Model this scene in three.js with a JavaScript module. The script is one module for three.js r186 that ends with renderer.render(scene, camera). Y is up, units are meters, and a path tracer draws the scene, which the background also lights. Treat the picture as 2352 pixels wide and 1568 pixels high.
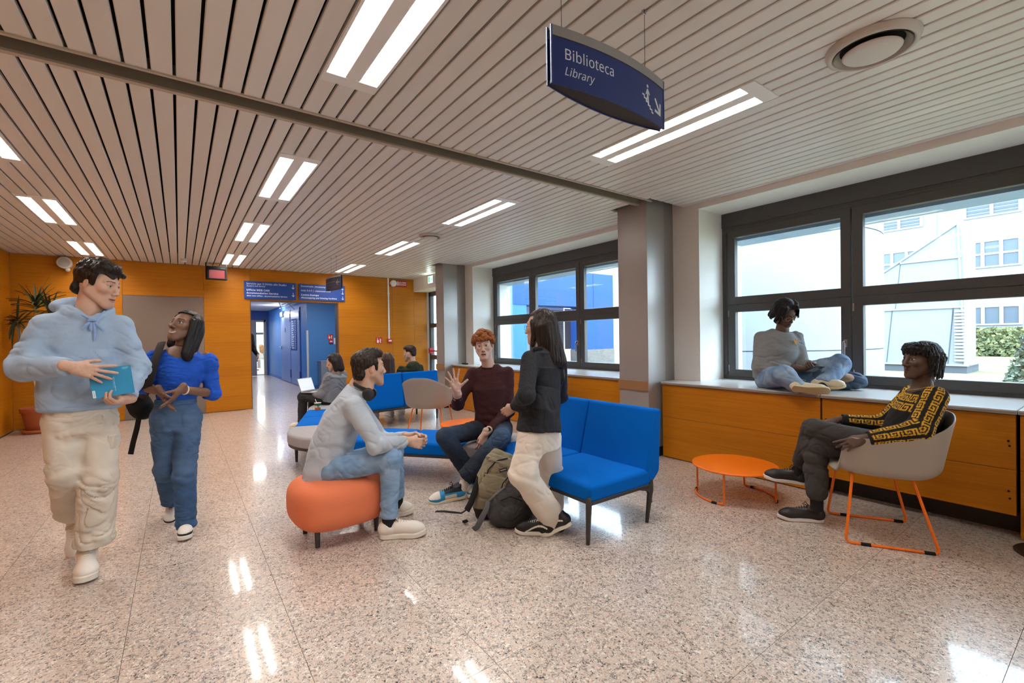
import * as THREE from 'three';
import { mergeGeometries } from 'three/addons/utils/BufferGeometryUtils.js';
import { RoundedBoxGeometry } from 'three/addons/geometries/RoundedBoxGeometry.js';
import { RectAreaLightUniformsLib } from 'three/addons/lights/RectAreaLightUniformsLib.js';
import { ImprovedNoise } from 'three/addons/math/ImprovedNoise.js';

// ------------------------------------------------------------------ camera, sky, exposure
const V = (x, y, z) => new THREE.Vector3(x, y, z);
const EYE = V(0, 1.285, 0), FOCAL = 1050.3, CX = 1176, CY = 784;
const yaw = 0.6290, pit = -0.00913, rol = -0.01507;
const FWD = V(Math.sin(yaw) * Math.cos(pit), Math.sin(pit), -Math.cos(yaw) * Math.cos(pit));
const R0 = V(Math.cos(yaw), 0, Math.sin(yaw)), U0 = R0.clone().cross(FWD);
const RGT = R0.clone().multiplyScalar(Math.cos(rol)).addScaledVector(U0, Math.sin(rol));
const UPV = U0.clone().multiplyScalar(Math.cos(rol)).addScaledVector(R0, -Math.sin(rol));
const scene = new THREE.Scene();
const camera = new THREE.PerspectiveCamera(2 * Math.atan(784 / FOCAL) * 180 / Math.PI, 1.5, 0.05, 200);
camera.position.copy(EYE);
camera.quaternion.setFromRotationMatrix(new THREE.Matrix4().makeBasis(RGT, UPV, FWD.clone().negate()));
camera.name = 'camera';
scene.add(camera);
RectAreaLightUniformsLib.init();
const renderer = new THREE.WebGLRenderer({ antialias: true });
renderer.toneMapping = THREE.LinearToneMapping;
renderer.toneMappingExposure = 1.2;
renderer.shadowMap.enabled = true;
const SKY = new THREE.Color().setRGB(11.0, 12.6, 14.2);
scene.background = SKY;
const LAMP_COLOR = new THREE.Color().setRGB(1.0, 0.955, 0.90), LAMP_POWER = 66;

// ------------------------------------------------------------------ helpers
function rngOf(seed) { let a = seed >>> 0; return () => { a = (a + 0x6D2B79F5) >>> 0; let t = Math.imul(a ^ (a >>> 15), 1 | a); t = (t + Math.imul(t ^ (t >>> 7), 61 | t)) ^ t; return ((t ^ (t >>> 14)) >>> 0) / 4294967296; }; }
const taken = {};
function numbered(n) { const k = taken[n] = (taken[n] ?? -1) + 1; return k ? n + '_' + String(k).padStart(3, '0') : n; }
function shade(o) { o.castShadow = o.receiveShadow = true; return o; }
function mesh(name, geo, mat, parent) {
  const m = shade(new THREE.Mesh(Array.isArray(geo) ? merge(geo) : geo, mat));
  m.name = parent ? name : numbered(name);
  (parent || scene).add(m); return m;
}
function merge(list) {
  const any = list.some(g => !g.index);
  const keep = list.map(g => { g = any && g.index ? g.toNonIndexed() : g; return g; });
  const names = Object.keys(keep[0].attributes).filter(k => keep.every(g => g.attributes[k]));
  for (const g of keep) for (const k of Object.keys(g.attributes)) if (!names.includes(k)) g.deleteAttribute(k);
  return mergeGeometries(keep);
}
function tag(o, label, category, group) { o.userData.label = label; o.userData.category = category; if (group) o.userData.group = group; return o; }
function thing(name, label, category, pos = [0, 0, 0], turn = 0, group) {
  const g = new THREE.Group(); g.name = numbered(name); g.position.set(...pos); g.rotation.y = turn;
  tag(g, label, category, group); scene.add(g); return g;
}
function struct(name, geo, mat, parent) { const m = mesh(name, geo, mat, parent); if (!parent) { m.userData.kind = 'structure'; } return m; }
function shell(name) { const g = new THREE.Group(); g.name = numbered(name); g.userData.kind = 'structure'; scene.add(g); return g; }
function bx(x0, x1, y0, y1, z0, z1) { const g = new THREE.BoxGeometry(x1 - x0, y1 - y0, z1 - z0); g.translate((x0 + x1) / 2, (y0 + y1) / 2, (z0 + z1) / 2); return g; }
function rbx(x0, x1, y0, y1, z0, z1, r = 0.01, s = 2) { const g = new RoundedBoxGeometry(x1 - x0, y1 - y0, z1 - z0, s, Math.min(r, (x1 - x0) / 2.01, (y1 - y0) / 2.01, (z1 - z0) / 2.01)); g.translate((x0 + x1) / 2, (y0 + y1) / 2, (z0 + z1) / 2); return g; }
function cyl(r0, r1, h, n = 20, x = 0, y = 0, z = 0) { const g = new THREE.CylinderGeometry(r1, r0, h, n); g.translate(x, y + h / 2, z); return g; }   // r0 below, r1 above
function bar(a, b, r0, r1 = r0, n = 10) {
  const A = V(...a), B = V(...b), d = B.clone().sub(A), g = new THREE.CylinderGeometry(r1, r0, d.length(), n);
  g.translate(0, d.length() / 2, 0); g.applyQuaternion(new THREE.Quaternion().setFromUnitVectors(V(0, 1, 0), d.clone().normalize())); g.translate(...a); return g;
}
function tube(pts, r, seg = 40, n = 8, closed = false, tension = 0.5) { return new THREE.TubeGeometry(new THREE.CatmullRomCurve3(pts.map(p => V(...p)), closed, 'catmullrom', tension), seg, r, n, closed); }
function bentTube(pts, r, bend, n = 8) {   // straight runs with rounded corners
  const P = pts.map(p => V(...p)), path = new THREE.CurvePath(); let last = P[0];
  for (let i = 1; i < P.length - 1; i++) {
    const a = P[i - 1].clone().sub(P[i]), b = P[i + 1].clone().sub(P[i]), k = Math.min(bend, a.length() / 2.1, b.length() / 2.1);
    const s = P[i].clone().addScaledVector(a.normalize(), k), e = P[i].clone().addScaledVector(b.normalize(), k);
    path.add(new THREE.LineCurve3(last, s)); path.add(new THREE.QuadraticBezierCurve3(s, P[i], e)); last = e;
  }
  path.add(new THREE.LineCurve3(last, P[P.length - 1]));
  const L = path.curves.length, stops = [];
  path.curves.forEach((c, i) => { const m = c.isLineCurve3 ? 1 : 5; for (let k = 0; k < m; k++) stops.push(c.getPoint(k / m)); if (i === L - 1) stops.push(c.getPoint(1)); });
  return sweep(stops, stops.map(() => r), n);
}
function sweep(P, rad, n = 8, flat = 1, wide = null) {   // tube of varying radius through points, closed at both ends
  const pos = [], idx = [], N = P.length; let prev = wide;
  for (let i = 0; i < N; i++) {
    const t = P[Math.min(i + 1, N - 1)].clone().sub(P[Math.max(i - 1, 0)]).normalize();
    let u = prev ? prev.clone().addScaledVector(t, -prev.dot(t)) : (Math.abs(t.y) < 0.9 ? V(0, 1, 0) : V(1, 0, 0)).addScaledVector(t, -(Math.abs(t.y) < 0.9 ? t.y : t.x));
    u.normalize(); prev = u; const w = t.clone().cross(u);
    for (let k = 0; k < n; k++) { const a = k / n * Math.PI * 2, p = P[i].clone().addScaledVector(u, Math.cos(a) * rad[i]).addScaledVector(w, Math.sin(a) * rad[i] * flat); pos.push(p.x, p.y, p.z); }
  }
  for (let i = 0; i < N - 1; i++) for (let k = 0; k < n; k++) { const a = i * n + k, b = i * n + (k + 1) % n; idx.push(a, b, a + n, b, b + n, a + n); }
  for (const [o, f] of [[0, 1], [(N - 1) * n, 0]]) for (let k = 1; k < n - 1; k++) idx.push(o, f ? o + k + 1 : o + k, f ? o + k : o + k + 1);
  const g = new THREE.BufferGeometry(); g.setAttribute('position', new THREE.Float32BufferAttribute(pos, 3)); g.setIndex(idx); g.computeVertexNormals();
  g.setAttribute('uv', new THREE.Float32BufferAttribute(new Float32Array(pos.length / 3 * 2), 2)); return g;
}
function lathe(pts, n = 32) { return new THREE.LatheGeometry(pts.map(p => new THREE.Vector2(...p)), n); }
function shape(pts) { return new THREE.Shape(pts.map(p => new THREE.Vector2(...p))); }
function plate(pts, depth, bevel = 0, holes = []) {   // outline in x, y pushed along z
  const s = pts.isShape ? pts : shape(pts); for (const h of holes) s.holes.push(new THREE.Path(h.map(p => new THREE.Vector2(...p))));
  return new THREE.ExtrudeGeometry(s, { depth, bevelEnabled: bevel > 0, bevelThickness: bevel, bevelSize: bevel, bevelOffset: -bevel, bevelSegments: 2, curveSegments: 16 });
}
function uvWorld(g, sx = 1, sy = sx, ou = 0, ov = 0) {   // texture coordinates in metres, chosen by the way each face looks
  const p = g.attributes.position, n = g.attributes.normal, uv = new Float32Array(p.count * 2);
  for (let i = 0; i < p.count; i++) {
    const ax = Math.abs(n.getX(i)), ay = Math.abs(n.getY(i)), az = Math.abs(n.getZ(i));
    let u, v; if (ay >= ax && ay >= az) { u = p.getX(i); v = p.getZ(i); } else if (ax >= az) { u = p.getZ(i); v = p.getY(i); } else { u = p.getX(i); v = p.getY(i); }
    uv[2 * i] = u * sx + ou; uv[2 * i + 1] = v * sy + ov;
  }
  g.setAttribute('uv', new THREE.BufferAttribute(uv, 2)); return g;
}
const lerp = (a, b, t) => a + (b - a) * t, clamp = (x, a = 0, b = 1) => Math.min(b, Math.max(a, x));
const smooth = (a, b, x) => { const t = clamp((x - a) / (b - a)); return t * t * (3 - 2 * t); };
// ------------------------------------------------------------------ textures
const lattice = (() => { const r = rngOf(77), t = new Float32Array(65536); for (let i = 0; i < 65536; i++) t[i] = r(); return t; })();
function pn(x, y, px, py, s) {   // value noise that repeats after px, py cells
  const xi = Math.floor(x), yi = Math.floor(y), fx = x - xi, fy = y - yi, u = fx * fx * (3 - 2 * fx), v = fy * fy * (3 - 2 * fy);
  const h = (a, b) => lattice[((((a % px) + px) % px) * 157 + (((b % py) + py) % py) * 7919 + s * 3571) & 65535];
  return lerp(lerp(h(xi, yi), h(xi + 1, yi), u), lerp(h(xi, yi + 1), h(xi + 1, yi + 1), u), v);
}
function dataTexture(w, h, f, srgb = true) {
  const d = new Uint8Array(w * h * 4);
  for (let j = 0; j < h; j++) for (let i = 0; i < w; i++) { const c = f(i / w, j / h), o = (j * w + i) * 4; d[o] = clamp(c[0], 0, 255); d[o + 1] = clamp(c[1], 0, 255); d[o + 2] = clamp(c[2], 0, 255); d[o + 3] = 255; }
  const t = new THREE.DataTexture(d, w, h); t.wrapS = t.wrapT = THREE.RepeatWrapping; t.magFilter = THREE.LinearFilter; t.minFilter = THREE.LinearMipmapLinearFilter; t.generateMipmaps = true;
  if (srgb) t.colorSpace = THREE.SRGBColorSpace; t.needsUpdate = true; return t;
}
function canvasTexture(w, h, draw) {
  const c = document.createElement('canvas'); c.width = w; c.height = h; draw(c.getContext('2d'), w, h);
  const t = new THREE.CanvasTexture(c); t.colorSpace = THREE.SRGBColorSpace; return t;
}
const mat = (hex, rough = 0.6, more = {}) => new THREE.MeshStandardMaterial({ color: hex, roughness: rough, metalness: 0, ...more });
const woodTex = dataTexture(1024, 1024, (u, v) => {
  const w = pn(u * 3, v * 14, 3, 14, 1) * 0.9, a = pn(u * 5 + w, v * 150 + w * 3, 5, 150, 2), b = pn(u * 16, v * 420, 16, 420, 3), c = pn(u * 2, v * 9, 2, 9, 4), d = pn(u * 40, v * 300, 40, 300, 5);
  const k = 0.5 * a + 0.25 * b + 0.3 * c + 0.12 * d - 0.55;
  return [186 + 28 * k, 113 + 28 * k, 11 + 10 * k];
});
const graniteTex = dataTexture(1024, 1024, (u, v) => {
  const a = pn(u * 90, v * 90, 90, 90, 1), b = pn(u * 150 + 3 * a, v * 150, 150, 150, 2), c = pn(u * 210, v * 210 + 2 * a, 210, 210, 3), d = pn(u * 60, v * 60, 60, 60, 4), e = pn(u * 380, v * 380, 380, 380, 6), m = pn(u * 8, v * 8, 8, 8, 5);
  let r = 206, g = 190, bl = 178;
  const pink = smooth(0.55, 0.8, d); r = lerp(r, 212, pink); g = lerp(g, 188, pink); bl = lerp(bl, 172, pink);
  const wht = smooth(0.62, 0.78, b); r = lerp(r, 232, wht); g = lerp(g, 223, wht); bl = lerp(bl, 212, wht);
  const gry = smooth(0.60, 0.70, c * 0.7 + a * 0.3) ; r = lerp(r, 128, gry * .8); g = lerp(g, 118, gry * .8); bl = lerp(bl, 110, gry * .8);
  const blk = smooth(0.69, 0.76, b * 0.35 + (1 - c) * 0.4 + a * 0.25); r = lerp(r, 62, blk); g = lerp(g, 56, blk); bl = lerp(bl, 54, blk);
  const k = 0.93 + 0.1 * e + 0.06 * (m - .5); return [r * k, g * k, bl * k];
});
const fabricBump = dataTexture(256, 256, (u, v) => { const k = 128 + 60 * Math.sin(u * 128 * Math.PI) * Math.sin(v * 128 * Math.PI) + 60 * (pn(u * 128, v * 128, 128, 128, 9) - .5); return [k, k, k]; }, false);
const plasterBump = dataTexture(256, 256, (u, v) => { const k = 255 * (0.5 * pn(u * 64, v * 64, 64, 64, 9) + 0.5 * pn(u * 128, v * 128, 128, 128, 4)); return [k, k, k]; }, false);
const M = {
  wood: new THREE.MeshPhysicalMaterial({ map: woodTex, roughness: 0.5, specularIntensity: 0.45, clearcoat: 0.05, clearcoatRoughness: 0.35 }),
  granite: new THREE.MeshPhysicalMaterial({ map: graniteTex, roughness: 0.30, clearcoat: 0.55, clearcoatRoughness: 0.07 }),
  slat: mat('#d6c6b6', 0.45), white: mat('#e9e6e0', 0.7, { bumpMap: plasterBump, bumpScale: 0.0006 }), black: mat('#0b0a09', 0.9), dark: mat('#2a2624', 0.55),
  frame: mat('#474646', 0.4), grey: mat('#a9a49e', 0.42, { metalness: 0.35 }), sill: mat('#c9c5c1', 0.22), sillEdge: mat('#8c837e', 0.4), chrome: mat('#c9ccd0', 0.18, { metalness: 1 }),
  pane: new THREE.MeshPhysicalMaterial({ color: '#eef6fa', transmission: 1, thickness: 0, roughness: 0, ior: 1.5 }),
  lightBody: mat('#e6e3de', 0.4), reflector: mat('#f2f1ee', 0.25, { metalness: 0.3 }), board: mat('#7e6c5f', 0.6), trimBrown: mat('#6b4b33', 0.5),
  blue: new THREE.MeshPhysicalMaterial({ color: '#0062bd', roughness: 0.92, specularIntensity: 0.2, bumpMap: fabricBump, bumpScale: 0.0008 }), greyCloth: mat('#a09c9e', 0.95, { bumpMap: fabricBump, bumpScale: 0.0008 }), coral: mat('#e07a52', 0.92, { bumpMap: fabricBump, bumpScale: 0.0008 }),
  leg: mat('#3a3532', 0.45), shellGrey: mat('#a69a8e', 0.5), orange: mat('#f5760f', 0.35), corridorBlue: mat('#4584cc', 0.5), corridorDoor: mat('#6d86bb', 0.4), navy: mat('#123a7c', 0.5), red: mat('#b8202a', 0.5), terracotta: mat('#a5552f', 0.75), soil: mat('#3a2a1f', 1),
};
// ================================================================== the room
const CEIL = 2.66, LEFT = -2.03, RIGHT = 4.42, GLASS = 4.871, BACK = -9.93, FRONT = 5.2, CAB = 4.125, SILL = 0.795;
{ // floor: granite tiles, thin open joints
  const floor = shell('floor');
  const base = mesh('bed', bx(-2.6, 5.2, -0.2, -0.012, -20.2, FRONT + .3), mat('#57493f', 0.9), floor);
  const variants = []; const r = rngOf(5);
  for (let k = 0; k < 8; k++) {
    const g = new THREE.BoxGeometry(0.5982, 0.02, 0.5982); g.translate(0.3, -0.01, 0.3); uvWorld(g, 1, 1, r(), r());
    const g2 = g.clone(); if (k % 2) { const uv = g2.attributes.uv; for (let i = 0; i < uv.count; i++) { const a = uv.getX(i); uv.setXY(i, uv.getY(i), -a); } } variants.push(g2);
  }
  const put = (x, z) => { const m = mesh('tile', variants[Math.floor(r() * 8)], M.granite, floor); m.position.set(x, 0, z); };
  for (let i = -4; i < 7; i++) for (let k = 0; k < 17; k++) put(0.389 + i * 0.6, -0.298 - k * 0.6);
  for (let i = 1; i < 6; i++) for (let k = 17; k < 22; k++) put(0.389 + i * 0.6, -0.298 - k * 0.6);
  for (let i = 1; i < 4; i++) for (let k = 22; k < 33; k++) put(0.389 + i * 0.6, -0.298 - k * 0.6);
  const near = bx(-2.1, 4.6, -0.02, 0, 0.304, FRONT); uvWorld(near); mesh('slab_surface', near, M.granite, floor);
}
const GAP = k => 0.003 + 0.1014 * k, LIGHT_ROWS = [[1.12, 2.42], [-2.53, -1.23], [-4.99, -3.69], [-7.30, -6.02], [-9.63, -8.36]], LIGHT_COLS = [-12, 6, 25];
{ // ceiling: long painted metal slats with dark gaps, a channel across
  const ceil = shell('ceiling');
  mesh('slab', bx(LEFT - .3, RIGHT + 1, 2.86, 3.0, BACK - .4, FRONT + .3), M.black, ceil);
  const w = 0.0878, prof = shape([[-w / 2, 0.022], [-w / 2, 0.004], [-w / 2 + .004, 0], [w / 2 - .004, 0], [w / 2, 0.004], [w / 2, 0.022]]);
  const geos = {}; const r = rngOf(9);
  const tones = ['#dbd6cf', '#d8d3cc', '#ded9d2'].map(c => mat(c, 0.42));
  const put = (x, z0, z1) => {
    const key = (z1 - z0).toFixed(3); geos[key] ??= new THREE.ExtrudeGeometry(prof, { depth: z1 - z0, bevelEnabled: false });
    const m = mesh('slat', geos[key], tones[Math.floor(r() * 3)], ceil); m.position.set(x, CEIL + (r() - .5) * 0.0012, z0);
  };
  for (let k = -21; k < 44; k++) {
    const x = GAP(k) + 0.0507; if (x - w / 2 < LEFT - .09 || x + w / 2 > RIGHT + .05) continue;
    let runs = [[-3.125, BACK, 1], [FRONT, -2.945, 1]].map(a => [Math.min(a[0], a[1]), Math.max(a[0], a[1])]);
    const holes = []; for (const c of LIGHT_COLS) if (k >= c && k < c + 3) holes.push(...LIGHT_ROWS);
    if (x > 3.87) holes.push([-3.43, -2.9], [-7.87, -7.54]);
    for (const [a, b] of holes) runs = runs.flatMap(([c, d]) => b <= c || a >= d ? [[c, d]] : [[c, a], [b, d]].filter(q => q[1] - q[0] > 0.02));
    for (const [a, b] of runs) put(x, a, b);
  }
  const lip = mat('#b5a693', 0.45);
  mesh('channel_lip', bx(LEFT, 3.94, 2.652, 2.664, -2.955, -2.935), lip, ceil);
  mesh('channel_lip', bx(LEFT, 3.94, 2.652, 2.664, -3.135, -3.100), lip, ceil);
  mesh('channel_side', bx(LEFT, 3.94, 2.664, 2.72, -3.105, -3.100), mat('#8b8072', 0.5), ceil);
  mesh('channel_top', bx(LEFT, 3.94, 2.72, 2.73, -3.13, -2.94), M.black, ceil);
}
function grained(g, ou = 0, ov = 0) { return uvWorld(g, 0.5, 1.0, ou, ov); }
{ // left wall and the wall behind the camera
  const wall = shell('wall_left'); mesh('core', bx(LEFT - .25, LEFT - .02, 0, 2.9, BACK - .2, FRONT + .2), M.white, wall);
  const r = rngOf(3);
  for (let z = BACK; z < FRONT; z += 1.26) mesh('panel', grained(bx(LEFT - .02, LEFT, 0.004, 2.655, z + .002, Math.min(z + 1.258, FRONT)), r(), r()), M.wood, wall);
  const rear = shell('wall_rear'); mesh('core', bx(LEFT - .25, 5.2, 0, 2.9, FRONT, FRONT + .2), M.white, rear);
}
{ // back wall: wooden panels round a wide doorway, a flush taupe board
  const wall = shell('wall_back'); const r = rngOf(21);
  mesh('core', [bx(LEFT - .2, 1.10, 0, 2.9, BACK - .2, BACK - .02), bx(1.10, 2.715, 2.06, 2.9, BACK - .2, BACK - .02), bx(2.715, 4.95, 0, 2.9, BACK - .2, BACK - .02)], M.white, wall);
  const put = (x0, x1, y0, y1) => mesh('panel', grained(bx(x0 + .0015, x1 - .0015, y0 + .0015, y1 - .0015, BACK - .02, BACK), r(), r()), M.wood, wall);
  put(LEFT, -0.75, .004, 2.655); put(-0.75, 0.37, 2.088, 2.655); put(0.37, 1.105, .004, 2.655); put(1.105, 2.712, 2.06, 2.655); put(2.712, 3.9, .004, 2.655); put(3.9, 4.42, .004, 2.655); put(4.42, 4.752, .004, 2.37);
  mesh('board', bx(-0.748, 0.368, .004, 2.086, BACK - .02, BACK - .006), M.board, wall);
  mesh('jamb', [bx(2.700, 2.722, 0, 2.062, BACK - .2, BACK + .004), bx(1.095, 1.108, 0, 2.062, BACK - .2, BACK + .002), bx(1.1, 2.715, 2.052, 2.066, BACK - .2, BACK + .004)], M.trimBrown, wall);
}
const columnMats = { body: mat('#a29e9a', 0.36, { metalness: 0.3 }), strip: mat('#94908c', 0.42, { metalness: 0.3 }) };
function column(z0, z1, n) { // a clad pillar that stands out from the window wall
  const c = shell('column'); 
  mesh('cladding', rbx(3.95, 4.245, 0, CEIL + .1, z0, z1, 0.006, 1), columnMats.body, c);
  mesh('side_panel', bx(4.249, RIGHT + .01, 0, CEIL + .1, z0 + .012, z1 - .012), columnMats.strip, c);
  mesh('bumper_rail', rbx(3.935, 3.952, 0.70, 0.802, z0 - .002, z1 + .002, 0.004, 1), mat('#9a6f48', 0.5), c);
  mesh('baseboard', bx(3.938, RIGHT, 0, 0.095, z0 - .01, z1 + .01), M.black, c);
}
column(-3.41, -3.02); column(-7.87, -7.555); column(1.13, 1.52);
{ // window wall
  const wall = shell('wall_right'), T = 5.28;
  const W1 = [-2.72, 0.83], W2 = [-7.29, -3.74], D = [BACK, -7.75];
  mesh('plaster', [bx(RIGHT, T, 2.60, 2.9, -7.75, FRONT), bx(RIGHT, T, 0, 0.76, -7.75, FRONT), bx(RIGHT, T, 0.76, 2.6, -7.75, W2[0]), bx(RIGHT, T, .76, 2.6, W2[1], W1[0]), bx(RIGHT, T, .76, 2.6, W1[1], 2.0), bx(RIGHT, T, .76, 2.6, 4.9, FRONT), bx(RIGHT, 4.90, 2.375, 2.9, BACK - .2, -7.75)], M.white, wall);
  mesh('outer_lintel', [bx(4.96, T + .02, 2.30, 2.62, W1[0], W1[1]), bx(4.96, T + .02, 2.30, 2.62, W2[0], W2[1])], mat('#8fa3bd', 0.7), wall);
  const sashGeo = (w, h, b) => plate([[0, 0], [w, 0], [w, h], [0, h]], 0.055, 0.006, [[[b, b], [b, h - b], [w - b, h - b], [w - b, b]]]);
  const window_ = (z0, n) => {
    const g = shell('window_' + n), P = 1.145, edge = .0575;
    const along = geo => { geo.rotateY(-Math.PI / 2); return geo; };   // x becomes +z, depth goes towards -x
    const outer = along(plate([[0, 0], [3.55, 0], [3.55, 1.635], [0, 1.635]], 0.07, 0.004, [[[.05, .05], [.05, 1.59], [3.50, 1.59], [3.50, .05]]])); outer.translate(GLASS + .075, SILL, z0); mesh('frame', outer, M.frame, g);
    mesh('shutter_box', [rbx(GLASS - .012, GLASS + .1, 2.447, 2.602, z0, z0 + 3.55, 0.004, 1), bx(GLASS + .004, GLASS + .1, 2.425, 2.45, z0, z0 + 3.55)], M.frame, g);
    for (let i = 0; i < 3; i++) for (const [y, h] of [[.82, .782], [1.604, .80]]) {
      const s = along(sashGeo(P - .006, h, .082)); s.translate(GLASS + .055, y, z0 + edge + i * P + .003);
      const sash = mesh('sash', s, M.frame, g);
      mesh('pane', bx(GLASS + .022, GLASS + .028, y + .075, y + h - .075, z0 + edge + i * P + .07, z0 + edge + (i + 1) * P - .07), M.pane, sash);
      if (y < 1) mesh('hinge', [cyl(.007, .007, .07, 8, GLASS - .004, y + .06, z0 + edge + i * P + .012), cyl(.007, .007, .07, 8, GLASS - .004, y + h - .13, z0 + edge + i * P + .012)], M.chrome, sash);
    }
    return g;
  };
  const handle = (g, z) => mesh('handle', [rbx(GLASS - .014, GLASS, 1.15, 1.22, z - .014, z + .014, .005), rbx(GLASS - .05, GLASS - .01, 1.185, 1.205, z - .009, z + .009, .005), rbx(GLASS - .055, GLASS - .04, 1.055, 1.205, z - .010, z + .010, .006)], M.chrome, g);
  const w1 = window_(W1[0], 1), w2 = window_(W2[0], 2); handle(w1, -1.566); handle(w2, -5.0);
  const ends = [-2.985, -1.497, -0.44, 1.12];
  for (let i = 0; i < 3; i++) struct('window_sill', [rbx(4.108, GLASS + .01, .767, SILL, ends[i] + .002, ends[i + 1] - .002, .004, 1)], M.sill);
  for (const [a, b] of [[-7.545, -5.9], [-5.896, -3.425]]) struct('window_sill', [rbx(4.108, GLASS + .01, .767, SILL, a, b, .004, 1)], M.sill);
  const e2 = mat('#8f8680', 0.4);
  // sill cabinets
  const cabinet = (z0, z1, foot, label, group) => {
    const c = thing('sill_cabinet', label, 'cabinet', [0, 0, 0], 0, group), r = rngOf(Math.floor(z0 * 100 + 999));
    mesh('carcass', bx(CAB + .02, RIGHT, Math.max(foot, .002), .762, z0 + .003, z1 - .003), mat('#8a5a20', 0.6), c);
    mesh('front_panel', grained(rbx(CAB, CAB + .019, foot + .004, .424, z0 + .004, z1 - .004, .002, 1), r(), r()), M.wood, c);
    mesh('front_panel', grained(rbx(CAB, CAB + .019, .4265, .762, z0 + .004, z1 - .004, .002, 1), r(), r()), M.wood, c);
    mesh('edge_strip', bx(4.1065, CAB + .004, .768, .786, z0, z1), e2, c);
    if (foot > .05) {
      mesh('toe_kick', bx(CAB + .16, RIGHT - .02, .001, foot, z0 + .003, z1 - .003), M.dark, c);
      const s = new THREE.CylinderGeometry(.006, .006, .004, 10); s.rotateZ(Math.PI / 2);
      for (const [z, y] of [[z1 - .035, .60], [z1 - .03, .57], [z1 - .035, .29], [z1 - .03, .245], [z0 + .03, .60], [z0 + .035, .57]]) { const q = s.clone(); q.translate(CAB - .001, y, z); mesh('screw', q, M.black, c); }
    }
    return c;
  };
  cabinet(-2.983, -1.499, 0.004, 'orange wood cabinet front reaching the floor, under the woman sitting on the sill', 'cabinet', 0);
  cabinet(-1.495, -0.445, 0.14, 'orange wood cabinet front raised above a dark toe recess behind the seated woman', 'cabinet', 0);
  cabinet(-0.435, 1.12, 0.004, 'orange wood cabinet front cut off by the right edge of the photo', 'cabinet', 0);
  cabinet(-5.9, -3.425, 0.004, 'orange wood cabinet front behind the blue sofa, left of the grey column', 'cabinet', 0);
  cabinet(-7.545, -5.904, 0.004, 'orange wood cabinet front beside the raised hand of the red-haired man', 'cabinet', 0);
  // fire exit in the recess past the far column
  const d = shell('door_1'), X = 4.80;
  mesh('frame', [bx(X, X + .08, 0, 2.375, BACK, BACK + .09), bx(X, X + .08, 2.28, 2.375, BACK, -7.76), bx(X, X + .08, 0, 2.375, -8.72, -8.6), bx(X, X + .08, 1.54, 1.64, BACK + .05, -7.76), bx(X, X + .08, .80, .90, BACK + .05, -7.76), bx(X, X + .08, .0, .22, BACK + .05, -7.76), bx(X, X + .08, 0, 2.375, -7.82, -7.75)], M.frame, d);
  for (const [a, b] of [[.22, .80], [.90, 1.54], [1.64, 2.28]]) mesh('pane', bx(X + .035, X + .041, a, b, BACK + .05, -7.76), M.pane, d);
  mesh('push_bar', [bar([X - .07, 1.0, BACK + .2], [X - .07, 1.0, -8.75], .017), bx(X - .09, X, .94, 1.06, BACK + .14, BACK + .2), bx(X - .09, X, .94, 1.06, -8.79, -8.73)], M.red, d);
}
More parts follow.
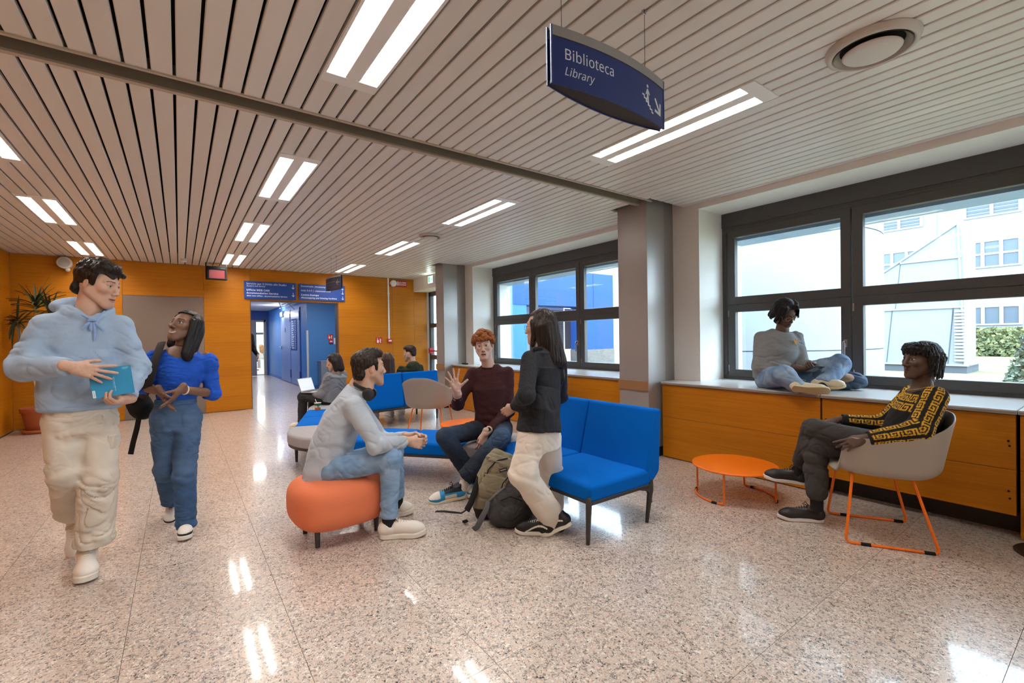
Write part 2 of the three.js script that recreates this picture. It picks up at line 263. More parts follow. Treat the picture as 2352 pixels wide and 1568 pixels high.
{ // corridor beyond the doorway
  const S = 2.73, E0 = -12.94, E1 = -19.4, H = 2.42;
  struct('ceiling', bx(0.2, 5, H, H + .1, E1 - .2, BACK - .2), mat('#cfcbc8', 0.7));
  const L = shell('wall_corridor_left'); mesh('surface', bx(0.55, 0.75, 0, H, E1, BACK - .2), M.corridorBlue, L);
  const rgt = shell('wall_corridor_right');
  mesh('surface', [bx(S, S + .15, 0, H, E1, E0 - .15), bx(S, 5, 0, H, E0 - .15, E0), bx(4.9, 5, 0, H, E0, BACK - .2)], M.corridorBlue, rgt);
  mesh('baseboard', [bx(S - .012, S, 0, .09, E1, E0 + .012), bx(S - .012, 4.9, 0, .09, E0, E0 + .012)], mat('#2f6bb5', 0.5), rgt);
  mesh('corner_guard', bx(S - .018, S + .03, .09, 1.55, E0 - .01, E0 + .014), mat('#c8ccd2', 0.4), rgt);
  for (const [n, z0, z1] of [[2, -14.95, -13.75], [3, -16.6, -15.05]]) {
    const d = shell('door_' + n);
    mesh('leaf', rbx(S - .03, S, .02, 2.16, z0, z1, .004, 1), M.corridorDoor, d);
    mesh('frame', [bx(S - .02, S + .002, 0, 2.2, z0 - .05, z0 - .004), bx(S - .02, S + .002, 0, 2.2, z1 + .004, z1 + .05), bx(S - .02, S + .002, 2.164, 2.22, z0 - .05, z1 + .05)], mat('#3e63a5', 0.45), d);
    mesh('handle', [rbx(S - .05, S - .028, 1.0, 1.12, z0 + .08, z0 + .12, .005), bar([S - .07, 1.08, z0 + .1], [S - .07, 1.08, z0 + .24], .01), bar([S - .07, 1.08, z0 + .1], [S - .03, 1.08, z0 + .1], .01)], M.chrome, d);
    mesh('hinge', [bx(S - .04, S - .02, .18, .42, z1 - .01, z1 + .03), bx(S - .04, S - .02, 1.85, 2.1, z1 - .01, z1 + .03)], M.navy, d);
    mesh('door_sign', plate(Array.from({ length: 20 }, (_, k) => [Math.cos(k * .314) * .055, Math.sin(k * .314) * .07]), .004).rotateY(-Math.PI / 2).translate(S - .03, 1.62, (z0 + z1) / 2), M.navy, d);
  }
  const e = shell('wall_corridor_end');
  mesh('surface', [bx(0.5, 1.62, 0, H, E1 - .15, E1), bx(2.62, 2.9, 0, H, E1 - .15, E1), bx(1.62, 2.62, 2.03, H, E1 - .15, E1)], mat('#2a508f', 0.6), e);
  mesh('frame', [bx(2.58, 2.66, 0, 2.07, E1 - .16, E1 + .02), bx(1.58, 1.66, 0, 2.07, E1 - .16, E1 + .02), bx(1.6, 2.64, 2.0, 2.07, E1 - .16, E1 + .02)], mat('#8d8984', 0.5), e);
  const d4 = shell('door_4'); d4.position.set(1.68, 0, E1 + .02); d4.rotation.y = -0.35 - Math.PI * 0;
  mesh('leaf', plate([[0, .01], [.66, .01], [.66, 2.0], [0, 2.0]], .04, .003, [Array.from({ length: 24 }, (_, k) => [.46 + Math.cos(k * .2618) * .075, 1.42 + Math.sin(k * .2618) * .2])]), mat('#77757a', 0.45), d4);
  mesh('pane', plate(Array.from({ length: 24 }, (_, k) => [.46 + Math.cos(k * .2618) * .074, 1.42 + Math.sin(k * .2618) * .199]), .008).translate(0, 0, .016), mat('#20242a', 0.1), d4);
  mesh('handle', [bar([.58, 1.04, .045], [.58, 1.04, .09], .012), bar([.58, 1.04, .09], [.46, 1.04, .09], .01)], M.chrome, d4);
  // the bright office past the end door
  const o = shell('wall_office'); mesh('surface', [bx(-1, 5.5, 0, 2.9, -25.2, -25), bx(-1.1, -1, 0, 2.9, -25, E1 - .15), bx(5.5, 5.6, 0, 2.9, -25, E1 - .15), bx(-1, 5.5, -.2, 0, -25, E1 - .8), bx(-1, 5.5, 2.7, 2.9, -25, E1 - .15)], mat('#d9d8d4', 0.8), o);
}
// ================================================================== ceiling lights
function makeFixture() {   // recessed twin-tube fitting, its long side along z, origin at the middle of its opening
  const f = new THREE.Group(), L = 1.30, W = 0.29, half = L / 2, trough = half - 0.085;
  const face = [];
  face.push(rbx(-W / 2, W / 2, -.006, .012, -half, -trough, .003, 1), rbx(-W / 2, W / 2, -.006, .012, trough, half, .003, 1));
  face.push(bx(-W / 2, -W / 2 + .014, -.005, .014, -trough, trough), bx(W / 2 - .014, W / 2, -.005, .014, -trough, trough));
  mesh('frame', face, M.lightBody, f);
  mesh('spine', rbx(-.038, .038, -.004, .02, -trough, trough, .003, 1), M.lightBody, f);
  mesh('housing', [bx(-W / 2, W / 2, .085, .09, -half, half), bx(-W / 2 - .003, -W / 2, 0, .09, -half, half), bx(W / 2, W / 2 + .003, 0, .09, -half, half), bx(-W / 2, W / 2, 0, .09, -half, -half + .003), bx(-W / 2, W / 2, 0, .09, half - .003, half)], M.lightBody, f);
  const blade = plate([[-.046, .052], [.046, .052], [.046, .004], [.03, .012], [0, .018], [-.03, .012], [-.046, .004]], .003); blade.translate(0, 0, -.0015);
  for (const s of [-1, 1]) {
    const cx = s * .0845, prof = []; for (let k = 0; k <= 8; k++) { const a = Math.PI * k / 8; prof.push([cx - Math.cos(a) * .046, .004 + Math.sin(a) * .072]); }
    for (let k = 8; k >= 0; k--) { const a = Math.PI * k / 8; prof.push([cx - Math.cos(a) * .0475, .004 + Math.sin(a) * .0745]); }
    mesh('reflector', plate(prof, 2 * trough).translate(0, 0, -trough), M.reflector, f);
    mesh('lamp_tube', cyl(.013, .013, 2 * trough - .01, 12).rotateX(Math.PI / 2).translate(cx, .048, -trough + .005), M.tube, f);
    for (let k = 0; k < 13; k++) { const b = mesh('louver_blade', blade, M.reflector, f); b.position.set(cx, 0, lerp(-trough + .04, trough - .04, k / 12)); }
  }
  return f;
}
M.tube = new THREE.MeshStandardMaterial({ color: '#ffffff', emissive: new THREE.Color().setRGB(1, .95, .9), emissiveIntensity: 16, roughness: .5 });
const fixtureProto = makeFixture();
{
  const where = [['left', 'left'], ['middle', 'middle'], ['window', 'window']];
  const labels = {
    '0,2': 'recessed twin-tube ceiling light cut off at the left edge of the photo', '0,3': 'recessed ceiling light on the far left, in front of the one nearest the corner plant', '0,4': 'farthest left recessed ceiling light, above the dark-haired tall man',
    '1,1': 'largest recessed twin-tube ceiling light, cut off by the top edge of the photo', '1,2': 'recessed twin-tube ceiling light just past the black ceiling channel, middle row', '1,3': 'middle-row recessed ceiling light, second past the black ceiling channel', '1,4': 'middle-row recessed ceiling light next to the red display box',
    '2,1': 'recessed ceiling light seen behind the hanging library sign', '2,2': 'window-side recessed ceiling light, first past the black ceiling channel', '2,3': 'window-side recessed ceiling light beside the far round ceiling vent', '2,4': 'farthest window-side recessed ceiling light above the small dark hanging sign',
  };
  LIGHT_COLS.forEach((c, i) => LIGHT_ROWS.forEach(([z0, z1], j) => {
    const x = (GAP(c) + GAP(c + 3)) / 2, z = (z0 + z1) / 2, o = fixtureProto.clone();
    o.name = numbered('ceiling_light'); o.position.set(x, CEIL, z); scene.add(o);
    tag(o, labels[i + ',' + j] || 'recessed twin-tube ceiling light behind the camera', 'ceiling light', labels[i + ',' + j] ? 'recessed ceiling lights' : 'ceiling lights out of the photo');
    for (const s of [-1, 1]) { const a = new THREE.RectAreaLight(LAMP_COLOR, LAMP_POWER, .030, 1.1); a.position.set(x + s * .0845, CEIL + .0335, z); a.rotation.x = -Math.PI / 2; scene.add(a); }
  }));
}
{ // lamps in the corridor and the office past it
  for (const [x, z, i] of [[2.75, -11.4, 0], [1.75, -14.6, 1], [1.75, -17.4, 2]]) {
    const d = thing('round_downlight', i === 1 ? 'round white downlight in the corridor ceiling' : 'round white corridor downlight hidden past the doorway head', 'downlight', [x, 2.42, z], 0, i === 1 ? undefined : 'hidden corridor downlights');
    mesh('rim', new THREE.TorusGeometry(.11, .012, 8, 32).rotateX(Math.PI / 2), M.lightBody, d);
    mesh('diffuser', cyl(.105, .105, .01, 32, 0, -.008, 0), new THREE.MeshStandardMaterial({ color: '#fff', emissive: '#fff6e8', emissiveIntensity: 4 }), d);
    const a = new THREE.RectAreaLight(new THREE.Color().setRGB(1, .93, .86), 90, .3, .3); a.position.set(x, 2.40, z); a.rotation.x = -Math.PI / 2; scene.add(a);
  }
  const p = new THREE.RectAreaLight(new THREE.Color().setRGB(.95, .97, 1), 7, 2, 1.6); p.position.set(2.4, 2.6, -22); p.rotation.x = -Math.PI / 2; scene.add(p);
}
// ================================================================== outside the windows
{
  const wallM = mat('#82868b', 0.75), wallB = mat('#787e85', 0.7), glassM = mat('#414c56', 0.3), frameM = mat('#84878a', 0.6), plinth = mat('#454b52', 0.8), blueM = mat('#0a4388', 0.5), paleM = mat('#5f7898', 0.6);
  const grassTex = dataTexture(512, 512, (u, v) => { const k = pn(u * 120, v * 120, 120, 120, 2) * .6 + pn(u * 9, v * 9, 9, 9, 7) * .6 - .6; return [112 + 30 * k, 108 + 28 * k, 74 + 26 * k]; });
  const gg = bx(5.28, 60, -0.3, -0.02, -45, 25); uvWorld(gg, .3); struct('lawn', gg, new THREE.MeshStandardMaterial({ map: grassTex, roughness: 1 }));
  // facade across the courtyard
  const f = thing('office_building', 'white office building with rows of windows across the lawn', 'building');
  mesh('wall', bx(34.0, 36, -.1, 14, -44, 20), wallM, f);
  const win = (z0, z1, y0, y1, n, blind) => {
    const w = mesh('window', [bx(33.9, 34.05, y0 - .08, y0, z0 - .06, z1 + .06), bx(33.9, 34.05, y1, y1 + .1, z0 - .06, z1 + .06)], mat('#8b9095', .6), f);
    for (let i = 0; i < n; i++) {
      const a = lerp(z0, z1, i / n), b = lerp(z0, z1, (i + 1) / n), m = (y0 + y1) / 2;
      mesh('pane', bx(33.96, 33.995, y0 + .002, y1 - .002, a + .06, b - .06), blind ? mat('#6d767e', .8) : glassM, w);
      mesh('window_frame', [bx(33.90, 33.99, y0 + .001, y1 - .001, a - .07, a + .07), ...(i === n - 1 ? [bx(33.90, 33.99, y0 + .001, y1 - .001, b - .07, b + .07)] : []), ...(y1 - y0 > 1 && !blind ? [bx(33.91, 33.985, m - .05, m + .05, a + .071, b - .071)] : [])], frameM, w);
      if (blind) for (let k = 0; k < 6; k++) mesh('blind_slat', bx(33.93, 33.97, lerp(y0, y1, k / 6), lerp(y0, y1, k / 6) + .12, a + .08, b - .08), plinth, w);
    }
  };
  for (let k = -6; k < 3; k++) { const z = -3.5 - 3.75 * -k - 0; const a = -5.5 + 3.75 * k, b = -3.5 + 3.75 * k; win(a, b, 1.62, 2.47, 3); win(a, b, 4.60, 5.86, 3); win(a, b, 7.25, 8.40, 2, true); }
  mesh('drainpipe', cyl(.09, .09, 13, 10, 33.86, 0, -6.68), wallB, f);
  // round stair tower close to the window
  const t = thing('round_tower', 'smooth white round stair tower filling the panes behind the woman on the sill', 'tower', [9.76, 0, -5.08]);
  for (const [y0, y1] of [[-.1, .98], [1.0, 3.02], [3.04, 5.2], [5.22, 9]]) mesh('wall_ring', cyl(2.42, 2.42, y1 - y0, 96, 0, y0, 0), wallB, t);
  mesh('ring_joint', cyl(2.405, 2.405, 9, 96, 0, -.1, 0), plinth, t);
  const lug = []; for (const a of [-2.75, -2.45, -2.15]) lug.push(bx(-.03, .03, 2.98, 3.1, -.02, .02).translate(Math.cos(a) * 2.44, 0, Math.sin(a) * -2.44)); mesh('lug', lug, plinth, t);
  // sloping white plant room on a grey plinth
  const s = thing('plant_room', 'white panelled plant room with a sloping pointed roof on a grey plinth', 'shed');
  const face = plate([[3.0, .24], [5.4, .24], [5.4, 3.2], [5.10, 3.29], [4.66, 3.58], [3.3, 4.55], [3.14, 4.3], [3.14, .24]].map(([z, y]) => [-z, y]), 1.6, .01); face.rotateY(-Math.PI / 2); face.translate(20.9, 0, 0);
  mesh('body', face, wallB, s);
  mesh('roof_edge', [sweep([V(19.27, 3.27, -5.12), V(19.27, 3.58, -4.66), V(19.27, 4.55, -3.28)], [.03, .03, .03], 6), sweep([V(19.27, 4.55, -3.28), V(19.27, .24, -3.14)], [.03, .03], 6), bx(19.24, 19.3, 3.5, 3.56, -4.66, -3.2), bx(19.24, 19.3, 1.98, 2.03, -5.2, -3.14)], wallM, s);
  mesh('seam', [sweep([V(19.29, 2, -4.88), V(19.29, .26, -5.04)], [.015, .015], 5), sweep([V(19.29, 2, -3.39), V(19.29, .26, -3.52)], [.018, .018], 5), sweep([V(19.29, 3.5, -4.66), V(19.29, 2, -4.8)], [.012, .012], 5)], plinth, s);
  for (let k = 0; k < 16; k++) mesh('louver_slat', bx(19.22, 19.30, .34 + k * .1, .41 + k * .1, -3.36, -3.13), wallM, s);
  mesh('plinth', bx(19.2, 20.9, -.2, .2, -5.3, -3.08), plinth, s);
  mesh('coping', bx(19.15, 20.95, .2, .25, -5.3, -3.05), wallM, s);
  // blue entrance block seen through the far window
  const b = thing('blue_entrance', 'bright blue entrance block on a stone base seen through the far window', 'building');
  mesh('beam', bx(8.76, 13.6, 2.36, 3.62, -12.8, -12), blueM, b); mesh('box', bx(12.1, 13.6, .79, 2.36, -12.8, -12.0), blueM, b);
  mesh('beam_joint', bx(12.5, 12.53, 2.36, 3.62, -12.005, -11.99), M.navy, b);
  const speck = new THREE.MeshStandardMaterial({ map: graniteTex, roughness: .7, color: '#8f9499' });
  mesh('stone_base', uvWorld(bx(12.08, 13.62, -.1, .79, -12.82, -11.98)), speck, b);
  mesh('pale_pillar', bx(8.2, 8.76, -.1, 3.4, -12.8, -11.98), paleM, b); mesh('pillar', bx(8.76, 9.36, -.1, 2.6, -12.8, -12.02), mat('#2f6cb8', .5), b);
  mesh('wall', bx(9.36, 12.1, -.1, 2.4, -13.4, -13.2), wallM, b);
  const w = mesh('window', bx(12.15, 12.75, .8, 2.36, -13.2, -13.17), plinth, b);
  for (let k = 0; k < 22; k++) mesh('louver_slat', bx(11.3, 12.0, .95 + k * .062, .99 + k * .062, -13.2, -13.12), plinth, w);
  // hedge and bush
  const leafM = [mat('#4a5434', .8), mat('#5d6542', .8), mat('#6d6d48', .8)], r = rngOf(4);
  const foliage = (n, at) => { const pos = []; for (let i = 0; i < n; i++) { const [c, s] = at(), q = new THREE.Quaternion().setFromEuler(new THREE.Euler(r() * 6, r() * 6, r() * 6)), p = [[-.5, 0, 0], [0, .3, .1], [.5, 0, 0], [0, -.3, .1]].map(a => V(...a).multiplyScalar(s).applyQuaternion(q).add(c)); for (const k of [0, 1, 2, 0, 2, 3]) pos.push(p[k].x, p[k].y, p[k].z); } const g = new THREE.BufferGeometry(); g.setAttribute('position', new THREE.Float32BufferAttribute(pos, 3)); g.computeVertexNormals(); return g; };
  const hedge = thing('hedge', 'clipped green and yellowish hedge along the foot of the white building', 'hedge');
  mesh('core', rbx(32.6, 33.5, -.1, 1.15, -12, 4, .3, 3), mat('#343c26', 1), hedge);
  for (let k = 0; k < 3; k++) { const m = mesh('leaves', foliage(2600, () => { const top = r() < .35; return [V(top ? lerp(32.5, 33.5, r()) : 32.55 - r() * .15, top ? 1.15 + r() * .25 : r() * 1.25, lerp(-12, 4, r())), .14 + r() * .14]; }), leafM[k], hedge); m.userData.kind = 'stuff'; }
  const bush = thing('round_bush', 'loose grey-green bush on the lawn at the right edge of the window', 'bush', [15.4, 0, -0.95]);
  mesh('stem', [bar([0, -.05, 0], [.1, .8, .1], .03, .01), bar([0, -.05, 0], [-.2, .7, .2], .03, .01), bar([0, -.05, 0], [0, .7, -.3], .03, .01)], M.trimBrown, bush);
  for (let k = 0; k < 3; k++) { const m = mesh('leaves', foliage(1500, () => { const a = r() * 6.28, h = r(), q = Math.sqrt(r()) * (.95 - .35 * h); return [V(Math.cos(a) * q, .03 + h * 1.15, Math.sin(a) * q), .07 + r() * .09]; }), [mat('#565f4d', .8), mat('#666e5e', .8), mat('#404a3b', .8)][k], bush); m.userData.kind = 'stuff'; }
}
// ================================================================== furniture
function roundedOutline(pts, r, n = 5) {   // polygon with rounded corners, as points
  const out = [], N = pts.length;
  for (let i = 0; i < N; i++) {
    const p = new THREE.Vector2(...pts[i]), a = new THREE.Vector2(...pts[(i + N - 1) % N]).sub(p), b = new THREE.Vector2(...pts[(i + 1) % N]).sub(p), k = Math.min(r, a.length() / 2.2, b.length() / 2.2);
    const s = p.clone().addScaledVector(a.normalize(), k), e = p.clone().addScaledVector(b.normalize(), k);
    for (let j = 0; j <= n; j++) { const t = j / n; out.push([(1 - t) * (1 - t) * s.x + 2 * t * (1 - t) * p.x + t * t * e.x, (1 - t) * (1 - t) * s.y + 2 * t * (1 - t) * p.y + t * t * e.y]); }
  }
  return out;
}
function pad(outline, y0, y1, r, crown = 0.008) {   // upholstered slab over a plan outline [x, z], soft edges, slightly crowned top
  const N = outline.length; let cx = 0, cz = 0; for (const p of outline) { cx += p[0] / N; cz += p[1] / N; }
  let area = 0; for (let i = 0; i < N; i++) { const a = outline[i], b = outline[(i + 1) % N]; area += a[0] * b[1] - b[0] * a[1]; }
  const sgn = area > 0 ? 1 : -1, nrm = outline.map((_, i) => { const a = outline[(i + N - 1) % N], b = outline[(i + 1) % N], d = new THREE.Vector2(b[0] - a[0], b[1] - a[1]).normalize(); return [d.y * sgn, -d.x * sgn]; });
  const rings = [[r * .55, y0]]; for (let k = 0; k <= 3; k++) { const a = Math.PI / 2 * k / 3; rings.push([r * .5 * (1 - Math.sin(a)), y0 + r * .5 * (1 - Math.cos(a))]); }
  for (let k = 0; k <= 5; k++) { const a = Math.PI / 2 * k / 5; rings.push([r * (1 - Math.cos(a)), y1 - crown - r + r * Math.sin(a)]); }
  const pos = [], idx = []; for (const [inset, y] of rings) outline.forEach((p, i) => pos.push(p[0] - nrm[i][0] * inset, y, p[1] - nrm[i][1] * inset));
  for (const f of [.6, .3]) outline.forEach((p, i) => pos.push(lerp(cx, p[0] - nrm[i][0] * r, f), y1 - crown * f * f, lerp(cz, p[1] - nrm[i][1] * r, f)));
  const R = rings.length + 2; pos.push(cx, y1, cz); pos.push(cx, y0, cz);
  const q = (a, b, c) => sgn > 0 ? idx.push(a, c, b) : idx.push(a, b, c);
  for (let k = 0; k < R - 1; k++) for (let i = 0; i < N; i++) { const a = k * N + i, b = k * N + (i + 1) % N; q(a, b, a + N); q(b, b + N, a + N); }
  for (let i = 0; i < N; i++) { q((R - 1) * N + i, (R - 1) * N + (i + 1) % N, R * N); q((i + 1) % N, i, R * N + 1); }
  const g = new THREE.BufferGeometry(); g.setAttribute('position', new THREE.Float32BufferAttribute(pos, 3)); g.setIndex(idx); g.computeVertexNormals(); 
  const uv = new Float32Array(pos.length / 3 * 2); for (let i = 0; i < pos.length / 3; i++) { uv[2 * i] = (pos[3 * i] + pos[3 * i + 1]) * 6; uv[2 * i + 1] = (pos[3 * i + 2] + pos[3 * i + 1] * .7) * 6; } g.setAttribute('uv', new THREE.BufferAttribute(uv, 2)); return g;
}
const seatLeg = (x, z, top = .29, lean = [0, 0]) => { const P = []; for (let k = 0; k <= 6; k++) { const t = k / 6; P.push(V(x + lean[0] * (1 - t), t * top, z + lean[1] * (1 - t))); } return sweep(P, P.map((_, k) => lerp(.013, .021, k / 6) * (k === 6 ? .7 : 1)), 12); };
const SEAT = .37;
{ // blue two-seat sofa facing left, its end towards the camera
  const s = thing('sofa', 'blue two-seat sofa with upright backs and tapered dark legs behind the woman in the blazer', 'sofa', [2.02, 0, -1.985]);
  for (const z0 of [0, -.655]) {
    const o = roundedOutline([[.0, z0], [.59, z0], [.59, z0 - .648], [.0, z0 - .648]], .035);
    mesh('seat', pad(o, .262, SEAT, .028), M.blue, s);
    const b = plate(roundedOutline([[.545, .335], [.66, .768], [.715, .768], [.69, .33], [.61, .268], [.575, .268]], .03), .618, .014); b.translate(0, 0, z0 - .633);
    mesh('backrest', uvWorld(b, 6), M.blue, s);
  }
  mesh('rail', [rbx(.03, .60, .238, .264, -.03, -.004, .006), rbx(.03, .60, .238, .264, -1.30, -1.275, .006), rbx(.01, .035, .238, .264, -1.30, -.004, .006), rbx(.58, .605, .238, .264, -1.30, -.004, .006)], M.leg, s);
  for (const z of [-.012, -1.29]) {
    mesh('leg', seatLeg(.0, z, .292, [-.004, -.01]), M.leg, s);
    const P = [V(.555, 0, z), V(.57, .08, z), V(.585, .16, z), V(.597, .22, z), V(.60, .29, z)];
    mesh('leg', [sweep(P, [.012, .015, .018, .021, .018], 12), plate([[.47, .24], [.60, .24], [.60, .13], [.585, .18], [.56, .215], [.52, .228]], .02, .003).translate(0, 0, z - .01)], M.leg, s);
  }
}
function module_(name, label, outline, mater, legs, group, radius = .04) {
  let cx = 0, cz = 0; for (const p of outline) { cx += p[0] / outline.length; cz += p[1] / outline.length; }
  const t = thing(name, label, 'bench', [cx, 0, cz], 0, group), o = outline.map(p => [p[0] - cx, p[1] - cz]);
  mesh('seat', pad(roundedOutline(o, radius), .252, SEAT, .03), mater, t);
  const inner = o.map(p => [p[0] * .95, p[1] * .95]); mesh('frame', pad(roundedOutline(inner, radius), .226, .256, .008, 0), M.leg, t);
  for (const [x, z] of legs) mesh('leg', seatLeg(x - cx, z - cz, .25), M.leg, t);
  return t;
}
const arcPts = (pts, n = 14) => new THREE.CatmullRomCurve3(pts.map(p => V(p[0], 0, p[1])), false, 'catmullrom', .5).getPoints(n).map(p => [p.x, p.z]);
{ // the bench winds away from the sofa
  const u = [-.64, -.77], n = [.77, -.64], at = (a, b) => [1.967 + u[0] * a + n[0] * b, -3.46 + u[1] * a + n[1] * b];
  module_('corner_seat', 'grey wedge seat under the red-haired man, between blue sofa and blue bench', [[2.03, -3.295], ...arcPts([[2.60, -3.295], [2.64, -3.55], [2.414, -3.83]], 8), [1.967, -3.46]], M.greyCloth, [[2.5, -3.62]], 'grey wedge seats', .012);
  for (const k of [0, 1]) module_('bench', k ? 'blue bench seat behind the seated man with headphones' : 'blue bench seat under the knee of the red-haired man', [at(.652 * k + .003, 0), at(.652 * k + .003, .58), at(.652 * k + .649, .58), at(.652 * k + .649, 0)], M.blue, k ? [at(1.25, .06), at(1.25, .52)] : [at(.05, .52)], 'blue backless bench seats');
  module_('corner_seat', 'pale grey rounded wedge seat behind the back of the man on the pouf', [...arcPts([[1.14, -4.468], [.94, -4.68], [.862, -4.94], [.89, -5.2], [.988, -5.373]], 16), [1.53, -5.19], [1.58, -4.83]], M.greyCloth, [[.985, -5.27], [1.0, -4.75]], 'grey wedge seats', .012);
  const v = [.31, -.951], w = [.951, .31], bt = (a, b) => [.988 + v[0] * a + w[0] * b, -5.38 + v[1] * a + w[1] * b];
  for (const k of [0, 1]) module_('bench', k ? 'blue bench seat carrying the small drink cup' : 'blue bench seat in front of the pale rounded wedge, left of the man with headphones', [bt(.6 * k + .003, 0), bt(.6 * k + .003, .57), bt(.6 * k + .597, .57), bt(.6 * k + .597, 0)], M.blue, k ? [bt(1.1, .06)] : [bt(.1, .5)], 'blue backless bench seats');
  module_('corner_seat', 'pale grey wedge seat under the woman with the laptop, past the drink cup', [...arcPts([bt(1.203, 0), [1.46, -6.85], [1.62, -7.05], [1.9, -7.16], [2.16, -7.1]], 14), bt(1.203, .57)], M.greyCloth, [[1.6, -6.95], [2.0, -7.05]], 'grey wedge seats', .012);
}
{ // far sofa seen from behind
  const s = thing('sofa', 'blue sofa seen from behind with the man in the green hoodie on it', 'sofa', [2.08, 0, -6.47], -.13 * -1);
  s.rotation.y = .14;
  for (const x0 of [0, .65]) {
    mesh('seat', pad(roundedOutline([[x0, -.05], [x0 + .645, -.05], [x0 + .645, -.66], [x0, -.66]], .04), .262, SEAT, .03), M.blue, s);
    const b = plate(roundedOutline([[-.02, .27], [-.08, .77], [-.02, .78], [.05, .30], [.03, .26]].map(([z, y]) => [z, y]), .025), .61, .014); b.rotateY(-Math.PI / 2); b.translate(x0 + .627, 0, 0);
    mesh('backrest', uvWorld(b, 6), M.blue, s);
  }
  mesh('rail', [rbx(0, 1.30, .225, .262, -.06, .02, .008), rbx(0, 1.3, .23, .262, -.64, -.6, .008)], M.leg, s);
  for (const x of [.05, 1.27]) for (const z of [-.02, -.62]) mesh('leg', seatLeg(x, z, .25), M.leg, s);
}
// ------------------------------------------------------------------ tub chairs on wire sleds
function tubGeo() {   // a one-piece shell: a shallow seat that rises into arms at the sides and a taller back
  const NA = 120, NR = 30, P = [], th = .011;
  const rim = a => { const k = Math.abs(a); return k < .50 ? .418 : k < .92 ? lerp(.418, .652, smooth(.50, .92, k)) : k < 1.6 ? lerp(.652, .655, (k - .92) / .68) : lerp(.655, .80, smooth(1.7, 2.95, k)); };
  for (let i = 0; i <= NA; i++) {
    const a = -Math.PI + 2 * Math.PI * i / NA, c = Math.cos(a), s = Math.sin(a), hr = rim(a), k = Math.abs(a), back = smooth(1.7, 2.6, k), front = 1 - smooth(.45, .95, k);
    const n = lerp(3.2, 2.5, back), R = 1 / Math.pow(Math.pow(Math.abs(s) / .272, n) + Math.pow(Math.abs(c) / (c > 0 ? .275 : .262), n), 1 / n), flare = 1 + .26 * back + .06 * (1 - front), row = [];
    for (let j = 0; j <= NR; j++) {
      const t = j / NR; let r, y; const base = .425 + .012 * c;
      if (t < .5) { r = t / .5 * .80 * lerp(1, .94, back); y = base - .014 * (1 - (t / .5) ** 2); }
      else { const w = (t - .5) / .5, u = Math.min(1, w / .45); if (front > .999) { r = .80 + .2 * w; y = lerp(base, hr, w * w); } else { r = .80 + .17 * Math.sin(u * Math.PI / 2) + .03 * w; const up = u < 1 ? .055 * (1 - Math.cos(u * Math.PI / 2)) : .055 + (w - .45) / .55 * (hr - base - .055); y = base + lerp(up, (hr - base) * w * w, front); r = lerp(r, .80 + .2 * w, front); } r *= lerp(lerp(1, .94, back), flare * .97, w); }
      row.push(V(s * R * r, y, c * R * r));
    }
    P.push(row);
  }
  const N = (NA + 1) * (NR + 1), pos = [], idx = [], nor = P.map((row, i) => row.map((p, j) => { if (j < 2) return V(0, 1, 0); const A = P[(i + 1) % (NA + 1)][j], B = P[(i + NA) % (NA + 1)][j], a = (i === NA ? P[1][j] : A).clone().sub(i === 0 ? P[NA - 1][j] : B), b = P[i][Math.min(j + 1, NR)].clone().sub(P[i][j - 1]); return b.cross(a).normalize(); }));
  for (const k of [0, 1]) for (let i = 0; i <= NA; i++) for (let j = 0; j <= NR; j++) { const p = P[i][j].clone().addScaledVector(nor[i][j], k ? -th : 0); pos.push(p.x, p.y, p.z); }
  const id = (k, i, j) => k * N + i * (NR + 1) + j;
  for (let i = 0; i < NA; i++) { for (let j = 0; j < NR; j++) { idx.push(id(0, i, j), id(0, i, j + 1), id(0, i + 1, j + 1), id(0, i, j), id(0, i + 1, j + 1), id(0, i + 1, j), id(1, i, j), id(1, i + 1, j + 1), id(1, i, j + 1), id(1, i, j), id(1, i + 1, j), id(1, i + 1, j + 1)); } idx.push(id(0, i, NR), id(1, i, NR), id(1, i + 1, NR), id(0, i, NR), id(1, i + 1, NR), id(0, i + 1, NR)); }
  const g = new THREE.BufferGeometry(); g.setAttribute('position', new THREE.Float32BufferAttribute(pos, 3)); g.setIndex(idx); g.computeVertexNormals(); return g;
}
function makeChair(label, pos, turn) {
  const c = thing('tub_chair', label, 'chair', pos, turn, 'grey tub chairs on orange wire sleds');
  mesh('shell', tubGeo(), M.shellGrey, c);
  for (const s of [-1, 1]) {
    const r = mesh('sled_frame', bentTube([[s * .05, .405, .17], [s * .19, .408, .175], [s * .248, .0085, .225], [s * .248, .0085, -.222], [s * .19, .405, -.12], [s * .05, .402, -.12]], .0082, .035, 10), M.orange, c);
    mesh('glide', [cyl(.011, .011, .05, 8).rotateX(Math.PI / 2).translate(s * .248, .0075, .10), cyl(.011, .011, .05, 8).rotateX(Math.PI / 2).translate(s * .248, .0075, -.20)], M.black, r);
  }
  mesh('cross_tube', bentTube([[-.19, .408, .03], [.19, .408, .03]], .008, .01), M.orange, c);
  return c;
}
const chair1 = makeChair('grey tub chair under the woman in the black and gold sweater', [3.594, 0, -.99], Math.PI + Math.PI / 6);
function chairCopy(label, pos, turn) { const c = chair1.clone(); c.name = numbered('tub_chair'); c.position.set(...pos); c.rotation.y = turn; c.userData = { ...chair1.userData, label }; scene.add(c); return c; }
chairCopy('empty grey tub chair standing before the far blue sofa', [2.62, 0, -5.42], .85);
chairCopy('empty grey tub chair hidden behind the red-haired man and the woman in the blazer', [3.62, 0, -4.42], -1.1);
